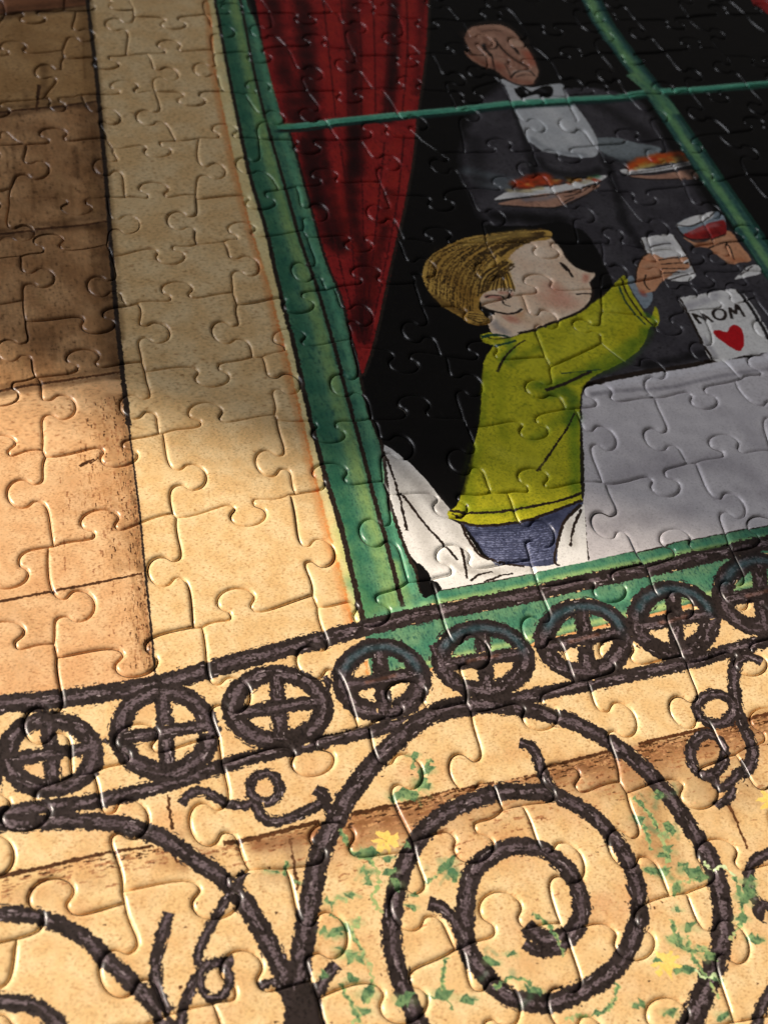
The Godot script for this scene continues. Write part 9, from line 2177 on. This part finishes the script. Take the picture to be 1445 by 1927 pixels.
func cut(a: Vector2, b: Vector2, k: Vector2) -> PackedVector2Array:
	# the cut from a to b; k is the middle of the tab on it, if it has one
	var r := PackedVector2Array([a])
	var d := b - a
	var len := d.length()
	var u := d / len
	if k.x > NONE - 1.0:
		var n := u.orthogonal() * wob.get_noise_2d(a.x, b.y) * len * 0.06
		bezier(r, a, a + d * 0.33 + n, a + d * 0.66 + n, b, maxi(2, int(len / 1.5)))
		return r
	var v := u.orthogonal()
	var h := (k - a).dot(v)
	if h < 0.0:
		v = -v
		h = -h
	var s := (k - a).dot(u)
	h = clampf(h, 2.6, 5.6)
	var q := func(x: float, y: float) -> Vector2: return a + u * x + v * y
	# every tab a little different
	var g := func(i: float) -> float: return wob.get_noise_2d(k.x * 3.0 + i * 17.0, k.y * 3.0)
	var hw: float = minf(3.2 + 0.35 * g.call(1.0), len * 0.21)
	var top: float = 2.5 + 0.3 * g.call(2.0)
	var nl: float = hw * (0.56 + 0.12 * g.call(3.0))
	var nr: float = hw * (0.56 + 0.12 * g.call(4.0))
	var lean: float = 0.55 * g.call(5.0)
	var nk := h - 2.15
	var sl: float = 1.9 * g.call(6.0)
	var sr: float = 1.9 * g.call(7.0)
	var neck_l: Vector2 = q.call(s - nl, nk)
	var side_l: Vector2 = q.call(s - hw + lean, h + 0.15)
	var tip: Vector2 = q.call(s + lean, h + top)
	var side_r: Vector2 = q.call(s + hw + lean, h + 0.15)
	var neck_r: Vector2 = q.call(s + nr, nk)
	var low: float = nk - 1.85
	bezier(r, a, q.call(s * 0.42, 0.7 + sl), q.call(s - nl - 0.1, low - 0.6), neck_l, 10)
	bezier(r, neck_l, q.call(s - nl + 0.12, nk + 0.85), q.call(s - hw + lean - 0.1, h - 1.2), side_l, 5)
	bezier(r, side_l, q.call(s - hw + lean + 0.1, h + 1.45), q.call(s - hw * 0.55 + lean, h + top), tip, 6)
	bezier(r, tip, q.call(s + hw * 0.55 + lean, h + top), q.call(s + hw + lean - 0.1, h + 1.45), side_r, 6)
	bezier(r, side_r, q.call(s + hw + lean + 0.1, h - 1.2), q.call(s + nr - 0.12, nk + 0.85), neck_r, 5)
	bezier(r, neck_r, q.call(s + nr + 0.1, low - 0.6), q.call(len - (len - s) * 0.42, 0.7 + sr), b, 10)
	return r


func pieces_of(f: Array, which: int) -> Array:
	# a seam as points and as the cuts between one attach point of this kind and the next
	var runs := []
	var ends := []
	var run := PackedVector2Array()
	var i := 0
	var prev := Vector2.ZERO
	var k := Vector2(NONE, NONE)
	var started := false
	while i < f.size():
		var p := Vector2(f[i + 1], f[i + 2])
		if f[i] == K:
			k = p
		else:
			if started:
				var c := cut(prev, p, k)
				c.remove_at(0)
				run.append_array(c)
			if f[i] == which or f[i] == X:
				if started:
					runs.append(run)
				run = PackedVector2Array([p])
				started = true
				ends.append(p)
			prev = p
			k = Vector2(NONE, NONE)
		i += 3
	return [ends, runs]


func build_puzzle() -> void:
	var root := Node3D.new()
	root.name = "jigsaw_puzzle"
	root.position = Vector3(0, 0.0, 0)
	root.set_meta("label", "assembled cardboard jigsaw puzzle of a boy at a window over an iron balcony")
	root.set_meta("category", "jigsaw puzzle")
	add_child(root)
	rng.seed = 11
	var keys := seams.keys()
	keys.sort()
	for n in keys.size() - 1:
		var r: int = keys[n]
		var low := pieces_of(seams[r], U)
		var high := pieces_of(seams[r + 1], D)
		var ups := []
		for c in low[0].size():
			ups.append(cut(low[0][c], high[0][c], Vector2(ties[r][c * 2], ties[r][c * 2 + 1])))
		for c in low[1].size():
			var p := PackedVector2Array()
			p.append_array(low[1][c])
			p.append_array(ups[c + 1])
			var t: PackedVector2Array = high[1][c].duplicate()
			t.reverse()
			p.append_array(t)
			var l: PackedVector2Array = ups[c].duplicate()
			l.reverse()
			p.append_array(l)
			add_piece(root, p)


func add_piece(root: Node3D, raw: PackedVector2Array, narrow := 1.0) -> void:
	var p := PackedVector2Array()
	for v in raw:
		if p.is_empty() or p[p.size() - 1].distance_to(v) > 0.03:
			p.append(v)
	if p[0].distance_to(p[p.size() - 1]) < 0.03:
		p.remove_at(p.size() - 1)
	var n := p.size()
	var mid := Vector2.ZERO
	var twice := 0.0
	for i in n:
		mid += p[i] / n
		twice += p[i].cross(p[(i + 1) % n])
	var sgn := 1.0 if twice > 0.0 else -1.0
	var out := PackedVector2Array()
	for i in n:
		var e := (p[i] - p[(i - 1 + n) % n]).normalized() + (p[(i + 1) % n] - p[i]).normalized()
		out.append(Vector2(e.y, -e.x).normalized() * sgn)
	var soft := out.duplicate()
	for k in 3:
		var s2 := soft.duplicate()
		for i in n:
			s2[i] = (soft[(i - 1 + n) % n] + soft[i] * 1.5 + soft[(i + 1) % n]).normalized()
		soft = s2
	var which := 0
	for b in print_box.size():
		var bx: Array = print_box[b]
		if mid.x > bx[0] + 16.0 and mid.x < bx[2] - 16.0 and mid.y > bx[1] + 16.0 and mid.y < bx[3] - 16.0:
			which = b
	var bx: Array = print_box[which]
	# the pressed edge: how far in from the cut, how far below the top, slope of the surface there
	var ins := [0.06, 0.1, 0.23, 0.44, 0.72, 1.05]
	var drop := [0.66, 0.46, 0.23, 0.092, 0.024, 0.0]
	var slope := [2.6, 1.7, 0.92, 0.4, 0.12, 0.0]
	for k in range(2, ins.size()):
		ins[k] = lerpf(ins[1], ins[k], narrow)
	var vs := PackedVector3Array()
	var ns := PackedVector3Array()
	var uv := PackedVector2Array()
	var ix := PackedInt32Array()
	# narrow places take a narrower edge
	var most: float = ins[ins.size() - 1]
	var room := PackedFloat32Array()
	for i in n:
		var lim := most
		for j in range((i + 9) % 2, n, 2):
			var d := p[j] - p[i]
			if absf(d.x) < 4.0 and absf(d.y) < 4.0 and absi((i - j + n + n / 2) % n - n / 2) > 8:
				var l := d.length()
				if l < 2.5 * most and d.dot(-soft[i]) > 0.2 * l:
					lim = minf(lim, l * 0.4)
		# and so do tight outward turns
		for w in [2, 4, 7]:
			var a := p[(i - w + n) % n]
			var b := p[(i + w) % n]
			var e0 := p[i] - a
			var e1 := b - p[i]
			var turn := e0.angle_to(e1) * sgn
			if turn > 0.15:
				lim = minf(lim, 0.5 * (e0.length() + e1.length()) / turn * 0.85)
		room.append(maxf(lim, 0.15) / most)
	for k in 4:
		var r2 := room.duplicate()
		for i in n:
			r2[i] = minf(room[i], (room[(i - 1 + n) % n] + room[i] + room[(i + 1) % n]) / 3.0 + 0.02)
		room = r2
	var inner := p
	for k in ins.size():
		var ring := PackedVector2Array()
		for i in n:
			ring.append(p[i] - (out[i] if ins[k] < 0.12 else soft[i] * room[i]) * ins[k])
		if ins[k] > 0.3:
			# where the edge turns too tightly the ring would fold over itself: draw such spots together
			for pass_ in 14:
				var folds := 0
				for i in n:
					var j := (i + 1) % n
					if (ring[j] - ring[i]).dot(p[j] - p[i]) < 0.0:
						var m := (ring[i] + ring[j]) * 0.5
						ring[i] = m
						ring[j] = m
						var h := (i - 1 + n) % n
						var l := (j + 1) % n
						ring[h] = ring[h].lerp(m, 0.12)
						ring[l] = ring[l].lerp(m, 0.12)
						folds += 1
				if folds == 0:
					break
			for pass_ in 2:
				for i in n:
					for w in range(2, 8):
						var cross = Geometry2D.segment_intersects_segment(ring[i], ring[(i + 1) % n], ring[(i + w) % n], ring[(i + w + 1) % n])
						if cross != null:
							for j in range(1, w + 1):
								ring[(i + j) % n] = cross
		for i in n:
			var q := ring[i]
			vs.append(Vector3(q.x - mid.x, THICK - drop[k], q.y - mid.y) * MM)
			ns.append(Vector3(out[i].x * slope[k], 1.0, out[i].y * slope[k]).normalized())
			uv.append(Vector2((q.x - bx[0]) / (bx[2] - bx[0]), (q.y - bx[1]) / (bx[3] - bx[1])))
		inner = ring
	for k in ins.size() - 1:
		for i in n:
			var a := k * n + i
			var b := k * n + (i + 1) % n
			quad(ix, a, b, a + n, b + n, sgn)
	var top := (ins.size() - 1) * n
	var keep := PackedInt32Array()
	var lean := PackedVector2Array()
	for i in n:
		if lean.is_empty() or lean[lean.size() - 1].distance_to(inner[i]) > 0.02:
			lean.append(inner[i])
			keep.append(i)
	if lean[0].distance_to(lean[lean.size() - 1]) < 0.02:
		lean.remove_at(lean.size() - 1)
		keep.remove_at(keep.size() - 1)
	var tri := Geometry2D.triangulate_polygon(lean)
	if tri.is_empty() and narrow > 0.05:
		add_piece(root, raw, narrow * 0.7)
		return
	if tri.is_empty():
		lean = p
		keep = PackedInt32Array(range(n))
		tri = Geometry2D.triangulate_polygon(p)
		if tri.is_empty():
			return
	for i in range(0, tri.size(), 3):
		var a := lean[tri[i]]
		var w := (lean[tri[i + 1]] - a).cross(lean[tri[i + 2]] - a)
		var e: int = 1 if w > 0.0 else 2
		ix.append_array([top + keep[tri[i]], top + keep[tri[i + e]], top + keep[tri[i + 3 - e]]])
	var mesh := ArrayMesh.new()
	var arr := []
	arr.resize(Mesh.ARRAY_MAX)
	arr[Mesh.ARRAY_VERTEX] = vs
	arr[Mesh.ARRAY_NORMAL] = ns
	arr[Mesh.ARRAY_TEX_UV] = uv
	arr[Mesh.ARRAY_INDEX] = ix
	mesh.add_surface_from_arrays(Mesh.PRIMITIVE_TRIANGLES, arr)
	mesh.surface_set_material(0, print_mat[which])
	# the cut sides of grey card
	var sv := PackedVector3Array()
	var sn := PackedVector3Array()
	var si := PackedInt32Array()
	for k in 2:
		for i in n:
			var q: Vector2 = p[i] - out[i] * ins[0]
			sv.append(Vector3(q.x - mid.x, (THICK - drop[0]) if k else 0.02, q.y - mid.y) * MM)
			sn.append(Vector3(out[i].x, 0.0, out[i].y))
	for i in n:
		quad(si, i, (i + 1) % n, n + i, n + (i + 1) % n, sgn)
	var side := []
	side.resize(Mesh.ARRAY_MAX)
	side[Mesh.ARRAY_VERTEX] = sv
	side[Mesh.ARRAY_NORMAL] = sn
	side[Mesh.ARRAY_INDEX] = si
	mesh.add_surface_from_arrays(Mesh.PRIMITIVE_TRIANGLES, side)
	mesh.surface_set_material(1, card_mat)
	var o := MeshInstance3D.new()
	o.name = "puzzle_piece"
	o.mesh = mesh
	o.position = Vector3(mid.x, rng.randf_range(0.0, 0.26), mid.y) * MM
	o.rotation = Vector3(rng.randf_range(-1, 1) * 0.012, 0, rng.randf_range(-1, 1) * 0.012)
	root.add_child(o, true)
	for l in marks:
		if Geometry2D.is_point_in_polygon(l[0], p):
			o.set_meta("label", l[1])


func quad(ix: PackedInt32Array, a: int, b: int, c: int, d: int, sgn: float) -> void:
	if sgn > 0.0:
		ix.append_array([a, b, c, b, d, c])
	else:
		ix.append_array([a, c, b, b, c, d])


func build_table() -> void:
	var t := MeshInstance3D.new()
	t.name = "table_top"
	var b := BoxMesh.new()
	b.size = Vector3(0.9, 0.03, 0.8)
	t.mesh = b
	t.position = Vector3(0.03, -0.0155, -0.05)
	var m := StandardMaterial3D.new()
	m.resource_name = "dark_table"
	m.albedo_color = Color(0.16, 0.12, 0.09)
	m.roughness = 0.6
	t.material_override = m
	t.set_meta("kind", "structure")
	add_child(t)
